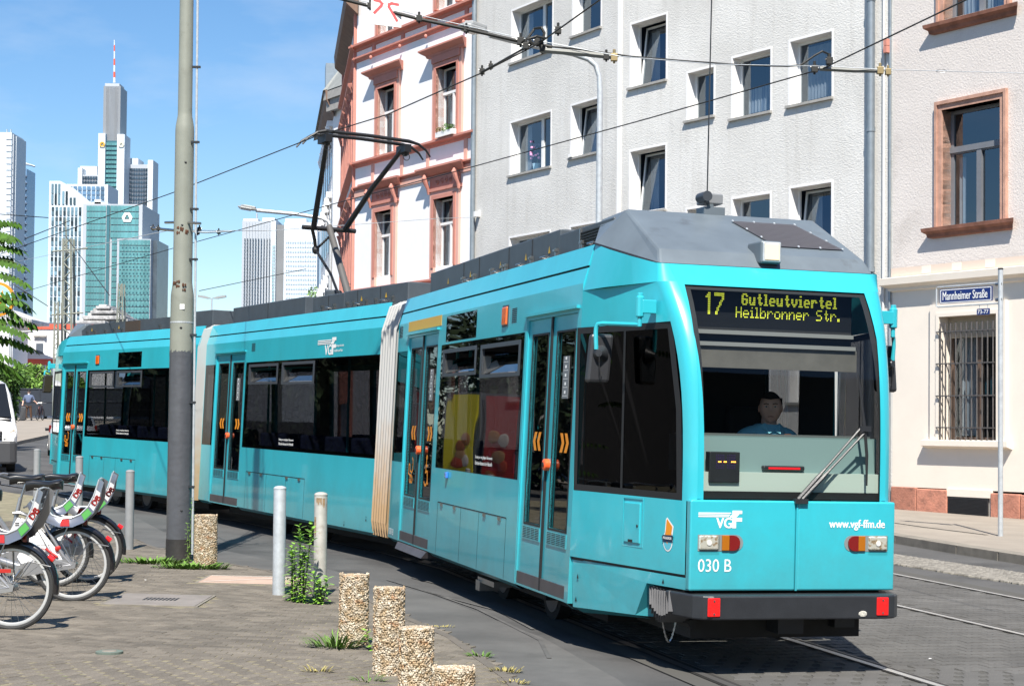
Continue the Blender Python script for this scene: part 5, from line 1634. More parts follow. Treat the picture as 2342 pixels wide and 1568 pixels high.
# plinth of sandstone blocks, cellar grating
for k, (a, b, zt) in enumerate([(0, -.7, .62), (-.705, -1.52, .60), (-2.62, -3.34, .58), (-3.345, -4.3, .57), (-4.31, -5.4, .55), (-5.41, -7, .54)]):
    g = MB(FP(F3)); g.box(b + .006, a - .006, -.06, .1, -.05, zt); g.build('plinth_stone', PLINTH, B3, bevel=.02)
g = MB(FP(F3)); g.box(-2.62, -1.52, .0, .1, -.05, .62); g.box(-2.64, -1.50, -.04, .02, .475, .625); g.build('cellar_window_surround', PLASTER2, B3)
g = MB(FP(F3)); g.box(-2.56, -1.54, -.045, -.02, .02, .47); cg = g.build('cellar_grating', mat('grating_black', (.02, .02, .022), rough=.6), B3)
g = MB(FP(F3))
for i in range(16):
    g.box(-2.54, -1.56, -.052, -.044, .04 + i * .026, .05 + i * .026)
g.build('grating_bar', BLACKP, cg, weld=False, kind='stuff')
# ground-floor window: cream surround, sill, grille
g = MB(FP(F3)); g.wall(-3.0, -1.08, 1.6, 4.37, [(-2.79, -1.33, 1.58, 4.11)], .07, P=lambda u, v, w: (u, -.07 + w, v)); sr = g.build('window_surround', PLASTER2, B3)
g = MB(FP(F3)); g.wall(-2.87, -1.25, 1.6, 4.19, [(-2.79, -1.33, 1.58, 4.11)], .03, P=lambda u, v, w: (u, -.09 + w, v)); g.build('surround_fillet', PLASTER2, sr)
mouldprof('window_sill', F3, B3, -.92, -3.12, [(.0, 1.44), (.10, 1.47), (.17, 1.49), (.17, 1.60), (.0, 1.62)], PLASTER2, returns=False)
pane_set(F3, B3, -2.79, -1.33, 1.6, 4.11, .28, mat('brown_frame', (.12, .08, .06), rough=.6), .07, mullions=(-2.06,), curtain=('w', -2.0, -1.45, 1.7, 3.7))
g = MB(FP(F3)); g.box(-2.77, -1.35, .20, .26, 3.68, 4.11); sh_ = g.build('roller_shutter', mat('shutter_sand', (.50, .42, .32), rough=.7), B3)
g = MB(FP(F3))
for i in range(8):
    g.box(-2.77, -1.35, .19, .201, 3.70 + i * .052, 3.738 + i * .052)
g.build('shutter_slat', mat('slat_sand', (.42, .36, .28), rough=.7), sh_, weld=False)
IRON = mat('grille_iron', (.13, .12, .115), rough=.55, metal=.4, var=.3, vscale=30)
gri = MB(FP(F3)); gri.box(-2.78, -1.30, -.14, -.115, 3.785, 3.81); gb = gri.build('grille_crossbar', IRON, B3)
for z in (3.15, 2.50, 1.86):
    g = MB(FP(F3)); g.box(-2.78, -1.30, -.14, -.115, z - .012, z + .012); g.build('grille_crossbar', IRON, B3)
for z in (3.80, 3.15, 2.50, 1.86):
    g = MB(FP(F3)); g.tube([(-1.30, -.13, z), (-1.34, -.02, z - .14), (-1.33, .02, z - .2)], .009, 5); g.tube([(-1.30, -.13, z), (-1.31, .02, z)], .009, 5); g.build('grille_bracket', IRON, B3)
for k in range(11):
    u = -1.40 - k * .134
    g = MB(FP(F3)); g.tube([(u, -.115, 1.62), (u, -.115, 3.97)], .016, 6); g.build('grille_bar', IRON, B3)
# sandstone windows above
def stone_window(F, par, o, sillz, curtain=None, with_room=True, mm=FRAMEG):
    u0, u1, z0, z1 = o
    t = .165
    g = MB(FP(F)); g.wall(u0 - t, u1 + t, z0 - .06, z1 + t + .02, [(u0, u1, z0 - .06, z1)], .06, P=lambda u, v, w: (u, -.05 + w, v)); s = g.build('stone_surround', SANDST, par)
    g = MB(FP(F)); g.wall(u0 - t, u1 + t, z0 - .06, z1 + t + .02, [(u0 - t + .06, u1 + t - .06, z0 - .06, z1 + t - .05)], .04, P=lambda u, v, w: (u, -.085 + w, v)); g.build('surround_fillet', SANDST, s)
    g = MB(FP(F)); 
    for (a, b, c, e) in ((u0, u0, z0 - .06, z1), (u1, u1, z0 - .06, z1)):
        g.face((a, -.04, c), (a, .24, c), (a, .24, e), (a, -.04, e))
    g.face((u0, -.04, z1), (u0, .24, z1), (u1, .24, z1), (u1, -.04, z1)); g.build('stone_reveal', SANDST, s)
    mouldprof('stone_sill', F, par, u1 + .26, u0 - .26, [(.0, sillz - .22), (.08, sillz - .2), (.10, sillz - .13), (.17, sillz - .08), (.18, sillz - .01), (.0, sillz + .02)], SANDDK)
    tz = z0 + (z1 - z0) * .66
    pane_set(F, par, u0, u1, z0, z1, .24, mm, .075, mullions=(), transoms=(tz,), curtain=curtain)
    g = MB(FP(F)); m_ = (u0 + u1) / 2; g.box(m_ - .06, m_ + .06, .215, .30, z0 + .06, tz - .05); g.box(u0, u1, .205, .26, tz - .045, tz + .075); g.build('mullion', mm, par)
stone_window(F3, B3, uw, 5.95, curtain=('w', -1.62, -1.45, 6.0, 7.4))
stone_window(F3, B3, tw, 10.15, curtain=('s', -2.8, -1.5, 10.3, 12.2))
stone_window(F3, B3, uw2, 5.95); stone_window(F3, B3, tw2, 10.15)
pane_set(F3, B3, -6.2, -4.75, 1.6, 4.11, .28, FRAMEG, .07, mullions=(-5.47,))
shell(F3, B3, -11, 0, 16, PLASTER, depth=9)

# ---- grey stucco block
B2 = thing('apartment_house', F2b(4, 0, .1), 'light grey rough-stuccoed apartment block with plain square white windows and a white corner strip', 'apartment block')
right = [(1.78, 3.08, 9.12, 10.58, 't', 1), (3.71, 4.99, 9.10, 10.54, 's', 1), (5.65, 6.60, 9.29, 10.46, 'n', 1), (7.42, 8.80, 10.45, 12.08, 'tilt', 1),
         (7.42, 8.80, 7.22, 8.82, 'tilt', 1), (1.78, 3.05, 5.75, 7.24, 'tilt', 1), (3.71, 4.97, 5.75, 7.20, 'n', 1), (5.65, 6.60, 5.95, 7.12, 'n', 1), (7.42, 8.80, 13.7, 15.3, 'n', 1),
         (1.78, 3.08, 12.4, 13.9, 'n', 1), (3.71, 4.99, 12.4, 13.9, 'n', 1), (5.65, 6.60, 12.6, 13.8, 'n', 1),
         (1.78, 3.05, 2.4, 3.9, 'n', 1), (3.71, 4.97, 2.4, 3.9, 'n', 1), (7.42, 8.80, 4.0, 5.6, 'n', 1)]
left = [(3.22, 5.38, 12.16, 13.66, 'dbl', 1), (.84, 2.18, 12.30, 13.80, 'n', 1), (3.26, 5.40, 8.94, 10.45, 'dbl2', 1), (.90, 2.22, 9.02, 10.43, 'tilt', 1),
        (3.26, 5.40, 5.70, 7.16, 'dbl', 1), (.90, 2.22, 5.78, 7.16, 'n', 1), (3.26, 5.40, 2.5, 3.95, 'dbl', 1), (.90, 2.22, 2.5, 3.95, 'n', 1)]
def stucco_side(F, wins, u0, u1):
    g = MB(FP(F)); g.wall(u0, u1, -.3, 17.2, [w[:4] for w in wins], .30, P=idP, rim=False); g.build('stucco_wall', STUCCO, B2)
    for (a, b, c, e, kind, _) in wins:
        if e < 5: 
            pass
        g = MB(FP(F)); g.wall(a - .05, b + .05, c - .0, e + .05, [(a + .004, b - .004, c, e - .004)], .33, P=lambda u, v, w: (u, -.006 + w, v)); sr = g.build('white_reveal', SMOOTHW, B2)
        g = MB(FP(F)); g.box(a - .05, b + .10, -.07, .24, c - .055, c + .004); g.build('window_sill', SILLG, B2)
        kw = dict(tilt=0.0)
        if kind == 'tilt': kw = dict(tilt=math.radians(7), curtain=('w', b - .42, b - .1, c + .1, e - .15))
        if kind == 't': kw = dict(curtain=('w', a + .12, b - .12, c + .15, e - .1))
        if kind == 's': kw = dict(curtain=('s', a + .12, b - .12, c + .15, c + .75))
        if kind in ('dbl', 'dbl2'): kw = dict(mullions=(a + (b - a) * .38,), curtain=('w', b - .5, b - .12, c + .1, e - .1))
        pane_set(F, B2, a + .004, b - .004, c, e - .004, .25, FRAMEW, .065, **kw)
stucco_side(F2b, right, 0.0, 9.3)
stucco_side(F2a, left, 0.0, 7.45)
g = MB(FP(F2b)); g.box(9.17, 9.33, -.02, .1, -.3, 17.2); g.build('white_corner_strip', SMOOTHW, B2)
g = MB(FP(F2b)); g.box(9.17, 9.2, -.03, -.012, -.3, 17.2); g.build('corner_bead', SMOOTHW, B2)
shell(F2b, B2, 0, 9.3, 17.2, STUCCO, depth=9); shell(F2a, B2, 0, 7.45, 17.2, STUCCO, depth=9)
g = MB(FP(F2b)); g.tube([(.52, -.12, -.1), (.52, -.12, 17.1)], .085, 12); pp = g.build('downpipe', ZINC, B2, smooth=True)
for z in (1.2, 3.8, 5.2, 8.2, 11.0, 13.9):
    g = MB(FP(F2b)); g.tube([(.52, -.12, z - .04), (.52, -.12, z + .04)], .098, 12); g.build('pipe_collar', ZINC, pp)
    g = MB(FP(F2b)); g.box(.50, .54, -.1, .02, z + .06, z + .08); g.build('pipe_bracket', STEEL, pp)
g = MB(FP(F2b)); g.tube([(.24, -.03, .0), (.24, -.03, 17.1)], .03, 8); g.build('white_conduit', PIPEW, B2)
g = MB(FP(F2b)); g.tube([(.06, -.03, .3), (.06, -.03, 17.1)], .03, 8); g.build('white_conduit', ZINC, B2)
for z in (11.4, 10.0, 9.85):
    g = MB(FP(F2b)); g.box(.05, .14, -.16, 0, z - .07, z + .07); g.build('wall_anchor', SALMON, B2)
g = MB(FP(F2a)); g.tube([(7.40, -.09, .3), (7.40, -.09, 17.1)], .075, 10); g.build('downpipe', ZINC, B2, smooth=True)
g = MB(FP(F2a)); g.box(7.1, 7.22, -.16, 0, 7.95, 8.1); g.build('wall_anchor', SMOOTHW, B2)
# box on a sill and orchid in the lower left window
g = MB(FP(F2a)); g.box(2.06, 2.22, -.10, .1, 9.03, 9.12); g.build('sill_box', SMOOTHW, B2)
fl = thing('potted_orchid', F2a(4.6, .38, 9.02), 'pink orchid in a pot behind the lower left window of the grey block', 'plant')
g = MB(FP(F2a)); g.lathe_ok = True
o_ = F2a(4.6, .38, 9.02)
g = MB(lambda a, b, c: o_ + Vector((a, b, c))); g.lathe((0, 0, 0), [(.09, 0), (.12, .2)], 12); g.build('pot', mat('pot_blue', (.3, .5, .65), rough=.4), fl)
g = MB(lambda a, b, c: o_ + Vector((a, b, c)))
rr = random.Random(5)
for k in range(26):
    a, b, c = rr.uniform(-.16, .2), rr.uniform(-.1, .1), .35 + rr.random() * .5
    g.ball((a, b, c), .04, .015, .035, 6, 4)
g.build('blossom', mat('orchid_pink', (.75, .35, .6), rough=.6), fl, weld=False)
g = MB(lambda a, b, c: o_ + Vector((a, b, c))); g.tube([(0, 0, .1), (.05, 0, .4), (-.05, 0, .85)], .008, 5); g.build('stem', mat('plant_stem', (.08, .16, .04)), fl)

# ---- white house with salmon mouldings
B1 = thing('apartment_house', F1(4, 0, .2), 'white late-19th-century house with salmon red cornices, window hoods and carved lintels', 'house')
tall = [(4.80, 5.93, 10.60, 12.74), (.95, 2.17, 10.60, 12.76)]
low = [(4.93, 6.03, 6.62, 8.72), (1.05, 2.24, 6.65, 8.73)]
topw_ = [(4.88, 5.96, 14.56, 16.6), (1.05, 2.19, 14.6, 16.6)]
grd = [(4.93, 6.03, 2.6, 4.7), (1.05, 2.24, 2.6, 4.7)]
allw = tall + low + topw_ + grd
g = MB(FP(F1)); g.wall(.05, 7.6, -.3, 18, allw, .30, P=idP, rim=False); g.build('front_wall', WHITEW, B1)
def hooded(F, w, zt):
    a, b, c, e = w
    g = MB(FP(F)); g.wall(a - .28, b + .24, c - .02, zt - .24, [(a, b, c - .03, e)], .10, P=lambda u, v, w: (u, -.09 + w, v)); s = g.build('window_surround', SALMONL, B1)
    g = MB(FP(F)); g.wall(a - .12, b + .12, c - .02, e + .12, [(a, b, c - .03, e)], .04, P=lambda u, v, w: (u, -.115 + w, v)); g.build('surround_fillet', SALMON, s)
    g = MB(FP(F)); g.face((a, -.1, c), (a, .22, c), (a, .22, e), (a, -.1, e)); g.face((b, -.1, c), (b, .22, c), (b, .22, e), (b, -.1, e)); g.face((a, -.1, e), (b, -.1, e), (b, .22, e), (a, .22, e)); g.build('reveal', SALMONL, s)
    g = MB(FP(F)); g.box(a - .22, b + .22, -.14, 0, e + .16, zt - .24); g.build('hood_frieze', SALMON, s)
    mouldprof('window_hood', F, B1, b + .38, a - .38, [(.10, zt - .25), (.14, zt - .23), (.16, zt - .17), (.26, zt - .10), (.34, zt - .04), (.34, zt + .01), (.0, zt + .04)], SALMON)
def win1(F, w, curtain=None, sash_open=False):
    a, b, c, e = w
    tz = c + (e - c) * .64
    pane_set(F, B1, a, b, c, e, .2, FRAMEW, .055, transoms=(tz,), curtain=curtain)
    m_ = (a + b) / 2
    g = MB(FP(F)); g.box(m_ - .045, m_ + .045, .17, .25, c + .05, tz - .04); g.box(a, b, .165, .22, tz - .035, tz + .045); g.build('mullion', FRAMEW, B1)
for w in tall:
    hooded(F1, w, 13.38); win1(F1, w, curtain=('w', w[1] - .34, w[1] - .14, w[2] + .1, w[2] + 1.2))
for w in topw_:
    hooded(F1, w, 17.3); win1(F1, w)
for w in low + grd:
    a, b, c, e = w
    g = MB(FP(F1)); g.wall(a - .28, b + .24, c - .3, e + .32, [(a, b, c - .31, e)], .10, P=lambda u, v, w: (u, -.09 + w, v)); s = g.build('window_surround', SALMONL, B1)
    g = MB(FP(F1)); g.wall(a - .12, b + .12, c - .02, e + .12, [(a, b, c - .03, e)], .04, P=lambda u, v, w: (u, -.115 + w, v)); g.build('surround_fillet', SALMON, s)
    g = MB(FP(F1)); g.face((a, -.1, c), (a, .22, c), (a, .22, e), (a, -.1, e)); g.face((b, -.1, c), (b, .22, c), (b, .22, e), (b, -.1, e)); g.face((a, -.1, e), (b, -.1, e), (b, .22, e), (a, .22, e)); g.build('reveal', SALMONL, s)
    g = MB(FP(F1)); g.box(a - .36, b + .36, -.13, 0, e + .24, e + .34); g.build('lintel_band', SALMON, s)
    g = MB(FP(F1)); g.box(a - .26, b + .26, -.08, 0, e + .34, e + .74); fz = g.build('carved_frieze', SALMON, s)
    # scrollwork
    m_ = (a + b) / 2
    for k in range(4):
        cx = m_ + (-.39 + k * .26); cz = e + .54
        pts = [(cx + (.10 - .008 * q) * math.cos(q * .75 + k), -.10, cz + (.10 - .008 * q) * math.sin(q * .75 + k) * (1 if k % 2 else -1)) for q in range(11)]
        g = MB(FP(F1)); g.tube(pts, .018, 5); g.build('scroll', SALMON, s)
    for u in (a - .31, b + .27):
        pts = [(u, -.10, e + .18), (u, -.14, e + .36), (u, -.22, e + .52), (u, -.27, e + .66), (u, -.24, e + .76)]
        g = MB(FP(F1)); g.tube(pts, [.05, .055, .075, .085, .06], 8); g.build('console_bracket', SALMON, s, smooth=True)
    mouldprof('window_hood', F1, B1, b + .44, a - .44, [(.10, e + .75), (.16, e + .78), (.26, e + .86), (.34, e + .92), (.34, e + .98), (.0, e + 1.02)], SALMON)
    win1(F1, w, curtain=('w', a + .1, b - .1, c + .1, c + 1.3))
# string courses
def band(F, u0, u1, z, p=.17, h=.17, m=None, nm='string_course'):
    return mouldprof(nm, F, B1, u0, u1, [(.0, z - h), (.05, z - h + .02), (.07, z - h * .5), (p, z - h * .35), (p, z), (.0, z + .03)], m or SALMON)
def wallband(F, u0, u1, z0, z1, m, p=.05, nm='flat_band'):
    g = MB(FP(F)); g.box(u0, u1, -p, .02, z0, z1); return g.build(nm, m, B1)
Fs = Frame(F1(7.6, 0, 0), -8.2, True)     # side wall turning back from the corner
side_len = 10.5
for F, u0, u1 in ((F1, 7.58, .05),):
    band(F, u0, u1, 14.47, .22, .2); band(F, u0, u1, 14.06, .13, .16)
    band(F, u0, u1, 10.54, .2, .18); band(F, u0, u1, 9.72, .12, .12, SALMON); wallband(F, u1, u0, 9.38, 9.60, SALMONL)
    band(F, u0, u1, 6.3, .16, .16); wallband(F, u1, u0, 6.0, 6.14, SALMONL)
    for u in (6.35, 4.4, 2.75, .5):
        wallband(F, u - .09, u + .09, 9.75, 10.38, SALMONL, .035, 'pier_strip'); wallband(F, u - .09, u + .09, 14.05, 14.30, SALMON, .05, 'pier_strip')
        g = MB(FP(F)); g.ball((u, -.14, 13.86), .06, .05, .07, 8, 6); g.build('drop_ornament', SALMON, B1)
for z, h in ((6.62, .3), (2.6, .3)):
    for w in low:
        pass
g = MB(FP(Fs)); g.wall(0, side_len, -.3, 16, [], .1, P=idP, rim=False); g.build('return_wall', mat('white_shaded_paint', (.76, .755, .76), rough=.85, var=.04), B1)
for z, p, h in ((14.47, .22, .2), (14.06, .13, .16), (10.54, .2, .18), (9.72, .14, .2), (6.3, .16, .16)):
    mouldprof('string_course', Fs, B1, 0.0, side_len, [(.0, z - h), (.05, z - h + .02), (p, z - h * .35), (p, z), (.0, z + .03)], SALMON)
for k in range(4):
    a = 1.4 + k * 2.4
    for (z0, z1) in ((6.6, 8.9), (10.6, 12.8), (2.6, 4.9)):
        g = MB(FP(Fs)); g.wall(a - .3, a + 1.2, z0, z1 + .3, [(a, a + .9, z0, z1)], .12, P=lambda u, v, w: (u, -.12 + w, v)); s = g.build('window_surround', SALMON, B1)
        g = MB(FP(Fs)); g.face((a, -.02, z0), (a + .9, -.02, z0), (a + .9, -.02, z1), (a, -.02, z1)); g.build('pane', GLASS_DARK, s)
        mouldprof('window_hood', Fs, B1, a - .35, a + 1.25, [(.12, z1 + .3), (.16, z1 + .4), (.26, z1 + .5), (.26, z1 + .58), (.0, z1 + .68)], SALMON)
        for u in (a - .2, a + 1.1):
            g = MB(FP(Fs)); g.tube([(u, -.1, z1 - .1), (u, -.13, z1 + .1), (u, -.18, z1 + .3)], [.04, .06, .08], 7); g.build('console_bracket', SALMON, s)
for u in (.25, 9.9):
    g = MB(FP(Fs)); g.box(u - .2, u + .3, -.10, 0, .3, 15.6); g.build('corner_pilaster', SALMON, B1)
EAVE = mat('eave_brown', (.20, .125, .09), rough=.8, var=.2, vscale=2)
g = MB(FP(Fs)); g.prism([(-.3, .0, 15.5), (-.3, -.38, 15.85), (-.3, -.42, 16.3), (-.3, .0, 16.3)], (side_len - .2, 0, 0)); g.build('eave', EAVE, B1)
g = MB(FP(F1)); g.prism([(7.9, .0, 17.6), (7.9, -.75, 18.0), (7.9, -.8, 18.3), (7.9, .0, 18.3)], (-7.8, 0, 0)); g.build('eave', EAVE, B1)
g = MB(); fa = [F1(.05, .3, 18.2), F1(7.6, 0, 18.2), Fs(side_len, 0, 18.2), Fs(side_len, 9, 18.2), F1(.05, 9, 18.2)]
g.v = fa + [p - Vector((0, 0, 18.5)) for p in fa]; g.f = [[0, 1, 2, 3, 4], [2, 3, 8, 7], [3, 4, 9, 8], [0, 4, 9, 5]]; g.mi = [0] * 4; g.build('back_wall', WHITEW, B1)
# planter box with geraniums at the open window
fb_ = thing('flower_box', F1(1.45, -.15, 10.55), 'flower box with bushy green plants on the salmon window ledge', 'flower box')
o1 = F1(1.45, -.17, 10.56)
T_ = lambda a, b, c: o1 + F1.d * a + F1.r * b + Vector((0, 0, c))
g = MB(T_); g.box(-.55, .45, -.09, .09, 0, .16); g.build('trough', SMOOTHW, fb_)
LEAFG = mat('leaf_green', (.075, .17, .02), rough=.6, var=.35, vscale=9, island=.35)
def leaf_clump(T, n, cx, cy, cz, rx, ry, rz, size, seed, name='foliage', parent=None, m=None, kind=None):
    r_ = random.Random(seed); g = MB(T)
    for _ in range(n):
        while True:
            a, b, c = r_.uniform(-1, 1), r_.uniform(-1, 1), r_.uniform(-1, 1)
            if a*a + b*b + c*c < 1: break
        p = Vector((cx + a * rx, cy + b * ry, cz + c * rz))
        d1 = Vector((r_.uniform(-1, 1), r_.uniform(-1, 1), r_.uniform(-.6, .6))).normalized() * size * r_.uniform(.6, 1.3)
        d2 = d1.cross(Vector((r_.uniform(-1, 1), r_.uniform(-1, 1), r_.uniform(-1, 1)))).normalized() * size * .42
        g.face(tuple(p - d1 * .5), tuple(p + d2 * .5), tuple(p + d1 * .5), tuple(p - d2 * .5))
    return g.build(name, m or LEAFG, parent, weld=False, recalc=False, kind=kind)
for k, (cx, s_, m_) in enumerate(((-.05, .2, mat('box_leaf', (.08, .22, .015), rough=.7, island=.4)), (.32, .12, mat('heather', (.22, .16, .05), rough=.8, island=.4)), (-.38, .12, mat('box_leaf_dark', (.06, .12, .02), rough=.7, island=.4)))):
    leaf_clump(T_, 260, cx, 0, .22, s_, .14, s_ * .9, .05, 10 + k, 'foliage', fb_, m_)

# ---- further house beyond the white one
pB = at(790, 500, 72)
Bn = Frame(Vector((pB.x, pB.y, 0)), -33, True)
B0 = thing('apartment_house', Bn(2, 0, .6), 'narrow white house end with a grey mansard roof beyond the salmon-trimmed house', 'house')
g = MB(FP(Bn)); g.box(-6, 1.25, 0, .2, -.3, 15.8); g.build('front_wall', WHITEW, B0)
Bs = Frame(Bn(1.25, 0, 0), -8.6, True)
g = MB(FP(Bs)); g.wall(0, 14, -.3, 15.8, [], .2, P=idP, rim=False); g.build('side_wall', WHITEW, B0)
for k in range(5):
    a = 1.2 + k * 2.5
    for z0 in (2.8, 6.3, 9.8, 13):
        g = MB(FP(Bs)); g.box(a, a + 1.1, -.02, 0, z0, z0 + 2); s = g.build('window', GLASS_DARK, B0)
        g = MB(FP(Bs)); g.box(a - .2, a + 1.3, -.25, 0, z0 + 2.15, z0 + 2.4); g.tube([(a - .1, -.15, z0 + 1.8), (a - .1, -.25, z0 + 2.15)], .1, 6); g.build('window_hood', WHITEW, s)
g = MB(FP(Bn)); g.box(-6, 1.4, -.3, .1, 15.6, 16.1); g.box(-6, 1.5, -.4, .1, 16.1, 16.45); g.build('cornice', SILLG, B0)
g = MB(FP(Bs)); g.prism([(-.3, 0, 15.4), (-.3, -.35, 16.1), (-.3, -.4, 16.5), (-.3, 0, 16.5)], (10, 0, 0)); g.build('eave', EAVE, B0)
SLATE = mat('slate_roof', (.23, .24, .23), rough=.7, var=.15, vscale=3)
g = MB(FP(Bn)); g.prism([(1.3, -.4, 16.5), (-6, -.4, 16.5), (-6, 1.4, 19.4), (.6, 1.4, 19.4)], (0, .3, .1)); g.build('mansard_roof', SLATE, B0)
g = MB(FP(Bs)); g.prism([(-.2, -.5, 16.5), (13, -.5, 16.5), (13, 1.5, 19.4), (.9, 1.5, 19.4)], (0, .3, .1)); g.build('mansard_roof', SLATE, B0)
g = MB(FP(Bs)); g.box(2.0, 3.0, -.3, 1.2, 16.6, 18.2); g.build('dormer', ZINC, B0)
# ================================================================== STREET FURNITURE
def L0(t):
    o = Vector(t['org']); return lambda a, b, c: o + Vector((a, b, c))
# big catenary mast on the left
px_, py_ = -3.943, 19.80
mast = thing('catenary_mast', (px_, py_, ground_z(px_, py_)), 'thick stepped steel mast at the pavement edge, green-grey above, dark grey below', 'mast')
m0 = ground_z(px_, py_)
MASTP = mat('mast_green_grey', (.235, .245, .205), rough=.5, var=.1, vscale=3, bump=.12, bscale=14, coat=.15, dirt=(.16, .16, .13), dscale=5, dpos=(.6, .8))
MASTD = mat('mast_dark_paint', (.075, .078, .088), rough=.42, var=.12, vscale=6, bump=.5, bscale=16, bdist=.012, coat=.2)
MASTB = mat('mast_bitumen', (.03, .027, .026), rough=.6, var=.4, vscale=5, bump=.3, bscale=20)
RUST = mat('rust', (.085, .035, .018), rough=.95, var=.5, vscale=40)
T = L0(mast)
g = MB(T); g.lathe((0, 0, 0), [(.152, -.1), (.150, .28)], 32); g.build('mast_foot', MASTB, mast, smooth=True)
g = MB(T); g.lathe((0, 0, 0), [(.146, .27), (.144, 1.4), (.139, 2.47)], 32); g.build('mast_painted_part', MASTD, mast, smooth=True)
g = MB(T)   # ragged upper edge of the dark paint
for k in range(24):
    a = 2 * math.pi * k / 24; h = .03 + .05 * abs(math.sin(k * 1.7)) 
    g.face(*[(.1408 * math.cos(a + d), .1408 * math.sin(a + d), z) for d, z in ((0, 2.44), (.262, 2.44), (.262, 2.45 + h), (.13, 2.46 + h * .6), (0, 2.45 + h * .8))])
g.build('paint_edge', MASTD, mast, weld=False)
g = MB(T); g.lathe((0, 0, 0), [(.1385, 2.46), (.136, 3.12), (.135, 3.18), (.118, 3.30), (.115, 3.33), (.112, 5.0), (.112, 5.14), (.108, 5.2), (.087, 5.32), (.085, 5.36), (.078, 8.4)], 32); g.build('mast_shaft', MASTP, mast, smooth=True)
for z, a in ((3.26, -1.2), (3.3, -1.8), (3.31, -2.2), (3.92, -1.0), (3.94, -1.9), (3.95, -1.5)):
    g = MB(T); r_ = .135 if z < 3.3 else .122 if z < 3.4 else .1135
    
    for q in range(5):
        aa, zz = a + math.sin(q * 2.3 + z * 9) * .14, z + math.cos(q * 3.1 + a * 5) * .03
        g.ball((r_ * math.cos(aa), r_ * math.sin(aa), zz), .015 - .002 * q, .007, .024 - .003 * q, 7, 5)
    g.build('rust_patch', RUST, mast, weld=False)
for z, a in ((2.78, -1.45), (4.75, -1.25), (.62, -1.2), (4.0, -1.5)):
    g = MB(T); r_ = .139 if z < 3 else .113
    if z < 1: r_ = .146
    g.ball((r_ * math.cos(a), r_ * math.sin(a), z), .016, .006, .014, 8, 5); g.build('bolt_hole', BLACK, mast)
g = MB(T); g.lathe((0, 0, 2.84), [(.1395, 0), (.1395, .018)], 28); g.build('strap', GALV, mast)
g = MB(T); g.box(-.00, .055, -.1395, -.134, 3.0, 3.06); g.build('white_sticker', WHITE, mast)
g = MB(T); g.tube([(.175, -.06, .1), (.165, -.06, 3.2), (.15, -.06, 5.2), (.135, -.06, 8.3)], .014, 8); cd = g.build('cable_conduit', GALV, mast)
for z in (.9, 1.9, 2.7, 3.6, 4.2, 5.0, 5.9, 6.8, 7.6):
    g = MB(T); g.box(.09, .19, -.08, -.045, z - .012, z + .012); g.build('conduit_clip', BLACKP, mast)
g = MB(T); g.tube([(-.28, .3, 4.08), (.0, 0, 4.05), (.26, -.3, 4.0)], .016, 7); g.build('span_bracket', STEEL, mast)

# stone bollards faced with pebbles
PEB = mat('pebble', (.34, .25, .15), rough=.65, island=.30, var=.2, vscale=60, col2=(.50, .43, .33), cscale=22, cpos=(.42, .58), dirt=(.34, .14, .05), dscale=9, dpos=(.56, .68))
CEM = mat('bollard_cement', (.30, .25, .17), rough=.95, bump=.6, bscale=60)
ico = bmesh.new(); bmesh.ops.create_icosphere(ico, subdivisions=1, radius=1)
ICV = [v.co.copy() for v in ico.verts]; ICF = [[v.index for v in f.verts] for f in ico.faces]; ico.free()
def pebble_bollard(x, y, r, h, label, seed, psize=.0098, broken=None, lean=0.0):
    z0 = ground_z(x, y)
    t = thing('pebble_bollard', (x, y, z0), label, 'bollard', 'pebble-faced concrete bollards')
    R_ = random.Random(seed)
    g = MB(L0(t)); g.lathe((0, 0, 0), [(r - .010, -.05), (r - .011, h - .025), (r - .03, h - .013)], 24); g.build('core', CEM, t, smooth=True)
    vs, fs = [], []
    def peb(p, nrm, s):
        q = nrm.to_track_quat('Z', 'Y'); rot = R_.random() * 6.28
        a, b, c = s * R_.uniform(.75, 1.35), s * R_.uniform(.6, 1.0), s * R_.uniform(.45, .7)
        n0 = len(vs)
        for v in ICV:
            u = Vector((v.x * a, v.y * b, v.z * c)); u.rotate(Matrix.Rotation(rot, 3, 'Z')); u.rotate(q)
            vs.append(p + u)
        fs.extend([[n0 + i for i in f] for f in ICF])
    n_ = int(2 * math.pi * r * h / (psize * psize * 2.0))
    rows_ = int(h / (psize * 1.35)); per = int(2 * math.pi * r / (psize * 1.42))
    for j in range(rows_ + 1):
        for i in range(per):
            a = 2 * math.pi * (i + .5 * (j % 2) + R_.uniform(-.3, .3)) / per
            if math.sin(a) > .55: continue
            z = (j + R_.uniform(-.3, .3)) * psize * 1.35
            if z > h - .004: z = h - .006
            if z > h - .018 and noise.noise(Vector((a * 2.5, seed * 3.1, 0))) > .12: continue
            if broken and a > broken[0] and a < broken[1] and z > h - broken[2] * (1 - abs((a - (broken[0] + broken[1]) / 2) / ((broken[1] - broken[0]) / 2))): continue
            d = Vector((math.cos(a), math.sin(a), 0)); peb(d * (r - .008 + R_.uniform(-.002, .004)) + Vector((0, 0, z)), d, psize * R_.uniform(.75, 1.3))
    for _ in range(int(math.pi * r * r / (psize * psize * 1.7))):
        a, q = R_.random() * 6.28, r * math.sqrt(R_.random()) * .95
        peb(Vector((q * math.cos(a), q * math.sin(a), h - .01 - .01 * (q / r) ** 4)), Vector((0, 0, 1)), psize * R_.uniform(.8, 1.2))
    me = bpy.data.meshes.new('pebbles'); me.from_pydata([tuple(v) for v in vs], [], fs); me.materials.append(PEB)
    me.polygons.foreach_set('use_smooth', [True] * len(me.polygons))
    o = bpy.data.objects.new('pebbles', me); COL.objects.link(o); o.parent = t; o['kind'] = 'stuff'; o['org'] = t['org']
    return t
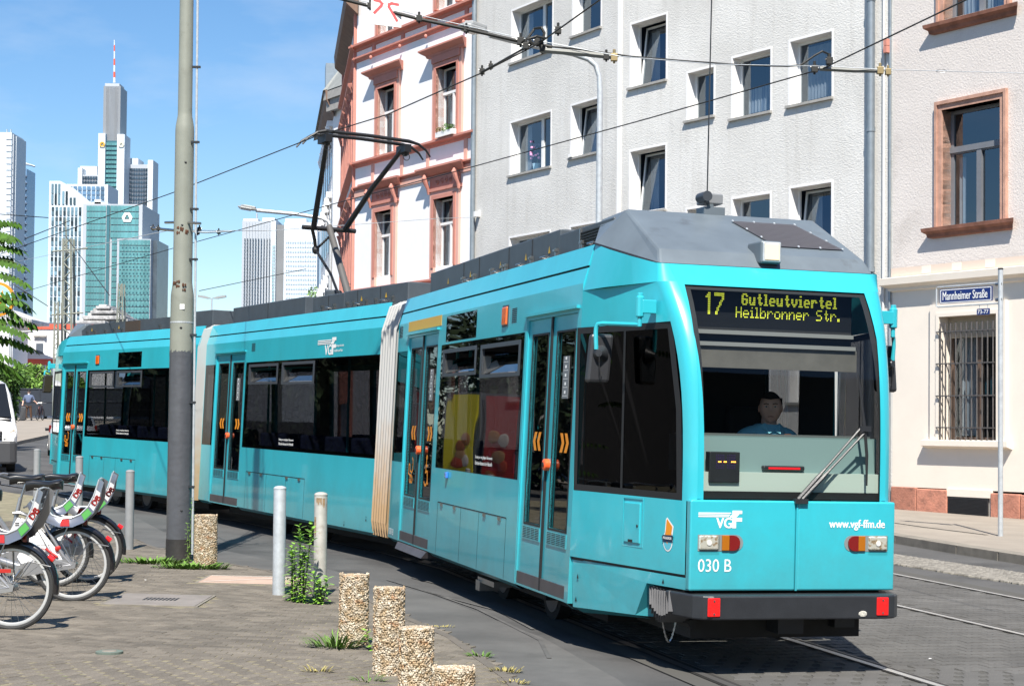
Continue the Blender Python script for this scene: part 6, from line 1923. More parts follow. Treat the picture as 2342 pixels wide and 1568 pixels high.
pebble_bollard(-3.513, 19.2, .135, .62, 'pebble-faced concrete bollard standing right beside the foot of the thick mast', 1)
pebble_bollard(-1.21, 12.935, .118, .575, 'leftmost of the four foreground pebble bollards, with weeds growing at its foot', 2)
pebble_bollard(-.84, 11.60, .113, .62, 'foreground pebble bollard with a chipped top edge, tallest of the tight pair', 3, broken=(-.9, .3, .05))
pebble_bollard(-.60, 10.72, .117, .46, 'pebble bollard in the foreground standing just right of the chipped one', 4)
pebble_bollard(-.335, 10.05, .132, .31, 'lowest pebble bollard, cut off by the bottom edge of the picture', 5)
# steel bollards
STB = mat('bollard_grey_paint', (.23, .235, .24), rough=.5, var=.1, vscale=8)
def steel_bollard(x, y, r, h, m, label, group, rust=False):
    t = thing('steel_bollard', (x, y, ground_z(x, y)), label, 'bollard', group)
    g = MB(L0(t)); g.lathe((0, 0, 0), [(r, -.05), (r, h - .02), (r * .96, h - .008)], 28); g.build('post', m, t, smooth=True)
    g = MB(L0(t)); g.lathe((0, 0, h - .012), [(r * 1.03, -.012), (r * 1.03, .0), (r * .8, .014), (r * .35, .022)], 28); g.build('cap', m, t, smooth=True)
    if rust:
        g = MB(L0(t))
        for a0, a1, z0_, z1_ in ((-2.2, -1.3, .93, .985), (-2.6, -2.2, .62, .8), (-1.2, -.8, .9, .98)):
            k = 6; R2_ = r + .0015
            for q in range(k):
                a = a0 + (a1 - a0) * q / k; b = a0 + (a1 - a0) * (q + 1) / k
                g.face((R2_ * math.cos(a), R2_ * math.sin(a), z0_ + .02 * math.sin(q * 2)), (R2_ * math.cos(b), R2_ * math.sin(b), z0_ + .02 * math.sin(q * 2 + 2)), (R2_ * math.cos(b), R2_ * math.sin(b), z1_), (R2_ * math.cos(a), R2_ * math.sin(a), z1_))
        g.build('rust_stain', mat('rust_stain', (.28, .19, .11), rough=.8, var=.4, vscale=30), t, weld=False)
    return t
steel_bollard(-2.281, 16.44, .062, 1.075, GALV, 'galvanised steel bollard, left of the pair beside the tall weed', 'steel bollards along the kerb')
steel_bollard(-1.86, 16.30, .064, 1.03, mat('galvanised_stained', (.46, .44, .40), rough=.55, metal=.3, var=.2, vscale=8, dirt=(.26, .19, .12), dscale=5, dpos=(.55, .7)), 'stained galvanised steel bollard directly behind the tall green weed', 'steel bollards along the kerb', True)
steel_bollard(-4.87, 21.28, .055, 1.02, STB, 'dark grey steel bollard between the bicycles and the thick mast', 'steel bollards along the kerb')
steel_bollard(-6.98, 26.9, .06, 1.02, STB, 'grey steel bollard rising behind the bicycle baskets', 'steel bollards along the kerb')
steel_bollard(-8.75, 30.7, .06, 1.02, STB, 'grey steel bollard farthest back, above the bicycle saddles', 'steel bollards along the kerb')

# ---- plants
GRASSM = mat('grass_green', (.10, .20, .028), rough=.7, var=.3, vscale=9, island=.35)
WEED = mat('weed_green', (.20, .40, .045), rough=.55, var=.25, vscale=9, island=.3)
def blade_leaf(g, base, direction, length, width, droop=.4, seg=4):
    d = Vector(direction).normalized(); side = d.cross(Vector((0, 0, 1)))
    if side.length < .01: side = Vector((1, 0, 0))
    side.normalize(); P = Vector(base); pts = []
    for k in range(seg + 1):
        t = k / seg
        w = width * math.sin(math.pi * min(.999, (t * .9 + .06))) ** .8 * .5
        pts.append((P.copy(), w)); d2 = (d + Vector((0, 0, -droop * t))).normalized(); P = P + d2 * length / seg
    for (p, w), (q, w2) in zip(pts, pts[1:]):
        g.face(tuple(p - side * w), tuple(p + side * w), tuple(q + side * w2), tuple(q - side * w2))
def weed(x, y, label, stems, seed, leaf=(.09, .02), name='weed', h=.7, spread=.25):
    t = thing(name, (x, y, ground_z(x, y)), label, 'plant')
    R_ = random.Random(seed)
    for s in range(stems):
        a = R_.random() * 6.28; lean = R_.uniform(.0, spread)
        hh = h * R_.uniform(.55, 1.0) if s else h
        top = Vector((math.cos(a) * lean * hh, math.sin(a) * lean * hh * .5, hh)); base = Vector((math.cos(a) * .03, math.sin(a) * .03, 0))
        g = MB(L0(t)); g.tube([tuple(base), tuple(base.lerp(top, .5) + Vector((0, 0, .02))), tuple(top)], [.006, .004, .002], 5); st = g.build('stem', mat_stem, t)
        g = MB(L0(t)); n_ = int(hh / .015)
        for k in range(n_):
            f_ = (k + 1) / n_; p = base.lerp(top, f_); an = k * 2.4 + s
            up = .55 if f_ > .8 else .15
            l_ = leaf[0] * (1.0 if f_ < .85 else .75) * R_.uniform(.8, 1.2)
            blade_leaf(g, p, (math.cos(an), math.sin(an), up), l_, leaf[1] * R_.uniform(.8, 1.3), .5)
        g.build('leaf_spray', WEED, t, weld=False, recalc=False)
    return t
mat_stem = mat('weed_stem', (.12, .16, .05), rough=.7)
weed(-1.98, 15.85, 'tall leafy green weed growing in front of the stained steel bollard', 9, 21, (.095, .028), h=.76, spread=.30)
weed(-2.09, 15.95, 'second bushy weed with slightly lower stems, left half of the clump at the steel bollards', 7, 22, (.09, .026), h=.55, spread=.35)
weed(-1.80, 15.75, 'low leafy weed spreading right at the foot of the stained steel bollard', 9, 29, (.095, .03), h=.30, spread=.6)
def tuft(x, y, r, h, n, label, seed, m=None, wd=.008, cat='grass tuft'):
    t = thing('grass_tuft', (x, y, ground_z(x, y)), label, cat, None)
    R_ = random.Random(seed); g = MB(L0(t))
    for _ in range(n):
        a, q = R_.random() * 6.28, r * math.sqrt(R_.random())
        blade_leaf(g, (q * math.cos(a) * 1.5, q * math.sin(a) * .5, .0), (math.cos(a) * .7, math.sin(a) * .7, R_.uniform(.5, 1.4)), h * R_.uniform(.5, 1.2), wd * R_.uniform(.7, 1.5), .9, 3)
    o = g.build('grass_blades', m or GRASSM, t, weld=False, recalc=False, kind='stuff'); return t
DRYG = mat('dry_grass', (.33, .28, .09), rough=.8, island=.35)
tuft(-4.18, 19.45, .26, .11, 260, 'patch of low green weeds spreading left of the mast foot', 31, wd=.02)
tuft(-3.62, 18.95, .28, .11, 330, 'low green weeds around the foot of the far pebble bollard', 32, wd=.02)
tuft(-1.34, 12.82, .12, .17, 150, 'bright green grass tuft left of the leftmost foreground pebble bollard', 33, wd=.010)
w_ = weed(-1.03, 12.75, 'small broad-leaved weed at the right foot of the leftmost foreground pebble bollard', 5, 34, (.055, .032), h=.16, spread=.7)
tuft(-.02, 11.85, .07, .07, 70, 'half-dry grass tuft near the right pavement edge', 35, DRYG)
tuft(-.22, 12.55, .06, .07, 50, 'small green tuft on the pavement edge beyond the half-dry one', 36)
tuft(.03, 11.35, .07, .05, 50, 'yellowed tuft at the bottom right corner of the pavement', 37, DRYG)
tuft(-1.55, 13.0, .05, .04, 30, 'sparse tuft in the paving joints left of the pebble bollards', 38)
tuft(-1.33, 11.6, .06, .09, 40, 'thin straw-coloured tuft in front of the pebble bollards', 39, DRYG)
tuft(-.95, 11.25, .06, .10, 30, 'thin green shoots at the very bottom of the picture', 40)
tuft(-.62, 14.3, .1, .03, 40, 'low dry tuft behind the chipped pebble bollard', 41, DRYG)
tuft(-1.15, 13.9, .09, .03, 50, 'flat yellowish tuft behind the leftmost foreground bollard', 42, DRYG)
weed(-3.72, 19.1, 'thin thistle climbing between the mast and the pebble bollard', 2, 43, (.045, .014), h=.8, spread=.12)

# ---- street sign on the right
sp = Vector((7.86, 26.73, ground_z(7.86, 26.73) + .125))
sg_ = thing('street_sign', sp, 'blue enamel street name sign on a galvanised post at the right edge', 'street sign')
T = lambda a, b, c: sp + Vector((a, b, c))
g = MB(T); g.tube([(0, 0, -.1), (0, 0, 4.28)], .040, 14); g.build('post', GALV, sg_, smooth=True)
g = MB(T); g.lathe((0, 0, 4.28), [(.042, 0), (.042, .03)], 14); g.build('post_cap', BLACK, sg_)
sd = (Vector((-.62, .78, 0))).normalized()      # the plate runs along the street
def SGN(u, v, w):
    n_ = Vector((-sd.y, sd.x, 0)); n_ = n_ if n_.y > 0 else -n_
    return sp + sd * ((1.03 - u) * 1.22) + Vector((0, 0, v)) + n_ * w
NAVY = mat('enamel_blue', (.006, .022, .14), rough=.35, coat=.2)
g = MB(SGN); g.box(.14, .98, -.012, .012, 3.77 - .0, 4.02); pl = g.build('name_plate', NAVY, sg_, bevel=.012) if False else None
g = MB(lambda a, b, c: SGN(a, c, b)); g.box(.06, .90, -.008, .012, 3.79, 4.03); pl = g.build('name_plate', NAVY, sg_)
g = MB(lambda a, b, c: SGN(a, c, b)); g.wall(.07, .89, 3.80, 4.02, [(.08, .88, 3.812, 4.008)], .002, P=lambda u, v, w: (u, -.0095 + w, v)); g.build('plate_border', WHITE, pl)
text('Mannheimer Straße', lambda u, v, w: SGN(u, v, -.0105 + w), .11, .83, 3.845, 3.985, 'street_name', WHITE, pl, bold=.006, proud=.001)
g = MB(SGN); g.tube([(.99, 4.07, 0), (.02, 4.07, 0), (.0, 4.05, 0), (.0, 3.76, 0), (.03, 3.74, 0), (.99, 3.74, 0)], .014, 7); g.build('sign_frame_tube', GALV, sg_, smooth=True)
g = MB(SGN); g.tube([(.96, 4.05, 0), (1.06, 4.05, 0)], .03, 8); g.tube([(.96, 3.80, 0), (1.06, 3.80, 0)], .03, 8); g.build('sign_clamp', STEEL, sg_)
g = MB(lambda a, b, c: SGN(a, c, b)); g.box(.66, .86, -.006, .008, 3.57, 3.67); pl2 = g.build('number_plate', NAVY, sg_)
text('73-77', lambda u, v, w: SGN(u, v, -.0075 + w), .675, .845, 3.588, 3.652, 'house_numbers', WHITE, pl2, bold=.01, proud=.001)
g = MB(SGN); g.tube([(.70, 3.66, 0), (.70, 3.75, 0)], .007, 5); g.tube([(.83, 3.66, 0), (.83, 3.75, 0)], .007, 5); g.build('plate_hanger', GALV, pl2)

# ---- street lamps
LAMPG = mat('lamp_head_grey', (.30, .31, .31), rough=.45)
def lamp_post(pts, r, head_pts, label, hw=.16):
    t = thing('street_lamp', pts[0], label, 'street lamp')
    g = MB(); g.tube(pts, r, 10, raw=True); g.build('lamp_post', GALV, t, smooth=True)
    a, b = Vector(head_pts[0]), Vector(head_pts[1]); d = (b - a); L = d.length; d.normalize(); s_ = d.cross(Vector((0, 0, 1))).normalized(); u_ = s_.cross(d)
    g = MB(lambda x, y, z: a + d * x + s_ * y + u_ * z)
    g.prism([(0, -hw * .4, -.0), (L * .25, -hw, -.02), (L * .8, -hw, -.02), (L, -hw * .4, .0), (L, hw * .4, 0), (L * .8, hw, -.02), (L * .25, hw, -.02), (0, hw * .4, 0)], (0, 0, .06))
    g.prism([(L*.1, -hw * .6, .05), (L * .7, -hw * .7, .05), (L * .9, 0, .04), (L * .7, hw * .7, .05), (L*.1, hw * .6, .05)], (0, 0, .08))
    g.build('lamp_head', LAMPG, t, bevel=.02)
    g = MB(lambda x, y, z: a + d * x + s_ * y + u_ * z); g.prism([(L * .35, -hw * .75, -.05), (L * .85, -hw * .75, -.05), (L * .95, 0, -.04), (L * .85, hw * .75, -.05), (L * .35, hw * .75, -.05)], (0, 0, .04)); g.build('lamp_glass', mat_lampglass, t)
    return t
mat_lampglass = mat('lamp_glass', (.6, .6, .58), rough=.2)
YL = 31.0
b = at(1369, 500, YL); foot = Vector((b.x, YL, ground_z(b.x, YL)))
pts = [foot, at(1371, 300, YL), at(1372, 210, YL), at(1370, 175, YL), at(1362, 150, YL), at(1345, 136, YL), at(1310, 124, YL), at(1200, 102, YL - .4), at(1118, 82, YL - .8)]
lamp_post([tuple(p) for p in pts], [.075, .06, .055, .05, .05, .05, .05, .045, .04], (at(1112, 78, YL - .8), at(1054, 60, YL - 1.1)), 'tall galvanised street lamp with a curved arm in front of the grey block', hw=.17)
YL = 62.0
b = at(752, 600, YL); pts = [Vector((b.x, YL, 1)), at(757, 520, YL), at(750, 506, YL), at(735, 499, YL), at(680, 490, YL), at(585, 481, YL)]
lamp_post([tuple(p) for p in pts], .07, (at(588, 482, YL), at(544, 474, YL)), 'distant street lamp whose long arm reaches left, beside the pantograph', hw=.2)
# twin-headed lamp above the tram roof, far away
YL = 120.0
p = at(484, 682, YL); t = thing('street_lamp', (p.x, YL, 2), 'twin-headed street lamp far behind the second tram section', 'street lamp')
g = MB(); g.tube([(p.x, YL, 1.5), (p.x, YL, p.z)], .06, 8, raw=True); g.build('lamp_post', GALV, t)
for s_ in (-1, 1):
    g = MB(); g.prism([(p.x, YL, p.z), (p.x + s_ * .4, YL, p.z - .02), (p.x + s_ * 1.02, YL, p.z + .10), (p.x + s_ * 1.0, YL, p.z + .24), (p.x + s_ * .45, YL, p.z + .16)], (0, .3, 0)); g.build('lamp_head', LAMPG, t)

# ---- overhead wires
WIRE = mat('copper_wire_dark', (.02, .02, .018), rough=.6)
def wire(pts, r, label, name='overhead_wire', m=None, cat='wire', sag=0):
    P = []
    pts = [Vector(p) for p in pts]
    for a, b in zip(pts, pts[1:]):
        for k in range(6):
            t = k / 6; q = a.lerp(b, t); q.z -= sag * 4 * t * (1 - t); P.append(q)
    P.append(pts[-1])
    t = thing(name, P[0], label, cat, None)
    g = MB(); g.tube(P, r, 5, raw=True); g.build('strand', m or WIRE, t)
    return t
zc = 5.78
w1 = [at_z(60, 560, 6.1), at_z(395, 442, 5.95), at_z(720, 316, 5.72)]
pz = T2(2.55, .3, 5.76)
w1 = [at(-200, 655, 60), at(60, 560, 37), at(395, 441, 28), at(720, 313, 22.9), at(884, 263, 21.5), at(1100, 168, 19.0), at(1232, 100, 17.2), at(1372, 0, 15.2), at(1700, -260, 12)]
wire(w1, .0085, 'contact wire of the near track, touching the pantograph and climbing to the upper edge', m=WIRE)
w2 = [at(-250, 735, 62), at(45, 670, 47), at(395, 568, 37.5), at(750, 470, 30), at(1080, 382, 25.5), at(1480, 272, 21.5), at(1880, 158, 18.2), at(2210, 0, 15.3), at(2600, -200, 12.5)]
wire(w2, .0085, 'contact wire of the far track, crossing the whole picture from lower left to upper right')
wire([at(1232, 78, 17.2), at(1300, 52, 16.6), at(1372, 0, 15.9)], .009, 'second cable end running up beside the near contact wire') if False else None
wire([at(740, -12, 18.3), at(850, 16, 18.0), at(960, 45, 17.8), at(1060, 66, 17.6), at(1190, 96, 17.3), at(1262, 108, 17.2)], .020, 'dark cross-span rod carrying the square white track sign', 'span_wire', cat='span wire')
wire([at(745, -18, 18.3), at(960, 36, 17.8), at(1190, 88, 17.3), at(1262, 100, 17.2), at(1420, 130, 17.1), at(1640, 148, 17.6), at(1880, 152, 18.1), at(2030, 160, 18.2), at(2341, 168, 19)], .0045, 'thin pale span rope above the cross-span', 'span_wire', m=GALV, cat='span wire')
g_ = wire([at(1262, 108, 17.2), at(1330, 114, 17.2), at(1440, 130, 17.2), at(1560, 140, 17.5), at(1700, 150, 17.9), at(1800, 152, 18), at(1830, 150, 18), at(1862, 128, 18), at(1880, 118, 18), at(1893, 124, 18.1), at(1896, 142, 18.1), at(1890, 156, 18.1)], .011, 'thick black feeder cable looping down to the far contact wire', 'feeder_cable', cat='cable')
t = wire([at(1236, 116, 17.2), at(1300, 121, 17.2), at(1404, 131, 17.2)], .030, 'grey insulator rod between the near contact wire and the span', 'insulator_rod', m=mat('rod_grey', (.22, .22, .20), rough=.5), cat='insulator')
t2_ = wire([at(1874, 158, 18.2), at(1950, 162, 18.2), at(2020, 163, 18.2)], .026, 'grey insulator rod right of the far contact wire', 'insulator_rod', m=bpy.data.materials['rod_grey'], cat='insulator')
wire([at(1100, 166, 19.0), at(1130, 150, 18.5), at(1190, 116, 17.4), at(1236, 92, 17.2)], .012, 'short black bridle from the span down to the near contact wire', 'bridle_wire', cat='wire')
wire([at(1190, 100, 17.3), at(1205, 90, 17.2), at(1222, 66, 17.2), at(1238, 64, 17.1), at(1245, 76, 17.1), at(1240, 94, 17.1), at(1222, 104, 17.1), at(1208, 90, 17.1), at(1228, 84, 17.1), at(1246, 88, 17.0)], .015, 'looped black jumper cable at the crossing of the wires', 'jumper_cable', cat='cable')
FITL = ['left of the white track sign, at the top edge', 'just right of the white track sign', 'at the lamp head on the span rod', 'where the span meets the loop cable, left one', 'just below the span beside the loop cable', 'in the middle of the loop cable', 'at the left end of the left insulator rod', 'on the near contact wire above the loop cable', 'at the lower end of the bridle wire', 'partway up the bridle wire', 'left one at the right end of the left insulator rod', 'at the right end of the left insulator rod', 'at the left end of the right insulator rod', 'at the end of the black feeder cable', 'left one at the right end of the right insulator rod', 'rightmost, by the grey downpipe', 'at the outer end of the left mast strut', 'close to the mast on the left strut', 'close to the mast on the right strut', 'at the outer end of the right mast strut', 'above the right mast strut']
BRASS = mat('fitting_brass', (.35, .27, .14), rough=.5, metal=.6)
def fitting(px, py, Y, s, label, m=None):
    k_ = 'brass-coloured clamp' if m else 'dark clamp'
    c = at(px, py, Y); t = thing('wire_clamp', c, k_ + ' ' + FITL.pop(0), 'wire fitting', 'small clamps and fittings on the overhead wires')
    g = MB(L0(t)); g.box(-s, s, -.03, .03, -s * 1.1, s * 1.1); g.tube([(0, 0, s), (0, 0, s * 2.4)], s * .5, 6); g.tube([(0, 0, -s), (0, 0, -s * 1.8)], s * .4, 6); g.build('clamp_body', m or WIRE, t, bevel=.004)
    g = MB(L0(t)); g.tube([(-s * 1.4, 0, s * .5), (s * 1.4, 0, s * .3)], s * .25, 6); g.build('clamp_bolt', STEEL, t)
lab = 'small dark clamp fitting on the overhead wires'
for (x, y, Y, s, m) in ((846, 14, 18, .028, None), (958, 43, 17.8, .03, None), (1066, 68, 17.6, .028, None), (1190, 95, 17.3, .035, None), (1202, 106, 17.2, .03, None), (1228, 96, 17.2, .03, None), (1240, 112, 17.2, .03, None), (1276, 70, 16.8, .032, None), (1102, 164, 19.0, .03, None), (1122, 152, 18.7, .025, None),
                         (1386, 130, 17.2, .03, None), (1404, 132, 17.2, .035, BRASS), (1862, 158, 18.2, .035, None), (1896, 140, 18.1, .035, None), (2012, 162, 18.2, .035, BRASS), (2030, 165, 18.2, .03, BRASS)):
    fitting(x, y, Y, s, lab, m)
c = at(2152, 163, 18.6); t = thing('turnbuckle', c, 'small turnbuckle in the thin span rope at the right', 'wire fitting')
g = MB(L0(t)); g.torus((0, 0, 0), (1, 0, 0), (0, 0, .35), .055, .007, 16, 5); g.tube([(-.05, 0, 0), (.05, 0, 0)], .006, 5); g.build('turnbuckle_frame', STEEL, t)
# square white track sign on the span
c = at(883, 20, 17.9)
sw = thing('track_sign', c, 'square white sign with two red hooked arrows hanging on the overhead span', 'sign')
Tq = lambda u, v, w: c + Vector((u, w, v - .11 * u))
g = MB(lambda a, b, c_: Tq(a, c_, b)); g.box(-.165, .165, -.004, .01, -.19, .155); pq = g.build('sign_plate', WHITE, sw)
REDS = mat('sign_red', (.72, .09, .09), rough=.5)
def hook(seq, nm):
    g = MB(lambda a, b, c_: Tq(a, c_, b)); yy = -.006
    for p, q in zip(seq, seq[1:]):
        yy -= .0005
        d = (Vector(q) - Vector(p)).normalized() * .014; n2 = Vector((-d.y, d.x)) * 1.0
        g.face((p[0]-d.x+n2.x, yy, p[1]-d.y+n2.y), (q[0]+d.x+n2.x, yy, q[1]+d.y+n2.y), (q[0]+d.x-n2.x, yy, q[1]+d.y-n2.y), (p[0]-d.x-n2.x, yy, p[1]-d.y-n2.y))
    g.build(nm, REDS, pq, weld=False)
hook([(-.125, .075), (-.07, .068), (-.045, .045), (-.055, .02), (-.125, -.06)], 'hooked_arrow')
hook([(.125, .055), (.06, .06), (.03, .045), (.03, .02), (.115, -.115)], 'hooked_arrow')
# thin suspension wires on the left
wire([at(30, 600, 60), at(400, 524, 21), at(430, 527, 20), at(610, 528, 30), at(1000, 500, 34), at(1085, 497, 45)], .006, 'thin cross wire from the mast to the grey block wall', 'span_wire', m=GALV, cat='span wire')
wire([at(347, 522, 20.6), at(398, 527, 20.0)], .018, 'short steel strut sticking out left of the mast', 'mast_strut', m=STEEL, cat='strut')
wire([at(440, 530, 19.8), at(470, 532, 19.9), at(530, 529, 20.2)], .010, 'short insulated strut right of the mast', 'mast_strut', m=GALV, cat='strut')
for k, (x, y, Y) in enumerate(((350, 522, 20.6), (362, 523, 20.4), (452, 532, 19.9), (500, 531, 20.1), (456, 524, 19.9))):
    fitting(x, y, Y, .02, 'small dark clamp fitting on the overhead wires')
for k, (a, b_, lab_) in enumerate((((0, 490, 70), (110, 498, 75), 'faint wire running in front of the dark left tower'), ((60, 545, 60), (160, 505, 80), 'faint slanting wire left of the white grid tower'), ((30, 650, 70), (110, 700, 70), 'faint wire slanting down above the low white building'),
          ((455, 665, 90), (700, 615, 100), 'faint wire above the second tram section'), ((150, 540, 60), (250, 675, 45), 'dark wire sagging in front of the green glass tower'))):
    wire([at(*a), at(*b_)], .02 if k < 4 else .014, lab_, m=WIRE)
# lattice masts
LATT = mat('lattice_grey_green', (.26, .27, .22), rough=.7, var=.2)
def lattice(pxl, pxr, pytop, pybot, Y, label, arms=()):
    a = at(pxl, pytop, Y); b = at(pxr, pytop, Y); c = at(pxl - 4, pybot, Y); d = at(pxr + 2, pybot, Y)
    t = thing('lattice_mast', (c.x, Y, c.z), label, 'mast')
    r_ = (b - a).x * .12 + .02
    for p, q in ((a, c), (b, d)):
        g = MB(); g.tube([p, q], r_, 4, raw=True); g.tube([p + Vector((0, .6, 0)), q + Vector((0, .6, 0))], r_, 4, raw=True); g.build('mast_leg', LATT, t)
    n_ = max(4, int((a.z - c.z) / ((d.x - c.x) * .8)))
    for k in range(n_):
        t0, t1 = k / n_, (k + 1) / n_
        g = MB(); p, q = (a.lerp(c, t0), b.lerp(d, t1)) if k % 2 else (b.lerp(d, t0), a.lerp(c, t1)); g.tube([p, q], r_ * .5, 4, raw=True); g.build('lattice_bar', LATT, t)
    for (x0, y0, x1, y1) in arms:
        g = MB(); g.tube([at(x0, y0, Y), at(x1, y1, Y)], r_ * .6, 4, raw=True); g.build('mast_arm', LATT, t)
    return t
lattice(145, 162, 545, 860, 90, 'tall grey-green lattice mast in front of the white grid tower', arms=((150, 500, 152, 560), (120, 575, 200, 568), (118, 720, 190, 715)))
lattice(125, 133, 690, 950, 78, 'slim ladder-like lattice mast left of the tall lattice mast')
lattice(271, 279, 648, 745, 100, 'short lattice mast in front of the green glass tower')
# slim posts near the fence
for (px0, y0, y1, Y, lab_) in ((24, 760, 965, 66, 'slim pale post behind the white van'), (124, 835, 950, 74, 'slim pale post at the rear corner of the tram')):
    a, b = at(px0, y0, Y), at(px0, y1, Y); t = thing('pole', b, lab_, 'pole')
    g = MB(); g.tube([a, b], .07, 8, raw=True); g.build('post', GALV, t)
    g = MB(); g.tube([a - Vector((.12, 0, 0)), a + Vector((.9, 0, .04))], .05, 6, raw=True); g.build('post_head', LAMPG, t)
# ================================================================== BICYCLES
TYRE = mat('tyre_rubber', (.035, .035, .035), rough=.8, bump=.4, bscale=90)
RIM = mat('rim_alloy', (.60, .60, .59), rough=.4, metal=.4)
BIKES = mat('bike_silver', (.36, .36, .37), rough=.3, metal=.6, coat=.3)
BIKEW = mat('bike_white_panel', (.80, .79, .79), rough=.4)
BIKER = mat('bike_red', (.42, .02, .015), rough=.35, coat=.3)
SHELLW = mat('shell_label', (.52, .52, .52), rough=.5)
BASK = mat('basket_shell', (.24, .25, .28), rough=.22, metal=.6)
FEND = mat('fender_black', (.012, .011, .013), rough=.2, coat=.6)
SADD = mat('saddle_black', (.012, .012, .013), rough=.3, coat=.3)
GREENS = mat('sticker_green', (.07, .30, .06), rough=.5)
def make_bike(loc, label, number=None):
    """rear wheel axle above loc, the bicycle points towards -x"""
    t = thing('rental_bicycle', loc, label, 'bicycle', 'rental bicycles parked on the left')
    T = lambda a, b, c: Vector(loc) + Vector((a, b, c))
    def wheel(cx, nm):
        g = MB(T); g.torus((cx, 0, .35), (1, 0, 0), (0, 0, 1), .328, .022, 56, 8); w = g.build(nm, TYRE, t, smooth=True)
        g = MB(T); g.torus((cx, 0, .35), (1, 0, 0), (0, 0, 1), .298, .013, 56, 6); g.torus((cx, 0, .35), (1, 0, 0), (0, 0, 1), .308, .011, 56, 6); g.build('rim', RIM, w, smooth=True)
        g = MB(T)
        for k in range(28):
            a = 2 * math.pi * k / 28; s_ = .35 * (1 if (k // 2) % 2 else -1); b_ = .03 * (1 if k % 2 else -1)
            g.tube([(cx + .03 * math.cos(a + s_), b_, .35 + .03 * math.sin(a + s_)), (cx + .295 * math.cos(a), 0, .35 + .295 * math.sin(a))], .0016, 3, cap=False)
        g.build('spokes', STEEL, w, weld=False)
        g = MB(T); g.tube([(cx, -.045, .35), (cx, .045, .35)], .04, 14); g.build('hub', BIKES, w, smooth=True)
        g = MB(T)
        n_ = 16; A = []
        for k in range(n_ + 1):
            a = math.radians(-8 + 168 * k / n_) if nm == 'rear_wheel' else math.radians(30 + 130 * k / n_)
            A.append(a)
        for q0, q1 in zip(A, A[1:]):
            for (b0, r0, b1, r1) in ((-.034, .352, -.030, .378), (-.030, .378, -.018, .388), (-.018, .388, .018, .388), (.018, .388, .030, .378), (.030, .378, .034, .352)):
                g.face((cx + r0 * math.cos(q0), b0, .35 + r0 * math.sin(q0)), (cx + r0 * math.cos(q1), b0, .35 + r0 * math.sin(q1)), (cx + r1 * math.cos(q1), b1, .35 + r1 * math.sin(q1)), (cx + r1 * math.cos(q0), b1, .35 + r1 * math.sin(q0)))
        f_ = g.build('fender', FEND, t, smooth=60)
        return w
    wheel(0, 'rear_wheel'); wheel(-1.12, 'front_wheel')
    g = MB(T); g.tube([(.30, 0, .60), (.345, 0, .57)], .022, 8); g.build('rear_reflector', REFLECT, t)
    g = MB(T)
    for s_ in (-.05, .05):
        g.tube([(0, s_, .35), (.15, s_ * .9, .56), (.33, s_ * .7, .52)], .004, 4)
    g.build('fender_stay', STEEL, t)
    # frame: rear triangle of thick silver tubes, low step-through main tube
    g = MB(T)
    for s_ in (-.05, .05):
        g.tube([(0, s_, .35), (-.08, s_, .43), (-.26, s_ * .8, .72), (-.33, s_ * .7, .75), (-.40, s_ * .5, .745)], .016, 8)
        g.tube([(0, s_, .35), (-.16, s_, .40), (-.30, s_ * .8, .66), (-.36, 0, .70)], .014, 8)
        g.tube([(0, s_, .35), (-.45, s_ * .8, .30)], .016, 8)
    fr_ = g.build('rear_frame', BIKES, t, smooth=True)
    g = MB(T); g.tube([(-.46, 0, .30), (-.40, 0, .55), (-.355, 0, .78), (-.33, 0, .90)], [.026, .024, .022, .02], 10); g.build('seat_tube', BIKES, t, smooth=True)
    g = MB(T); g.tube([(-.46, 0, .32), (-.72, 0, .40), (-.93, 0, .72), (-.97, 0, .88)], [.04, .04, .034, .026], 12); g.build('main_tube', BIKES, t, smooth=True)
    g = MB(T); g.tube([(-.97, 0, .84), (-1.0, 0, .72), (-1.02, -.05, .62), (-1.12, -.05, .35)], .016, 8); g.tube([(-1.02, .05, .62), (-1.12, .05, .35)], .016, 8); g.build('fork', BIKES, t, smooth=True)
    g = MB(T); g.tube([(-.33, 0, .88), (-.285, 0, 1.04)], .013, 8); g.build('seat_post', STEEL, t)
    # saddle
    g = MB(T); sec = [(-.44, .02, .0), (-.38, .025, .012), (-.30, .035, .008), (-.22, .07, .004), (-.16, .095, .016), (-.12, .075, .022), (-.10, .03, .012)]
    rings = []
    for (x, w_, dz) in sec:
        ring = []
        for k in range(12):
            a = 2 * math.pi * k / 12
            ring.append(g.pt((x, w_ * math.cos(a), 1.085 + dz + (.032 * math.sin(a) if math.sin(a) > 0 else .062 * math.sin(a)) )))
        rings.append(ring)
    for A_, B_ in zip(rings, rings[1:]):
        for k in range(12): g.idx([A_[k], A_[(k+1) % 12], B_[(k+1) % 12], B_[k]])
    g.idx(rings[0][::-1]); g.idx(rings[-1])
    sd_ = g.build('saddle', SADD, t, smooth=True)
    g = MB(T); g.tube([(-.36, .02, 1.05), (-.16, .03, 1.055)], .004, 4); g.tube([(-.36, -.02, 1.05), (-.16, -.03, 1.055)], .004, 4); g.build('saddle_rail', STEEL, sd_)
    # triangular panel with lettering and the drive cover with the bicycle number
    for s_ in (-.042, .042):
        g = MB(T); g.face((-.355, s_, .70), (-.30, s_, .69), (-.10, s_, .44), (-.06, s_, .37), (-.46, s_, .36), (-.50, s_, .42)); g.build('side_panel', BIKEW, t)
        g = MB(T); g.prism([(.03, s_ * 1.5, .32), (.04, s_ * 1.5, .37), (-.06, s_ * 1.5, .40), (-.42, s_ * 1.5, .37), (-.52, s_ * 1.5, .33), (-.50, s_ * 1.5, .24), (-.40, s_ * 1.5, .25)], (0, .008, 0)); g.build('chain_guard', BIKES, t)
    TX = lambda u, v, w: T(u, -.076 + w, v)
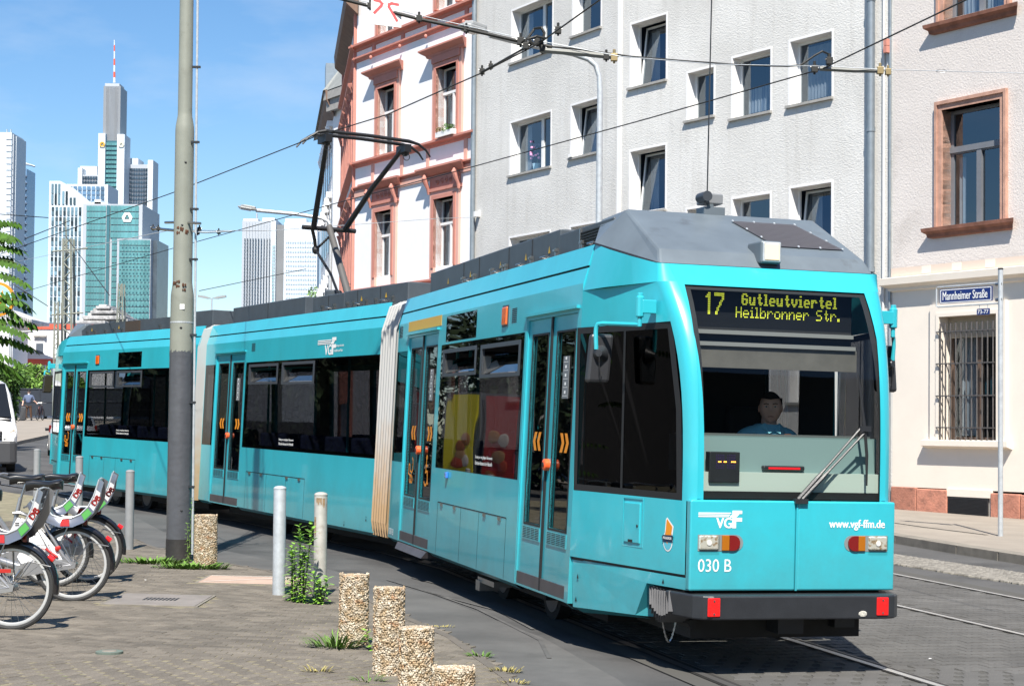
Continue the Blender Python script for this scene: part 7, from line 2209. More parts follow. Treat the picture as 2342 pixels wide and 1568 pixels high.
    if number:
        text(number, TX, -.20, -.085, .335, .358, 'bicycle_number', BLACK, t, bold=.015)
        text('geln.', lambda u, v, w: T(u, -.0435 + w, v), -.32, -.24, .475, .51, 'panel_lettering', BIKER, t, bold=.01)
        text('Jetzt App downloaden', lambda u, v, w: T(u, -.0435 + w, v), -.36, -.20, .525, .54, 'panel_lettering', BLACK, t)
        g = MB(T)
        for k in range(2): g.box(-.375, -.335, -.0445, -.043, .62 + k * .02, .632 + k * .02)
        g.build('panel_print', BLACK, t, weld=False)
    g = MB(T); g.tube([(-.46, -.07, .30), (-.46, .07, .30)], .02, 8); g.tube([(-.46, -.075, .30), (-.56, -.075, .17)], .01, 6); g.tube([(-.46, .075, .30), (-.36, .075, .43)], .01, 6); g.build('crank', STEEL, t)
    for q in ((-.56, -.11, .17), (-.36, .11, .43)):
        g = MB(T); g.box(q[0] - .045, q[0] + .045, q[1] - .04, q[1] + .04, q[2] - .01, q[2] + .01); g.build('pedal', BLACKP, t)
    g = MB(T); g.tube([(-.13, -.055, .42), (-.19, -.055, .46), (-.24, -.055, .50)], .012, 6); g.ball((-.13, -.05, .5), .03, .02, .03, 8, 6); g.build('lock', BIKER, t)
    # curved carrier shell behind the saddle
    prof = [(-.22, .86), (-.18, .795), (-.10, .765), (0, .765), (.08, .80), (.15, .87), (.20, .97), (.225, 1.06), (.245, 1.13)]
    g = MB(T)
    for (x0, z0), (x1, z1) in zip(prof, prof[1:]):
        for (y0, y1) in ((-.12, -.06), (-.06, .06), (.06, .12)):
            cz = lambda y: .02 if abs(y) > .1 else 0.0
            g.face((x0, y0, z0 + cz(y0)), (x1, y0, z1 + cz(y0) * .4), (x1, y1, z1 + cz(y1) * .4), (x0, y1, z0 + cz(y1)))
    nn_ = len(prof)
    def sk(i, y):
        a, b = prof[max(i - 1, 0)], prof[min(i + 1, nn_ - 1)]; d = Vector((b[0] - a[0], 0, b[1] - a[1])).normalized(); w_ = .065 if 0 < i < nn_ - 2 else .05
        return (prof[i][0] + d.z * w_, y * 1.12, prof[i][1] - d.x * w_)
    for i in range(nn_ - 1):
        for y in (-.12, .12):
            g.face((prof[i][0], y, prof[i][1] + .02), (prof[i+1][0], y, prof[i+1][1] + .02), sk(i + 1, y), sk(i, y))
    ca = g.build('carrier_shell', BASK, t, smooth=60)
    for i, f0, f1, m_, nm_ in ((2, .1, .8, BIKER, 'red_label'), (4, .1, .9, GREENS, 'green_label'), (5, .1, 1., SHELLW, 'white_label'), (6, .0, .7, SHELLW, 'white_label')):
        for y in (-.123, .123):
            g = MB(T); p0, p1, q0, q1 = Vector((prof[i][0], y, prof[i][1] + .02)), Vector((prof[i+1][0], y, prof[i+1][1] + .02)), Vector(sk(i, y * .995)), Vector(sk(i + 1, y * .995))
            o_ = Vector((0, .004 * (1 if y > 0 else -1), 0))
            g.face(*[tuple(v + o_) for v in (p0.lerp(p1, f0).lerp(q0.lerp(q1, f0), .12), p0.lerp(p1, f1).lerp(q0.lerp(q1, f1), .12), p0.lerp(p1, f1).lerp(q0.lerp(q1, f1), .88), p0.lerp(p1, f0).lerp(q0.lerp(q1, f0), .88))]); g.build(nm_, m_, ca)
    e0, e1 = Vector((.172, -.134, .925)), Vector((.222, -.134, 1.0))
    text('DB', lambda u, v, w: T(*(e0.lerp(e1, u / .09) + Vector((.035, -.006, -.02)) + Vector((-.55, 0, .45)) * v)), .0, .09, -.02, .05, 'carrier_lettering', BIKER, ca, bold=.03, proud=0)
    g = MB(T); 
    for y in (-.12, .12): g.tube([(x, y, z + .02 * (1 if i < 7 else .4)) for i, (x, z) in enumerate(prof)], .008, 6)
    g.tube([(.245, -.12, 1.138), (.25, 0, 1.15), (.245, .12, 1.138)], .008, 6); g.build('carrier_rim', GALV, ca, smooth=True)
    def on_shell(i, f0, f1, y0, y1, m, nm, off=-.004):
        (x0, z0), (x1, z1) = prof[i], prof[i+1]
        p = lambda f_: (x0 + (x1 - x0) * f_, z0 + (z1 - z0) * f_)
        n_ = Vector((z1 - z0, 0, -(x1 - x0))).normalized()
        a, b = p(f0), p(f1)
        for o_ in (.004, -.004):
            g = MB(T); g.face(*[(q[0] + n_.x * o_, y, q[1] + n_.z * o_) for q, y in ((a, y0), (b, y0), (b, y1), (a, y1))]); g.build(nm, m, ca)
    on_shell(5, .0, 1, -.07, .07, WHITE, 'white_label'); on_shell(6, .0, .6, -.07, .07, WHITE, 'white_label')
    on_shell(4, .1, .8, -.08, .08, GREENS, 'green_label'); on_shell(2, .1, .7, -.07, .07, BIKER, 'red_label')
    nlab = [MB(T), None]
    x0, z0 = prof[5]; x1, z1 = prof[6]; dv = Vector((x1 - x0, 0, z1 - z0)); dv.normalize(); n_ = Vector((dv.z, 0, -dv.x))
    ce = Vector(((x0 + x1) / 2 + .012, 0, (z0 + z1) / 2 + .012))
    text('DB', lambda u, v, w: T(*(ce - dv * 0 + dv * v + n_ * (.0065))) + Vector((0, u, 0)), -.045, .045, -.035, .04, 'carrier_lettering', BIKER, ca, bold=.03, proud=0)
    text('DB', lambda u, v, w: T(*(ce + dv * v - n_ * (.0065))) + Vector((0, u, 0)), -.045, .045, -.035, .04, 'carrier_lettering', BIKER, ca, bold=.03, proud=0)
    g = MB(T); g.tube([(-.20, -.05, .84), (-.30, 0, .80)], .01, 6); g.tube([(-.02, -.06, .755), (-.10, -.05, .56), (0, -.055, .38)], .007, 6); g.tube([(-.02, .06, .755), (0, .055, .38)], .007, 6); g.build('carrier_strut', STEEL, t)
    g = MB(T); g.box(.09, .13, -.03, .03, .71, .77); g.build('tail_lamp', REDL, t, bevel=.01)
    g = MB(T); g.box(-.12, .08, -.07, .07, .735, .755); g.build('carrier_base', BLACKP, t)
    # handlebar
    g = MB(T); g.tube([(-.97, 0, .86), (-.955, 0, 1.08)], .014, 8); g.tube([(-.78, -.31, 1.10), (-.88, -.25, 1.12), (-.95, -.08, 1.10), (-.95, .08, 1.10), (-.88, .25, 1.12), (-.78, .31, 1.10)], .012, 8); g.build('handlebar', BIKES, t, smooth=True)
    for s_ in (-1, 1):
        g = MB(T); g.tube([(-.84, .28 * s_, 1.112), (-.74, .33 * s_, 1.09)], .018, 10); g.build('grip', BLACKP, t, smooth=True)
        g = MB(T); g.tube([(-.90, .22 * s_, 1.10), (-.93, .27 * s_, 1.08), (-.86, .32 * s_, 1.06)], .006, 5); g.build('brake_lever', GALV, t)
    g = MB(T); g.box(-1.32, -1.02, -.10, .10, .92, .98); g.tube([(-1.30, -.1, .98), (-1.34, 0, 1.1), (-1.30, .1, .98)], .008, 6); g.build('front_carrier', BIKES, t, bevel=.01)
    return t
def gp(px, py):
    p = on_ground(px, py); return p
bA = make_bike(gp(25, 1441), 'nearest rental bicycle, cut by the left edge, red stripe on its panel', '8214')
g = MB(lambda a, b, c: Vector(bA['org']) + Vector((a, b, c))); g.box(-.52, .02, -.08, -.074, .47, .50); g.build('red_stripe', BIKER, bA)
bA2 = [c for c in bA.children if c.name.startswith('panel_lettering')]
p = gp(165, 1376)
bB = make_bike(p, 'rental bicycle with the number 5585 on its white panel, second from the camera', '5585')
p = gp(122, 1343); bD = copy_thing(bB, p, 0, 'rental bicycle behind the number 5585 one, its wheel seen through that wheel')
p = gp(199, 1334); bC = copy_thing(bB, p, 0, 'farthest right of the rental bicycles, red reflector showing on its rear fender')
for r_ in (bD, bC):
    for c in list(r_.children):
        if c.name.startswith(('panel_lettering', 'bicycle_number')): bpy.data.objects.remove(c)
bA.rotation_euler = (0, 0, math.radians(-4)); bB.rotation_euler = (0, 0, math.radians(5)); bD.rotation_euler = (0, 0, math.radians(12)); bC.rotation_euler = (0, 0, math.radians(10))
# ================================================================== VEHICLES
CARW = mat('van_white_paint', (.78, .78, .77), rough=.3, coat=.5)
CARS = mat('car_silver_paint', (.42, .44, .47), rough=.3, metal=.4, coat=.6)
PLASG = mat('bumper_grey_plastic', (.055, .056, .06), rough=.55)
def loft(T, stations, wfun, zb, par, name, m, nz_=14, t0=0.0, t1=1.0, off_=0.0, y_range=None, smooth=50, sides=(1, -1)):
    """stations: (y, ztop, width factor); mirrored left and right, closed over the top"""
    g = MB(T); rings = []
    for (y, zt, wf) in stations:
        ring = []
        R_ = [t0 + (t1 - t0) * k / nz_ for k in range(nz_ + 1)]
        def pt(t, s):
            z = zb + (zt - zb) * t
            w = wfun(z) * wf
            if t > .82: w *= math.sqrt(max(.0, 1 - ((t - .82) / .185) ** 2)) * .35 + .65 if t < .999 else .62
            return (s * (w + off_), y - off_ * .0, z + (off_ if t > .9 else 0))
        if len(sides) == 2:
            ring = [g.pt(pt(t, -1)) for t in R_] + [g.pt(pt(t, 1)) for t in R_[::-1]]
        else:
            ring = [g.pt(pt(t, sides[0])) for t in R_]
        rings.append(ring)
    for A, B in zip(rings, rings[1:]):
        for k in range(len(A) - 1): g.idx([A[k], A[k+1], B[k+1], B[k]])
    g.idx(rings[0][::-1]); g.idx(rings[-1])
    return g.build(name, m, par, smooth=smooth)
def wheel_at(T, x, y, r, par, w=.2):
    g = MB(T); g.tube([(x - w/2, y, r), (x + w/2, y, r)], r, 24); wl = g.build('wheel', TYRE, par, smooth=True)
    g = MB(T); sx = 1 if x > 0 else -1; g.tube([(x + sx * w/2, y, r), (x + sx * (w/2 + .01), y, r)], r * .62, 20); g.build('rim', RIM, wl)
def veh_T(o, yaw):
    c_, s_ = math.cos(yaw), math.sin(yaw); o = Vector(o)
    return lambda a, b, c: o + Vector((a * c_ - b * s_, a * s_ + b * c_, c))
# white van coming towards the viewer at the left edge
vo = Vector((-14.40, 45.0, ground_z(-14.5, 45)))
van = thing('delivery_van', vo, 'white delivery van with a grey bumper, coming towards the viewer at the left edge', 'van')
TV = veh_T(vo, math.radians(19))
wv = lambda z: 1.0 if z < 1.15 else 1.0 - .12 * (z - 1.15) - .075 * max(0, z - 1.5) ** 1.5
loft(TV, [(0.0, 1.02, .90), (.10, 1.12, .97), (.35, 1.28, 1.0), (.75, 1.42, 1.0), (1.15, 1.98, 1.0), (1.5, 2.42, 1.0), (1.9, 2.60, 1.0), (5.6, 2.62, 1.0), (5.7, 2.5, .98)], wv, .42, van, 'body', CARW)
g = MB(TV); g.prism([(-.96, -.06, .22), (-.8, -.14, .22), (.8, -.14, .22), (.96, -.06, .22), (1.01, .4, .22), (-1.01, .4, .22)], (0, 0, .62)); g.build('bumper', PLASG, van, bevel=.06)
g = MB(TV); g.box(-.6, .6, -.03, .05, .86, 1.12); gl_ = g.build('radiator_grille', BLACKP, van, bevel=.03)
for z in (.92, 1.0): 
    g = MB(TV); g.box(-.55, .55, -.05, -.02, z, z + .02); g.build('grille_slat', STEEL, gl_)
for s_ in (-1, 1):
    g = MB(TV); g.prism([(s_ * .62, -.035, .90), (s_ * .90, .04, .86), (s_ * .97, .16, .98), (s_ * .93, .14, 1.18), (s_ * .70, .0, 1.06)], (0, .10, 0)); hl_ = g.build('headlight', CHROME, van, bevel=.015)
    g = MB(TV); g.ball((s_ * .80, .03, 1.0), .07, .04, .06, 10, 6); g.build('lamp_bulb', WHITE, hl_)
    g = MB(TV); g.prism([(s_ * 1.02, .95, 1.38), (s_ * 1.10, .92, 1.40), (s_ * 1.24, .92, 1.40), (s_ * 1.26, .92, 1.78), (s_ * 1.12, .92, 1.80), (s_ * 1.08, .92, 1.45)], (0, .12, 0)); g.build('wing_mirror', PLASG, van, bevel=.03)
    g = MB(TV); g.prism([(s_ * .955, 1.45, 1.46), (s_ * .965, 2.35, 1.42), (s_ * .86, 2.35, 2.22), (s_ * .86, 1.75, 2.2)], (s_ * .012, 0, 0)); g.build('side_window', GLASS_DARK, van)
g = MB(TV); g.prism([(-.86, .80, 1.46), (.86, .80, 1.46), (.70, 1.52, 2.40), (-.70, 1.52, 2.40)], (0, -.04, .045)); ws_ = g.build('windscreen', GLASS_DARK, van, bevel=.02)
g = MB(TV); g.box(-.85, .85, .70, .80, 1.40, 1.44); g.build('wiper_cowl', BLACK, van)
for x in (-.86, .86):
    for y in (.85, 4.4): wheel_at(TV, x, y, .34, van, .22)
# silver hatchback half hidden by the rear of the tram
co = Vector((-16.05, 60.9, ground_z(-16, 61)))
car = thing('parked_car', co, 'silver hatchback half hidden behind the rear corner of the tram', 'car')
TC = veh_T(co, math.radians(14))
wc = lambda z: .86 if z < .85 else .86 - .26 * (z - .85)
loft(TC, [(-.75, .90, .92), (-.62, 1.18, .98), (-.3, 1.42, 1), (.4, 1.50, 1), (1.4, 1.46, 1), (2.1, 1.12, 1), (2.5, .98, 1), (3.1, .9, .98), (3.3, .72, .9)], wc, .22, car, 'body', CARS)
for x in (-.78, .78):
    for y in (.0, 2.5): wheel_at(TC, x, y, .31, car, .2)
for s_ in (-1, 1):
    g = MB(TC); g.box(s_ * .80 - .04, s_ * .80 + .05, -.66, -.42, .85, 1.12); g.build('tail_lamp', REDL, car, bevel=.02)
    g = MB(TC); g.prism([(s_ * .825, -.2, .95), (s_ * .82, 1.9, .95), (s_ * .72, 1.4, 1.36), (s_ * .72, .1, 1.40)], (s_ * .012, 0, 0)); g.build('side_window', GLASS_DARK, car)
    g = MB(TC); g.box(s_ * .88 - .02, s_ * .88 + .14 * s_ if s_ > 0 else s_ * .88 + .02, 1.65, 1.75, .90, 1.02) if s_ > 0 else g.box(-1.04, -.86, 1.65, 1.75, .90, 1.02); g.build('wing_mirror', BLACKP, car, bevel=.02)
g = MB(TC); g.prism([(-.70, -.66, 1.14), (.70, -.66, 1.14), (.62, -.36, 1.38), (-.62, -.36, 1.38)], (0, -.02, .01)); g.build('rear_window', GLASS_DARK, car)
g = MB(TC); g.box(-.26, .26, -.79, -.75, .55, .66); g.build('number_plate', WHITE, car)

# ================================================================== PEOPLE
SKIN = mat('skin', (.75, .47, .37), rough=.55, bump=.1, bscale=120)
def skin_body(joints, edges, name, m, par, root=0, sub=2, scale_xy=None):
    me = bpy.data.meshes.new(name)
    org = parent_origin(par)
    me.from_pydata([tuple(Vector(j[0]) - org) for j in joints], edges, [])
    me.materials.append(m)
    o = bpy.data.objects.new(name, me); COL.objects.link(o); o.parent = par; o['org'] = list(org)
    sm = o.modifiers.new('skin', 'SKIN')
    for i, j in enumerate(joints):
        r_ = j[1] if isinstance(j[1], tuple) else (j[1], j[1])
        me.skin_vertices[0].data[i].radius = r_
        me.skin_vertices[0].data[i].use_root = (i == root)
    sb = o.modifiers.new('subd', 'SUBSURF'); sb.levels = sub; sb.render_levels = sub
    sm.use_smooth_shade = True
    return o
def head(center, r, yaw, par, hair_m, skin=SKIN, stubble=True, cap=False):
    """r = half head height; face looks towards -y turned by yaw"""
    c = Vector(center); c_, s_ = math.cos(yaw), math.sin(yaw)
    T = lambda a, b, z: c + Vector((a * c_ - b * s_, a * s_ + b * c_, z))
    def shape(u, v, w):
        # unit sphere point -> head surface
        x, y, z = u * .70 * r, v * .86 * r, w * r
        if w < 0: x *= 1 - .28 * (-w) ** 1.3; y = y * (1 - .12 * (-w)) 
        if v < 0:
            fr_ = (-v)
            y *= .93
            nose = math.exp(-((u / .16) ** 2)) * math.exp(-(((w + .12) / .20) ** 2)) * fr_
            y -= .20 * r * nose
            eye = (math.exp(-(((u - .38) / .17) ** 2)) + math.exp(-(((u + .38) / .17) ** 2))) * math.exp(-(((w - .10) / .12) ** 2)) * fr_
            y += .10 * r * eye
            brow = math.exp(-((u / .6) ** 2)) * math.exp(-(((w - .28) / .09) ** 2)) * fr_
            y -= .05 * r * brow
            lip = math.exp(-((u / .28) ** 2)) * math.exp(-(((w + .50) / .08) ** 2)) * fr_
            y -= .05 * r * lip
            chin = math.exp(-((u / .3) ** 2)) * math.exp(-(((w + .82) / .15) ** 2)) * fr_
            y -= .08 * r * chin
        return (x, y, z)
    g = MB(T); N_, Mm = 40, 30; rings = []
    for j in range(1, Mm):
        b = math.pi * j / Mm
        rings.append([g.pt(shape(math.sin(b) * math.cos(2*math.pi*k/N_), math.sin(b) * math.sin(2*math.pi*k/N_), math.cos(b))) for k in range(N_)])
    t_, bo = g.pt((0, 0, r)), g.pt(shape(0, 0, -1))
    for k in range(N_):
        g.idx([t_, rings[0][k], rings[0][(k+1) % N_]]); g.idx([bo, rings[-1][(k+1) % N_], rings[-1][k]])
    for A, B in zip(rings, rings[1:]):
        for k in range(N_): g.idx([A[k], B[k], B[(k+1) % N_], A[(k+1) % N_]])
    hd = g.build('head', skin, par, smooth=80)
    for s2 in (-1, 1):
        g = MB(T); g.ball((s2 * .70 * r, .05 * r, -.02 * r), .06 * r, .14 * r, .22 * r, 8, 6); g.build('ear', skin, hd, smooth=True)
        g = MB(T); g.ball((s2 * .27 * r, -.70 * r, .10 * r), .10 * r, .06 * r, .055 * r, 8, 6); g.build('eye', mat_eye, hd, smooth=True)
        g = MB(T); g.ball((s2 * .27 * r, -.755 * r, .10 * r), .045 * r, .02 * r, .045 * r, 8, 6); g.build('iris', BLACK, hd)
        g = MB(T); g.tube([(s2 * .12 * r, -.83 * r, .25 * r), (s2 * .28 * r, -.81 * r, .29 * r), (s2 * .42 * r, -.72 * r, .25 * r)], .025 * r, 5); g.build('eyebrow', hair_m, hd)
    g = MB(T); g.tube([(-.18 * r, -.80 * r, -.51 * r), (0, -.86 * r, -.49 * r), (.18 * r, -.80 * r, -.51 * r)], .022 * r, 5); g.build('mouth', mat('lips', (.28, .10, .08), rough=.5), hd)
    # hair shell
    g = MB(T); rings = []
    for j in range(0, 13):
        b = math.pi * .52 * j / 12 + .001
        ring = []
        for k in range(28):
            a = 2 * math.pi * k / 28
            u, v, w = math.sin(b) * math.cos(a), math.sin(b) * math.sin(a), math.cos(b)
            if v < -.1: w = max(w, .52 + .1 * abs(u)) if not cap else w
            x, y, z = shape(u, v, w); ring.append(g.pt((x * 1.045, y * 1.045 + (.02 * r), z * 1.04)))
        rings.append(ring)
    for A, B in zip(rings, rings[1:]):
        for k in range(28): g.idx([A[k], A[(k+1) % 28], B[(k+1) % 28], B[k]])
    g.build('hair', hair_m, hd, smooth=80)
    return hd
mat_eye = mat('eye_white', (.6, .6, .58), rough=.3)
HAIR = mat('hair_dark', (.018, .014, .012), rough=.8)
# driver behind the windscreen
dS = Vector(T1(-.52, 1.44, 1.1))
drv = thing('person', dS, 'tram driver in a light blue polo shirt seated behind the windscreen', 'person')
X = lambda a, b, c: T1(-.52 + b, 1.44 + a, c)       # a to the right in the picture, b away, c up
POLO = mat('polo_light_blue', (.24, .60, .74), rough=.85, var=.1, vscale=6)
J = [((X(0, .05, 1.22)), (.16, .12)), ((X(0, .05, 1.44)), (.155, .11)), ((X(0, .03, 1.62)), (.17, .115)), ((X(0, .02, 1.745)), (.12, .085)), ((X(0, .0, 1.80)), (.06, .06)),
     ((X(-.19, .03, 1.715)), (.078, .078)), ((X(-.28, .02, 1.58)), (.066, .066)), ((X(.19, .03, 1.715)), (.078, .078)), ((X(.28, .02, 1.58)), (.066, .066))]
skin_body(J, [(0, 1), (1, 2), (2, 3), (3, 4), (3, 5), (5, 6), (3, 7), (7, 8)], 'polo_shirt', POLO, drv)
for s_ in (-1, 1):
    J = [(X(s_ * .28, .02, 1.60), .05), (X(s_ * .31, -.06, 1.44), .045), (X(s_ * .25, -.30, 1.42), .032), (X(s_ * .22, -.42, 1.46), .028), (X(s_ * .20, -.48, 1.47), (.035, .018))]
    E_ = [(0, 1), (1, 2), (2, 3), (3, 4)]
    for f_ in range(4):
        i0 = len(J); J += [(X(s_ * .20 - .028 + .018 * f_, -.53, 1.475), .010), (X(s_ * .20 - .03 + .018 * f_, -.57 - .005 * (f_ in (1, 2)), 1.455), .009)]
        E_ += [(4, i0), (i0, i0 + 1)]
    i0 = len(J); J += [(X(s_ * .155, -.49, 1.47), .011), (X(s_ * .135, -.53, 1.46), .009)]; E_ += [(4, i0), (i0, i0 + 1)]
    skin_body(J, E_, 'arm', SKIN, drv)
g = MB(lambda a, b, c: X(a, b, c)); g.tube([(0, .0, 1.74), (0, -.01, 1.88)], [.066, .058], 14); g.build('neck', SKIN, drv, smooth=True)
for s_ in (-1, 1):
    g = MB(lambda a, b, c: X(a, b, c)); g.prism([(0, -.11, 1.76), (s_ * .06, -.07, 1.82), (s_ * .10, -.05, 1.80), (s_ * .05, -.12, 1.74)], (0, .015, 0)); g.build('collar', POLO, drv)
head(X(0, -.03, 1.935), .128, math.radians(-8), drv, HAIR)
g = MB(lambda a, b, c: X(a, b, c)); g.box(.08, .13, -.135, -.12, 1.68, 1.74); g.build('badge', mat('badge_brown', (.15, .06, .04)), drv)
# man pushing a bicycle, far left
mo = Vector((-28.2, 97.0, ground_z(-28.2, 97) + .14))
man = thing('person', mo, 'man in blue shirt and brown trousers walking away beside a bicycle', 'person')
Xm = lambda a, b, c: mo + Vector((a, b, c))
SH = mat('shirt_grey_blue', (.10, .13, .21), rough=.9); TR = mat('trousers_brown', (.10, .055, .035), rough=.9)
skin_body([(Xm(0, 0, .95), (.16, .12)), (Xm(0, 0, 1.15), (.17, .12)), (Xm(0, .02, 1.38), (.19, .12)), (Xm(0, .04, 1.50), (.09, .08)), (Xm(-.22, .03, 1.40), .07), (Xm(-.30, 0, 1.12), .055), (Xm(.22, .03, 1.40), .07), (Xm(.34, .05, 1.15), .055)],
          [(0, 1), (1, 2), (2, 3), (2, 4), (4, 5), (2, 6), (6, 7)], 'shirt', SH, man)
skin_body([(Xm(0, 0, .92), (.16, .13)), (Xm(-.10, 0, .80), .10), (Xm(-.12, -.02, .48), .075), (Xm(-.13, -.10, .10), .06), (Xm(.10, 0, .80), .10), (Xm(.13, .05, .48), .075), (Xm(.14, .12, .10), .06)],
          [(0, 1), (1, 2), (2, 3), (0, 4), (4, 5), (5, 6)], 'trousers', TR, man)
for x, y in ((-.13, -.12), (.14, .12)):
    g = MB(Xm); g.ball((x, y + .04, .05), .055, .13, .05, 8, 6); g.build('shoe', BLACK, man)
for s_, e in ((-1, (-.33, -.05, .88)), (1, (.46, .16, .98))):
    g = MB(Xm); g.tube([(s_ * .31, .02, 1.14), e], [.045, .032], 8); g.ball(e, .045, .05, .06, 8, 6); g.build('forearm', SKIN, man)
head(Xm(0, .05, 1.64), .125, math.pi, man, HAIR, cap=False)
g = MB(Xm); g.tube([(0, .04, 1.48), (0, .05, 1.58)], .055, 10); g.build('neck', WHITE, man)
bo_ = Vector((-27.55, 97.1, mo.z)); bk = thing('bicycle', bo_, 'dark bicycle pushed by the man beside the fence', 'bicycle')
Tb = lambda a, b, c: bo_ + Vector((a, b, c))
for y in (-.5, .55):
    g = MB(Tb); g.torus((0, y, .34), (0, 1, 0), (0, 0, 1), .32, .025, 28, 6); w = g.build('wheel', TYRE, bk, smooth=True)
g = MB(Tb); g.tube([(0, -.5, .34), (0, -.15, .85), (0, .4, .85), (0, .55, .34)], .02, 6); g.tube([(0, -.15, .85), (0, -.05, .3), (0, .4, .8)], .02, 6); g.tube([(0, -.5, .34), (0, -.05, .3)], .015, 6); g.build('frame', mat('frame_dark_red', (.12, .03, .03), rough=.4), bk)
g = MB(Tb); g.tube([(-.28, .3, 1.0), (0, .38, 1.02), (.28, .3, 1.0)], .018, 6); g.tube([(0, .4, .85), (0, .38, 1.02)], .018, 6); g.box(-.06, .06, -.3, -.05, .94, .99); g.build('handlebar', STEEL, bk)

# ================================================================== FENCE, LOW BUILDING, GREENERY
FEN = mat('fence_dark', (.028, .034, .045), rough=.6, var=.15)
fa, fb = Vector((-34.5, 103, 0)), Vector((-21.0, 97, 0))
zg = ground_z(-28, 100) + .14
fence = thing('panel_fence', (fa.x, fa.y, zg), 'dark blue-grey panel fence behind the man with the bicycle', 'fence')
n_ = 9
for k in range(n_):
    p, q = fa.lerp(fb, k / n_), fa.lerp(fb, (k + 1) / n_); d = (q - p).normalized()
    p2, q2 = p + d * .05, q - d * .05
    for z0, z1 in ((.12, .95), (1.02, 1.72)):
        g = MB(); pts = [Vector((v.x, v.y, zg + z)) for v, z in ((p2, z0), (q2, z0), (q2, z1), (p2, z1))]
        g.v = pts + [v + Vector((0, .05, 0)) for v in pts]; g.f = [[0,1,2,3], [4,5,6,7], [0,1,5,4], [1,2,6,5], [2,3,7,6], [3,0,4,7]]; g.mi = [0] * 6; g.build('fence_panel', FEN, fence)
    g = MB(); g.tube([(p.x, p.y, zg), (p.x, p.y, zg + 1.8)], .05, 6, raw=True); g.build('fence_post', FEN, fence)
g = MB(); g.tube([(fa.x, fa.y, zg + 1.76), (fb.x, fb.y, zg + 1.76)], .05, 6, raw=True); g.tube([(fa.x, fa.y, zg + .98), (fb.x, fb.y, zg + .98)], .04, 6, raw=True); g.build('fence_rail', FEN, fence)

LOWW = mat('low_building_white', (.78, .77, .78), rough=.8); REDB = mat('red_band', (.72, .11, .06), rough=.6)
YB = 135.0
def bx_at(px0, px1, py0, py1, Y, dep, name, m, par, bev=0):
    a = at(px0, py1, Y); b = at(px1, py0, Y)
    g = MB(); g.box(a.x, b.x, Y, Y + dep, a.z, b.z); return g.build(name, m, par, bevel=bev)
p = at(70, 960, YB)
lowb = thing('low_building', (p.x, YB, 1), 'low white building with two red stripes and a flat roof in front of the towers', 'building')
bx_at(-120, 262, 745, 975, YB, 14, 'wall', LOWW, lowb)
bx_at(60, 262, 742, 752, YB - .08, .2, 'red_stripe', REDB, lowb); bx_at(-120, 262, 822, 832, YB - .08, .2, 'red_stripe', REDB, lowb)
bx_at(-120, 262, 739, 742, YB + .2, 13.6, 'roof_edge', GREYP, lowb)
bx_at(78, 102, 769, 812, YB - .06, .1, 'window_surround', LOWW, lowb); bx_at(82, 99, 785, 809, YB - .10, .1, 'window', mat('window_grey', (.10, .12, .15), rough=.2), lowb); bx_at(76, 105, 767, 770, YB - .3, .3, 'window_hood', SILLG, lowb)
bx_at(34, 57, 742, 822, YB - .5, .6, 'grey_bay', mat('bay_grey', (.30, .31, .34), rough=.8), lowb)
bx_at(35, 60, 774, 778, YB - .7, .3, 'bay_ledge', LAMPG, lowb)
YR = 128.0
rf_ = thing('roofed_hall', at(20, 740, YR), 'white hall roof edge with grey lattice eave at the far left', 'building')
a, b, c, d = at(-60, 700, YR), at(0, 702, YR), at(72, 730, YR), at(72, 738, YR)
g = MB(); g.v = [a, b, c, d, at(-60, 740, YR)]; g.v += [v + Vector((0, 5, 0)) for v in g.v]; g.f = [[0,1,2,3,4], [0,1,6,5], [1,2,7,6], [2,3,8,7], [3,4,9,8]]; g.mi = [0] * 5; g.build('roof', mat('hall_roof', (.5, .5, .5), rough=.6, var=.3, vscale=3), rf_)
bx_at(-60, 30, 740, 960, YR + .2, 4, 'wall', LOWW, rf_)
for k in range(18):
    bx_at(-4 + k * 4.2, -2.5 + k * 4.2, 706 + k * 1.45, 716 + k * 1.3, YR - .15, .1, 'eave_bracket', SILLG, rf_)
# station gable with weathered cornice, above the tram roof
YS = 160.0
gab = thing('station_gable', at(240, 740, YS), 'weathered pale stone gable top rising behind the rear of the tram', 'building')
STONE = mat('weathered_stone', (.42, .41, .40), rough=.95, var=.45, vscale=1.2, bump=.6, bscale=3, bdist=.15, dirt=(.12, .12, .12), dscale=.9, dpos=(.5, .65))
for k, (x0, x1, y0, y1) in enumerate(((180, 292, 729, 760), (188, 286, 722, 730), (200, 274, 716, 723), (206, 266, 710, 717), (212, 258, 705, 711), (218, 251, 700, 706), (225, 244, 696, 701))):
    bx_at(x0, x1, y0, y1, YS - (k % 2) * .5, 6, 'stone_course', STONE, gab, .08)
bx_at(168, 240, 733, 742, YS - 2, 4, 'cornice', STONE, gab, .1)
# round sign above the leaves
YC = 118.0; c = at(-6, 684, YC); sr_ = 1.15
rs = thing('round_sign', c, 'round orange-rimmed sign with a star, cut by the left edge', 'sign')
g = MB(); g.tube([c, c + Vector((0, .2, 0))], 1.22, 40, raw=True); rd = g.build('rim', ORANGE, rs)
g = MB(); g.tube([c - Vector((0, .03, 0)), c + Vector((0, .1, 0))], 1.02, 40, raw=True); g.build('disc', mat('sign_pale_teal', (.35, .7, .68), rough=.5), rd)
g = MB(); g.v = [c + Vector((.62 * (1 if k % 2 == 0 else .45) * math.sin(math.pi * k / 5) + .35, -.05, .8 * (1 if k % 2 == 0 else .45) * math.cos(math.pi * k / 5) - .1)) for k in range(10)]; g.f = [list(range(10))]; g.mi = [0]; g.build('star', ORANGE, rd)
g = MB(); g.tube([c, c - Vector((0, -.3, 9))], .12, 8, raw=True); g.build('sign_post', GALV, rs)

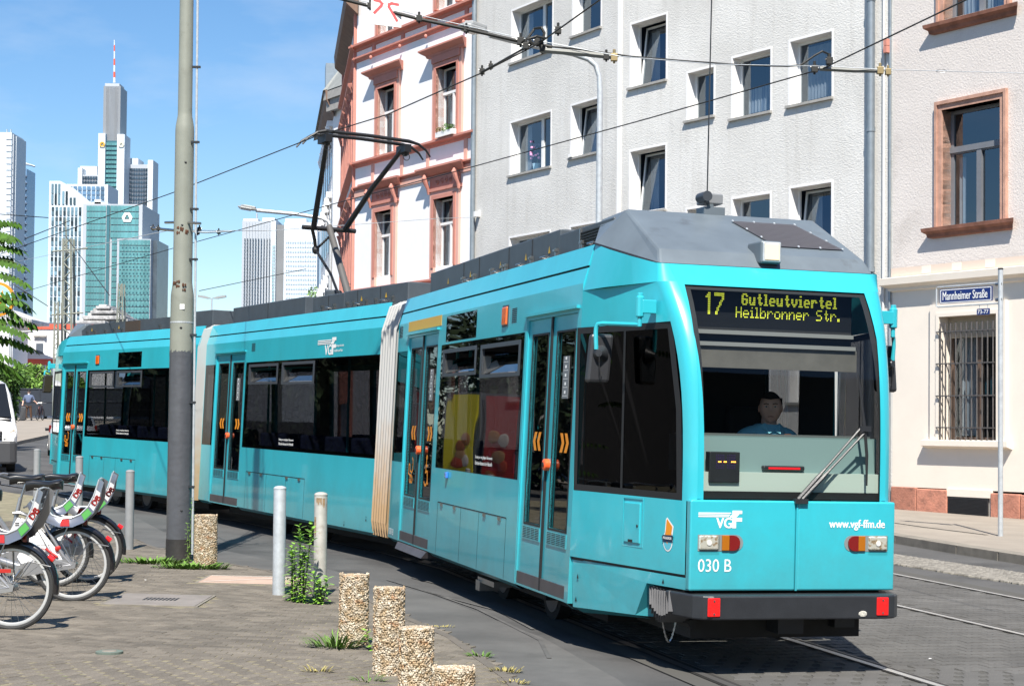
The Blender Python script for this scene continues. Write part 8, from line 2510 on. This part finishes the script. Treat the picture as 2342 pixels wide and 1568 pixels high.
BUSH = mat('bush_green', (.055, .125, .016), rough=.7, var=.3, vscale=.7, island=.45)
BUSHD = mat('bush_dark', (.014, .030, .008), rough=.8, var=.3, vscale=.7, island=.45)
BUSHL = mat('bush_light', (.16, .29, .045), rough=.7, var=.3, vscale=.6, island=.45)
BARK = mat('bark', (.09, .075, .06), rough=.95, bump=.5, bscale=12)
def bushy(name, px, py, Y, rx, ry, rz, n, size, seed, label, m, cat='bush', trunk=True, group=None):
    c = at(px, py, Y); t = thing(name, (c.x, c.y, c.z - rz), label, cat, group); R_ = random.Random(seed)
    g = MB(); g.tube([(c.x, Y, c.z - rz * 1.6), (c.x, Y, c.z)], [.12, .05], 7, raw=True)
    for k in range(7):
        a = R_.random() * 6.28; e = c + Vector((math.cos(a) * rx * .7, math.sin(a) * ry * .7, R_.uniform(-.2, .8) * rz)); g.tube([(c.x, Y, c.z - rz * .6), c.lerp(e, .5) + Vector((0, 0, -.1)), e], [.05, .035, .01], 5, raw=True)
    g.build('trunk', BARK, t)
    g = MB()
    blobs = [(c + Vector((R_.uniform(-1, 1) * rx * .7, R_.uniform(-1, 1) * ry * .7, R_.uniform(-.8, .8) * rz * .8)), R_.uniform(.25, .45)) for _ in range(16)]
    for _ in range(n):
        b, s = blobs[R_.randrange(len(blobs))]
        v = Vector((R_.gauss(0, 1), R_.gauss(0, 1), R_.gauss(0, 1))).normalized() * (R_.random() ** .4)
        p = b + Vector((v.x * rx * s, v.y * ry * s, v.z * rz * s))
        d1 = (v + Vector((R_.uniform(-.6, .6), R_.uniform(-.6, .6), R_.uniform(-1, .1)))).normalized() * size * R_.uniform(.6, 1.3); d2 = d1.cross(Vector((R_.uniform(-1, 1), R_.uniform(-1, 1), R_.uniform(-1, 1)))).normalized() * size * .4
        n0 = len(g.v); g.v += [p - d1 * .5, p + d2 * .5, p + d1 * .5, p - d2 * .5]; g.f.append([n0, n0+1, n0+2, n0+3]); g.mi.append(0)
    g.build('crown', m, t, weld=False, recalc=False)
    return t
bushy('bush', 6, 912, 64, .5, .8, 1.2, 3000, .20, 51, 'dark green bush beside the far pavement, right of the white van', BUSH)
bushy('bush', -30, 905, 66, 1.3, 1.2, 1.2, 4000, .22, 52, 'dark bush behind the white van at the left edge', BUSH)
bushy('bush', 62, 880, 110, 2.4, 1.5, 1.5, 4200, .30, 53, 'light green bush left of the man, above the dark fence', BUSHL)
bushy('bush', 105, 876, 112, 2.4, 1.5, 1.5, 4200, .30, 54, 'light green bush right above the man with the bicycle', BUSHL)
bushy('bush', 150, 880, 111, 2.2, 1.5, 1.4, 3000, .30, 55, 'light green bush next to the rear corner of the tram', BUSHL)
bushy('bush', 2, 885, 108, 2.2, 1.5, 1.4, 3500, .30, 56, 'dense green bush at the left edge below the low white building', BUSH)
bushy('tree', 722, 700, 95, 1.1, 1.0, 1.1, 1500, .22, 57, 'bit of green treetop peeping over the tram roof below the pantograph', BUSHL, cat='tree')

for k, (x_, Y_, rz_) in enumerate(((-480, 58, 4.5), (-620, 52, 4.0), (-820, 44, 3.6), (-1150, 40, 3.6), (-1500, 36, 3.4))):  # unseen trees added to keep bright sky out of the tram window reflections
    bushy('tree', x_, 940 - 3800 * (rz_ - 1.2) / Y_ * .5, Y_, 4.2, 3, rz_, 3800, .42, 160 + k, 'dark broad tree number %s from the left edge, added out of view to darken reflections' % ('one two three four five'.split()[k]), BUSHD, cat='tree')

# ailanthus tree just outside the left edge; its feathered leaves hang into the picture
AIL = mat('ailanthus_leaf', (.05, .115, .014), rough=.75, spec=.2, var=.3, vscale=3, island=.3)
AILR = mat('ailanthus_leaf_bronze', (.16, .10, .025), rough=.5, island=.3)
def compound_leaf(g, base, d, L, pairs, size, R_):
    d = d.normalized(); side = d.cross(Vector((0, 0, 1))).normalized()
    P = Vector(base); prev = P.copy()
    pts = [P.copy()]
    for k in range(pairs):
        t = k / pairs
        dd = (d + Vector((0, 0, -.55 * t))).normalized(); P = P + dd * L / pairs; pts.append(P.copy())
        for s_ in (-1, 1):
            ld = (side * s_ * .5 + dd * .45 + Vector((0, 0, -1.0 + R_.uniform(-.3, .4)))).normalized()
            blade_leaf(g, tuple(P), tuple(ld), size * (1 - .35 * t) * R_.uniform(.85, 1.15), size * .38, .35, 3)
    blade_leaf(g, tuple(P), tuple((d + Vector((0, 0, -.8))).normalized()), size, size * .38, .3, 3)
    return pts
ail = thing('ailanthus_tree', (-8.6, 19.0, ground_z(-8.6, 19)), 'tree at the left edge whose long feathered leaves hang into the picture', 'tree')
R_ = random.Random(77)
tb = Vector(ail['org'])
g = MB(); g.tube([tb, tb + Vector((.1, 0, 2)), tb + Vector((.0, .1, 4.2)), tb + Vector((.2, 0, 6.2))], [.16, .13, .10, .05], 10, raw=True); g.build('trunk', BARK, ail, smooth=True)
YA = 18.5
twigs = [((-40, 530), (30, 545), 8, .15), ((-50, 620), (52, 650), 9, .15), ((-70, 760), (62, 795), 11, .15), ((-40, 810), (40, 858), 9, .14), ((-30, 680), (36, 725), 8, .14), ((-60, 510), (38, 512), 9, .14), ((-60, 560), (40, 572), 8, .14), ((-50, 600), (48, 612), 8, .14), ((-70, 590), (22, 592), 7, .13), ((-80, 690), (58, 672), 9, .15), ((-90, 730), (70, 742), 13, .15), ((-60, 740), (48, 765), 10, .14), ((-90, 790), (35, 830), 9, .14), ((-80, 660), (56, 705), 9, .14), ((-110, 700), (40, 690), 9, .14), ((-60, 540), (16, 548), 7, .13), ((-100, 800), (10, 850), 9, .14)]
g = MB(); rach = MB()
for (p0, p1, n_, s_) in twigs:
    a, b = at(p0[0], p0[1], YA + R_.uniform(-.2, .2)), at(p1[0], p1[1], YA + R_.uniform(-.25, .25))
    d = (b - a); pts = compound_leaf(g, a, Vector((d.x, d.y, d.z + d.length * .28)), d.length * 1.06, n_ + 3, s_, R_); rach.tube(pts, .003, 4, raw=True)
g.build('feathered_leaves', AIL, ail, weld=False, recalc=False); rach.build('leaf_stalk', mat_stem, ail)
g = MB(); rach = MB()
for k in range(150):
    a_ = R_.random() * 6.28; c = Vector((-8.2 + R_.gauss(0, .75), 19 + R_.gauss(0, 1.3), 4.6 + R_.gauss(0, 1.3)))
    if c.x > -6.7: continue
    pts = compound_leaf(g, c, Vector((math.cos(a_), math.sin(a_), .3)), .6, 9, .11, R_); rach.tube(pts, .003, 3, raw=True)
g.build('crown', AIL, ail, weld=False, recalc=False, kind='stuff')
g = MB(); g.tube([tb + Vector((.05, 0, 3.0)), tb + Vector((.9, -.2, 4.0)), at(-70, 720, YA)], [.06, .04, .015], 6, raw=True); g.tube([tb + Vector((.05, 0, 3.6)), tb + Vector((.8, -.3, 4.8)), at(-60, 590, YA)], [.05, .03, .01], 6, raw=True); g.build('limb', BARK, ail, smooth=True)

# left-hand side of the street, seen only mirrored in the tram's windows
ad = thing('billboard', (-18.5, 47, .3), 'pair of tall advertising boards, yellow and red, on the far left pavement', 'billboard')
dv = Vector((-.2, -.98, 0)).normalized()
def AD(u, w, z): return Vector((-18.35, 48.7, .3)) + dv * u - Vector((-dv.y, dv.x, 0)) * w + Vector((0, 0, z))
for k, (m_, u0) in enumerate(((mat('poster_yellow', (.62, .55, .02), rough=.5), 0), (mat('poster_red', (.42, .02, .02), rough=.5), 1.75))):
    g = MB(AD); g.box(u0, u0 + 1.6, 0, .15, .2, 3.3); fr_ = g.build('board_frame', DARKP, ad)
    g = MB(AD); g.box(u0 + .08, u0 + 1.52, -.02, .0, .28, 3.22); po = g.build('poster', m_, ad)
    rr2 = random.Random(k)
    for q in range(5):
        g = MB(AD); x, z = u0 + .4 + rr2.random() * .8, .7 + rr2.random() * 1.5; g.ball((x, -.03, z), .24, .02, .2, 16, 8); g.build('poster_shape', mat('poster_tone', ((.35, .15, .05), (.4, .06, .03), (.35, .2, .1), (.5, .45, .4), (.25, .08, .03))[q], rough=.6), po)
    for x in (u0 + .3, u0 + 1.3):
        g = MB(AD); g.tube([(x, .07, 0), (x, .07, .7)], .05, 6); g.build('board_leg', GALV, fr_)
off_b = thing('office_block', (-38, 62, .5), 'dark office block on the left side of the street, outside the picture', 'building')
OG = mat('office_concrete', (.05, .048, .05), rough=.8, var=.1); OW = mat('office_glass', (.015, .018, .022), rough=.5)
def OB(u, w, z): 
    d_ = Vector((-.45, .89, 0)).normalized(); return Vector((-27, 46, .4)) + d_ * u + Vector((-d_.y, d_.x, 0)) * w + Vector((0, 0, z))
g = MB(OB); g.box(-14, 34, 0, 12, 0, 9); g.build('wall', OG, off_b)
for fl in range(2):
    g = MB(OB)
    for k in range(24): g.box(-13.5 + k * 1.98, -12.0 + k * 1.98, -.05, .02, 1.6 + fl * 3.7, 3.9 + fl * 3.7)
    g.build('window_band', OW, off_b, weld=False, kind='stuff')
for k, (x, y, lab_) in enumerate(((-16.2, 32.5, 'street tree on the left pavement outside the picture, nearer one'), (-22.5, 51, 'street tree on the left pavement outside the picture, farther one'))):
    t = thing('street_tree', (x, y, ground_z(x, y)), lab_, 'tree'); g = MB(L0(t)); g.tube([(0, 0, 0), (.1, 0, 2.5), (0, .1, 5)], [.16, .12, .06], 8); g.build('trunk', BARK, t, smooth=True)
    leaf_clump(L0(t), 5200, 0, 0, 5.0, 2.0, 2.0, 2.4, .24, 90 + k, 'crown', t, BUSHD)

# ================================================================== SKYLINE
def tower_face(par, m, pts_px, Y0, Y1=None, name='facade'):
    Y1 = Y1 or [Y0] * len(pts_px)
    g = MB(); g.v = [at(x, y, Yk) for (x, y), Yk in zip(pts_px, Y1)]; g.f = [list(range(len(g.v)))]; g.mi = [0]; return g.build(name, m, par)
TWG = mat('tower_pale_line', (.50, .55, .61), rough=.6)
TW = mat('tower_white', (.60, .66, .71), rough=.6); TG = mat('tower_grey', (.42, .45, .49), rough=.5)  # bluish, flattened base tones stand in for distance haze
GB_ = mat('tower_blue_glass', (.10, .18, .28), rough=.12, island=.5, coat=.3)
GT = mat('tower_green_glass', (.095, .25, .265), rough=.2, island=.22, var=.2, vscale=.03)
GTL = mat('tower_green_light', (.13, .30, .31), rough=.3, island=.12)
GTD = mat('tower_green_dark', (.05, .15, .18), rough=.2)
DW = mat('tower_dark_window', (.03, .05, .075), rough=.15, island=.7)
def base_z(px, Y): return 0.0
def tbox(par, px0, px1, pyt, Y, dep, m, name='facade', pyb=None):
    a = at(px0, pyt, Y); b = at(px1, pyt, Y); z0 = 0 if pyb is None else at(px0, pyb, Y).z
    g = MB(); g.box(a.x, b.x, Y, Y + dep, z0, a.z); return g.build(name, m, par)
def grid(par, px0, px1, py0, py1, Y, nc, nr, fx, fy, m, name='window', per_object=True, proud=None, band=False):
    """nc x nr panes filling the rectangle; fx, fy = filled share of each cell"""
    pr = proud or Y * .0006
    a, b = at(px0, py1, Y), at(px1, py0, Y); cw, ch = (b.x - a.x) / nc, (b.z - a.z) / nr
    if per_object:
        me = bpy.data.meshes.new(name); w_, h_ = cw * fx, ch * fy
        me.from_pydata([(0, 0, 0), (w_, 0, 0), (w_, 0, h_), (0, 0, h_), (0, pr, 0), (w_, pr, 0), (w_, pr, h_), (0, pr, h_)], [], [[0,1,2,3], [0,4,5,1], [1,5,6,2], [2,6,7,3], [3,7,4,0]]); me.materials.append(m)
        o0 = parent_origin(par)
        for i in range(nc):
            for j in range(nr):
                o = bpy.data.objects.new(name, me); COL.objects.link(o); o.parent = par
                o.location = Vector((a.x + cw * (i + (1 - fx) / 2), Y - pr, a.z + ch * (j + (1 - fy) / 2))) - o0
    else:
        for j in range(nr):
            g = MB(); z = a.z + ch * (j + (1 - fy) / 2)
            for i in range(nc):
                x = a.x + cw * (i + (1 - fx) / 2)
                n0 = len(g.v); g.v += [Vector((x, Y - pr, z)), Vector((x + cw * fx, Y - pr, z)), Vector((x + cw * fx, Y - pr, z + ch * fy)), Vector((x, Y - pr, z + ch * fy))]; g.f.append([n0, n0+1, n0+2, n0+3]); g.mi.append(0)
            g.build(name, m, par, weld=False, recalc=False, kind='stuff')
DWR = mat('tower_window_rand', (.10, .17, .21), rough=.2, rand=.92)
# left white tower
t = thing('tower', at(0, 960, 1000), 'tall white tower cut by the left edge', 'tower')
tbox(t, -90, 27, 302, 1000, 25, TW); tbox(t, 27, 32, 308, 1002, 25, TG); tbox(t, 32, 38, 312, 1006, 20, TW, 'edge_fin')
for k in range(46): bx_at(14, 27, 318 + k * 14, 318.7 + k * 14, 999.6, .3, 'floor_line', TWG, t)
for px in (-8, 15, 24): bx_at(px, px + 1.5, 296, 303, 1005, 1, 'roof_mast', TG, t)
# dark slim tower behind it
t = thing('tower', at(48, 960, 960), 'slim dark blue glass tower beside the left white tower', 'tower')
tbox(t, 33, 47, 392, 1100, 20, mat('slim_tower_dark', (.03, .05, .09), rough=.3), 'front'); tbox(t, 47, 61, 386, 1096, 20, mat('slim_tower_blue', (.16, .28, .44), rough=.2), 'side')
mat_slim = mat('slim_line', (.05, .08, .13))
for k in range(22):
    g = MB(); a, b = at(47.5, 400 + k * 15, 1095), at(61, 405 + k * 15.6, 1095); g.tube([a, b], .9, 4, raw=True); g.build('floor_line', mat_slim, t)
for k in range(14): bx_at(36, 44, 425 + k * 21, 431 + k * 21, 1098, .8, 'white_window', TW, t)  # white window squares down the dark front
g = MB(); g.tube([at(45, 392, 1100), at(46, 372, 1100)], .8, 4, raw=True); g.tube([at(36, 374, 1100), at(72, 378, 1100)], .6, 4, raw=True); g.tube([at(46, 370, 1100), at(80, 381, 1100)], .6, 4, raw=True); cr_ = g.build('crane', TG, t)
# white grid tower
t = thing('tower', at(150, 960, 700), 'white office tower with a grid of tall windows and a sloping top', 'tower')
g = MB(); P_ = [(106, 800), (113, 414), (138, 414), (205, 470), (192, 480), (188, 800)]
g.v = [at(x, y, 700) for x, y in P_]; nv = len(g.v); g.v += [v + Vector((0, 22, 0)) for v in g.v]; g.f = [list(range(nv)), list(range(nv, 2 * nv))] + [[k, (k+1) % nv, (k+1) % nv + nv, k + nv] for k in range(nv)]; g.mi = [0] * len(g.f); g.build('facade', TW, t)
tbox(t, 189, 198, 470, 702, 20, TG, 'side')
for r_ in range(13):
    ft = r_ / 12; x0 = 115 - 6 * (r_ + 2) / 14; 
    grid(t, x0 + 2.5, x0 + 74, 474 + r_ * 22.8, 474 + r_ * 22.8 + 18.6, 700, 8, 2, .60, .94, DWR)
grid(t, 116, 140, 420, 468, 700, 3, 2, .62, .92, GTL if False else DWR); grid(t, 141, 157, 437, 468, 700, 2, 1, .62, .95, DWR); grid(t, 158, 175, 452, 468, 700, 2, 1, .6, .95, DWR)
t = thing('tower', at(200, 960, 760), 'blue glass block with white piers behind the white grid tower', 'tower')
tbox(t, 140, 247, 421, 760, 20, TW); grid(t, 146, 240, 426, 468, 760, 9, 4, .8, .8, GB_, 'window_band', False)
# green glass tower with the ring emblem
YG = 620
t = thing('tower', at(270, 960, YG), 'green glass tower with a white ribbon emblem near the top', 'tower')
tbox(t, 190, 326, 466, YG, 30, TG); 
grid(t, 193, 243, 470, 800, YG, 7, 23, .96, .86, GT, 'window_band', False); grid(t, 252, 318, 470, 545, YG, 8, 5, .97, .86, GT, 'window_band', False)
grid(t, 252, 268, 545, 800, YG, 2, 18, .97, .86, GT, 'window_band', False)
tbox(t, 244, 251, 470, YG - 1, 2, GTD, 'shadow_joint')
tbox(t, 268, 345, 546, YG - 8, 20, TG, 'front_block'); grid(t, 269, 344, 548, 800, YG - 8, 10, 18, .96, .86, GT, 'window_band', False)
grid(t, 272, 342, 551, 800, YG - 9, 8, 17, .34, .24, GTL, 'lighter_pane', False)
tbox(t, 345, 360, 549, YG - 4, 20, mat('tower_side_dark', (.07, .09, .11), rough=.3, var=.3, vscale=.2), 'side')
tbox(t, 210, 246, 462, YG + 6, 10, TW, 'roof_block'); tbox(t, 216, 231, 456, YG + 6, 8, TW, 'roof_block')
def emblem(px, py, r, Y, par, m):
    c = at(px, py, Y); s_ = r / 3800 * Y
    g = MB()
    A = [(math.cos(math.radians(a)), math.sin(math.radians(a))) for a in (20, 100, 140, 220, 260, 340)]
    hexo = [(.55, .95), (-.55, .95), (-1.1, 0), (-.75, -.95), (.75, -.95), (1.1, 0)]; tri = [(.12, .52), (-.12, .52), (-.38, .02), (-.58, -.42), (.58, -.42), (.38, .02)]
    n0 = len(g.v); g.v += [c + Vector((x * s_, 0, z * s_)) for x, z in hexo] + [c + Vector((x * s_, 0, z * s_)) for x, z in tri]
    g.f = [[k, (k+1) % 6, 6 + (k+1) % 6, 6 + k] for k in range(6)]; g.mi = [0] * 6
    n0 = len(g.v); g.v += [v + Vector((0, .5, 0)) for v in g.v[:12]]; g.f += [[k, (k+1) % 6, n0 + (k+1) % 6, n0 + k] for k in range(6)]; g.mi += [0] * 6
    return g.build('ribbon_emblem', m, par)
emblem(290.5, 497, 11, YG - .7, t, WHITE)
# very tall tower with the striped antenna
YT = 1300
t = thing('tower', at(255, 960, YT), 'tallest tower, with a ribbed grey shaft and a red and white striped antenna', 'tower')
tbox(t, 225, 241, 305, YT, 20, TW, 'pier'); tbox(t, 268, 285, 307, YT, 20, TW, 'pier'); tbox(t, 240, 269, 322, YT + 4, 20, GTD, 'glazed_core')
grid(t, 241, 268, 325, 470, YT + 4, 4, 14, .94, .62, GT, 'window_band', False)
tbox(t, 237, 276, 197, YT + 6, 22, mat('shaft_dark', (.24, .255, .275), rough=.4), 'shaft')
for k in range(11): bx_at(241.5 + k * 2.6, 243.2 + k * 2.6, 199, 322, YT + 5, 1, 'rib', TWG if 2 < k < 8 else TG, t)  # paler middle ribs paint in the light on a rounded shaft
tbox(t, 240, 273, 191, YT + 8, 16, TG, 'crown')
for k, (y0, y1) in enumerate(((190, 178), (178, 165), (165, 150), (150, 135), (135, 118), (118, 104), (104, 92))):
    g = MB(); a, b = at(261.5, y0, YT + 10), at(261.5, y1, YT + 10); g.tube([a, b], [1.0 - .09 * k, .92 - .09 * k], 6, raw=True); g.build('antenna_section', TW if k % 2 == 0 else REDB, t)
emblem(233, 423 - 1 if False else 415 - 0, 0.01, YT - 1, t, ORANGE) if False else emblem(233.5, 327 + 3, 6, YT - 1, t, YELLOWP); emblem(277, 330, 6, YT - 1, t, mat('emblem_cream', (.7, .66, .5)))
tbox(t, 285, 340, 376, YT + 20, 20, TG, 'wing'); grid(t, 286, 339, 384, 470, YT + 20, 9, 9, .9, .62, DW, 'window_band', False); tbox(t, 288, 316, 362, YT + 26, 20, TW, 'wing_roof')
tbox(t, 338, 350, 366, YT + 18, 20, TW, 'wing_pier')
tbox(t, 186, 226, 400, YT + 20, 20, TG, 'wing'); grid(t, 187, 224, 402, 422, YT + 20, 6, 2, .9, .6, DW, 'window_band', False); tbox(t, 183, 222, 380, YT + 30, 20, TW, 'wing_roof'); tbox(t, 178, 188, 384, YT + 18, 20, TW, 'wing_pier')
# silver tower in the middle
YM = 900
t = thing('tower', at(640, 960, YM), 'white and silver tower with rounded edge and fine window rows above the tram', 'tower')
tbox(t, 554, 629, 505, YM, 30, TG); tbox(t, 600, 628, 498, YM + 10, 30, TW, 'roof_block'); tbox(t, 556, 590, 500, YM + 8, 20, mat('louvre_grey', (.55, .57, .6)), 'louvre_block')
grid(t, 555, 620, 545, 710, YM, 10, 20, .42, .70, DW, 'window_band', False)
for k in range(9): bx_at(560.5 + k * 6.6, 563.5 + k * 6.6, 508, 706, YM - 1.2, 1, 'white_pier', TW, t)
tbox(t, 620, 631, 505, YM - 1, 20, TW, 'edge'); grid(t, 621, 629, 560, 700, YM - 1, 2, 18, .6, .6, GTL, 'window_band', False)
tbox(t, 629, 651, 514, YM + 2, 20, mat('tower_mid_grey', (.20, .21, .22), rough=.6, var=.1, vscale=.1), 'recess')
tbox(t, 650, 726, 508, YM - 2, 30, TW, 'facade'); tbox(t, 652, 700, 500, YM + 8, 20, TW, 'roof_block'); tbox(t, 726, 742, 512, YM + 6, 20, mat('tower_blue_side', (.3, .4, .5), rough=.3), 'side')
grid(t, 652, 724, 548, 706, YM - 2, 18, 15, .55, .42, mat('pale_window', (.42, .55, .66), rough=.3, island=.3), 'window_band', False)
g = MB(); g.tube([at(587, 500, YM), at(587, 488, YM)], .5, 5, raw=True); g.build('roof_mast', TG, t)

# houses behind the viewer, seen only mirrored in the windscreen
bh = thing('apartment_house', (50, -26, -1), 'row of dark shaded houses behind the viewer, mirrored in the windscreen', 'house')
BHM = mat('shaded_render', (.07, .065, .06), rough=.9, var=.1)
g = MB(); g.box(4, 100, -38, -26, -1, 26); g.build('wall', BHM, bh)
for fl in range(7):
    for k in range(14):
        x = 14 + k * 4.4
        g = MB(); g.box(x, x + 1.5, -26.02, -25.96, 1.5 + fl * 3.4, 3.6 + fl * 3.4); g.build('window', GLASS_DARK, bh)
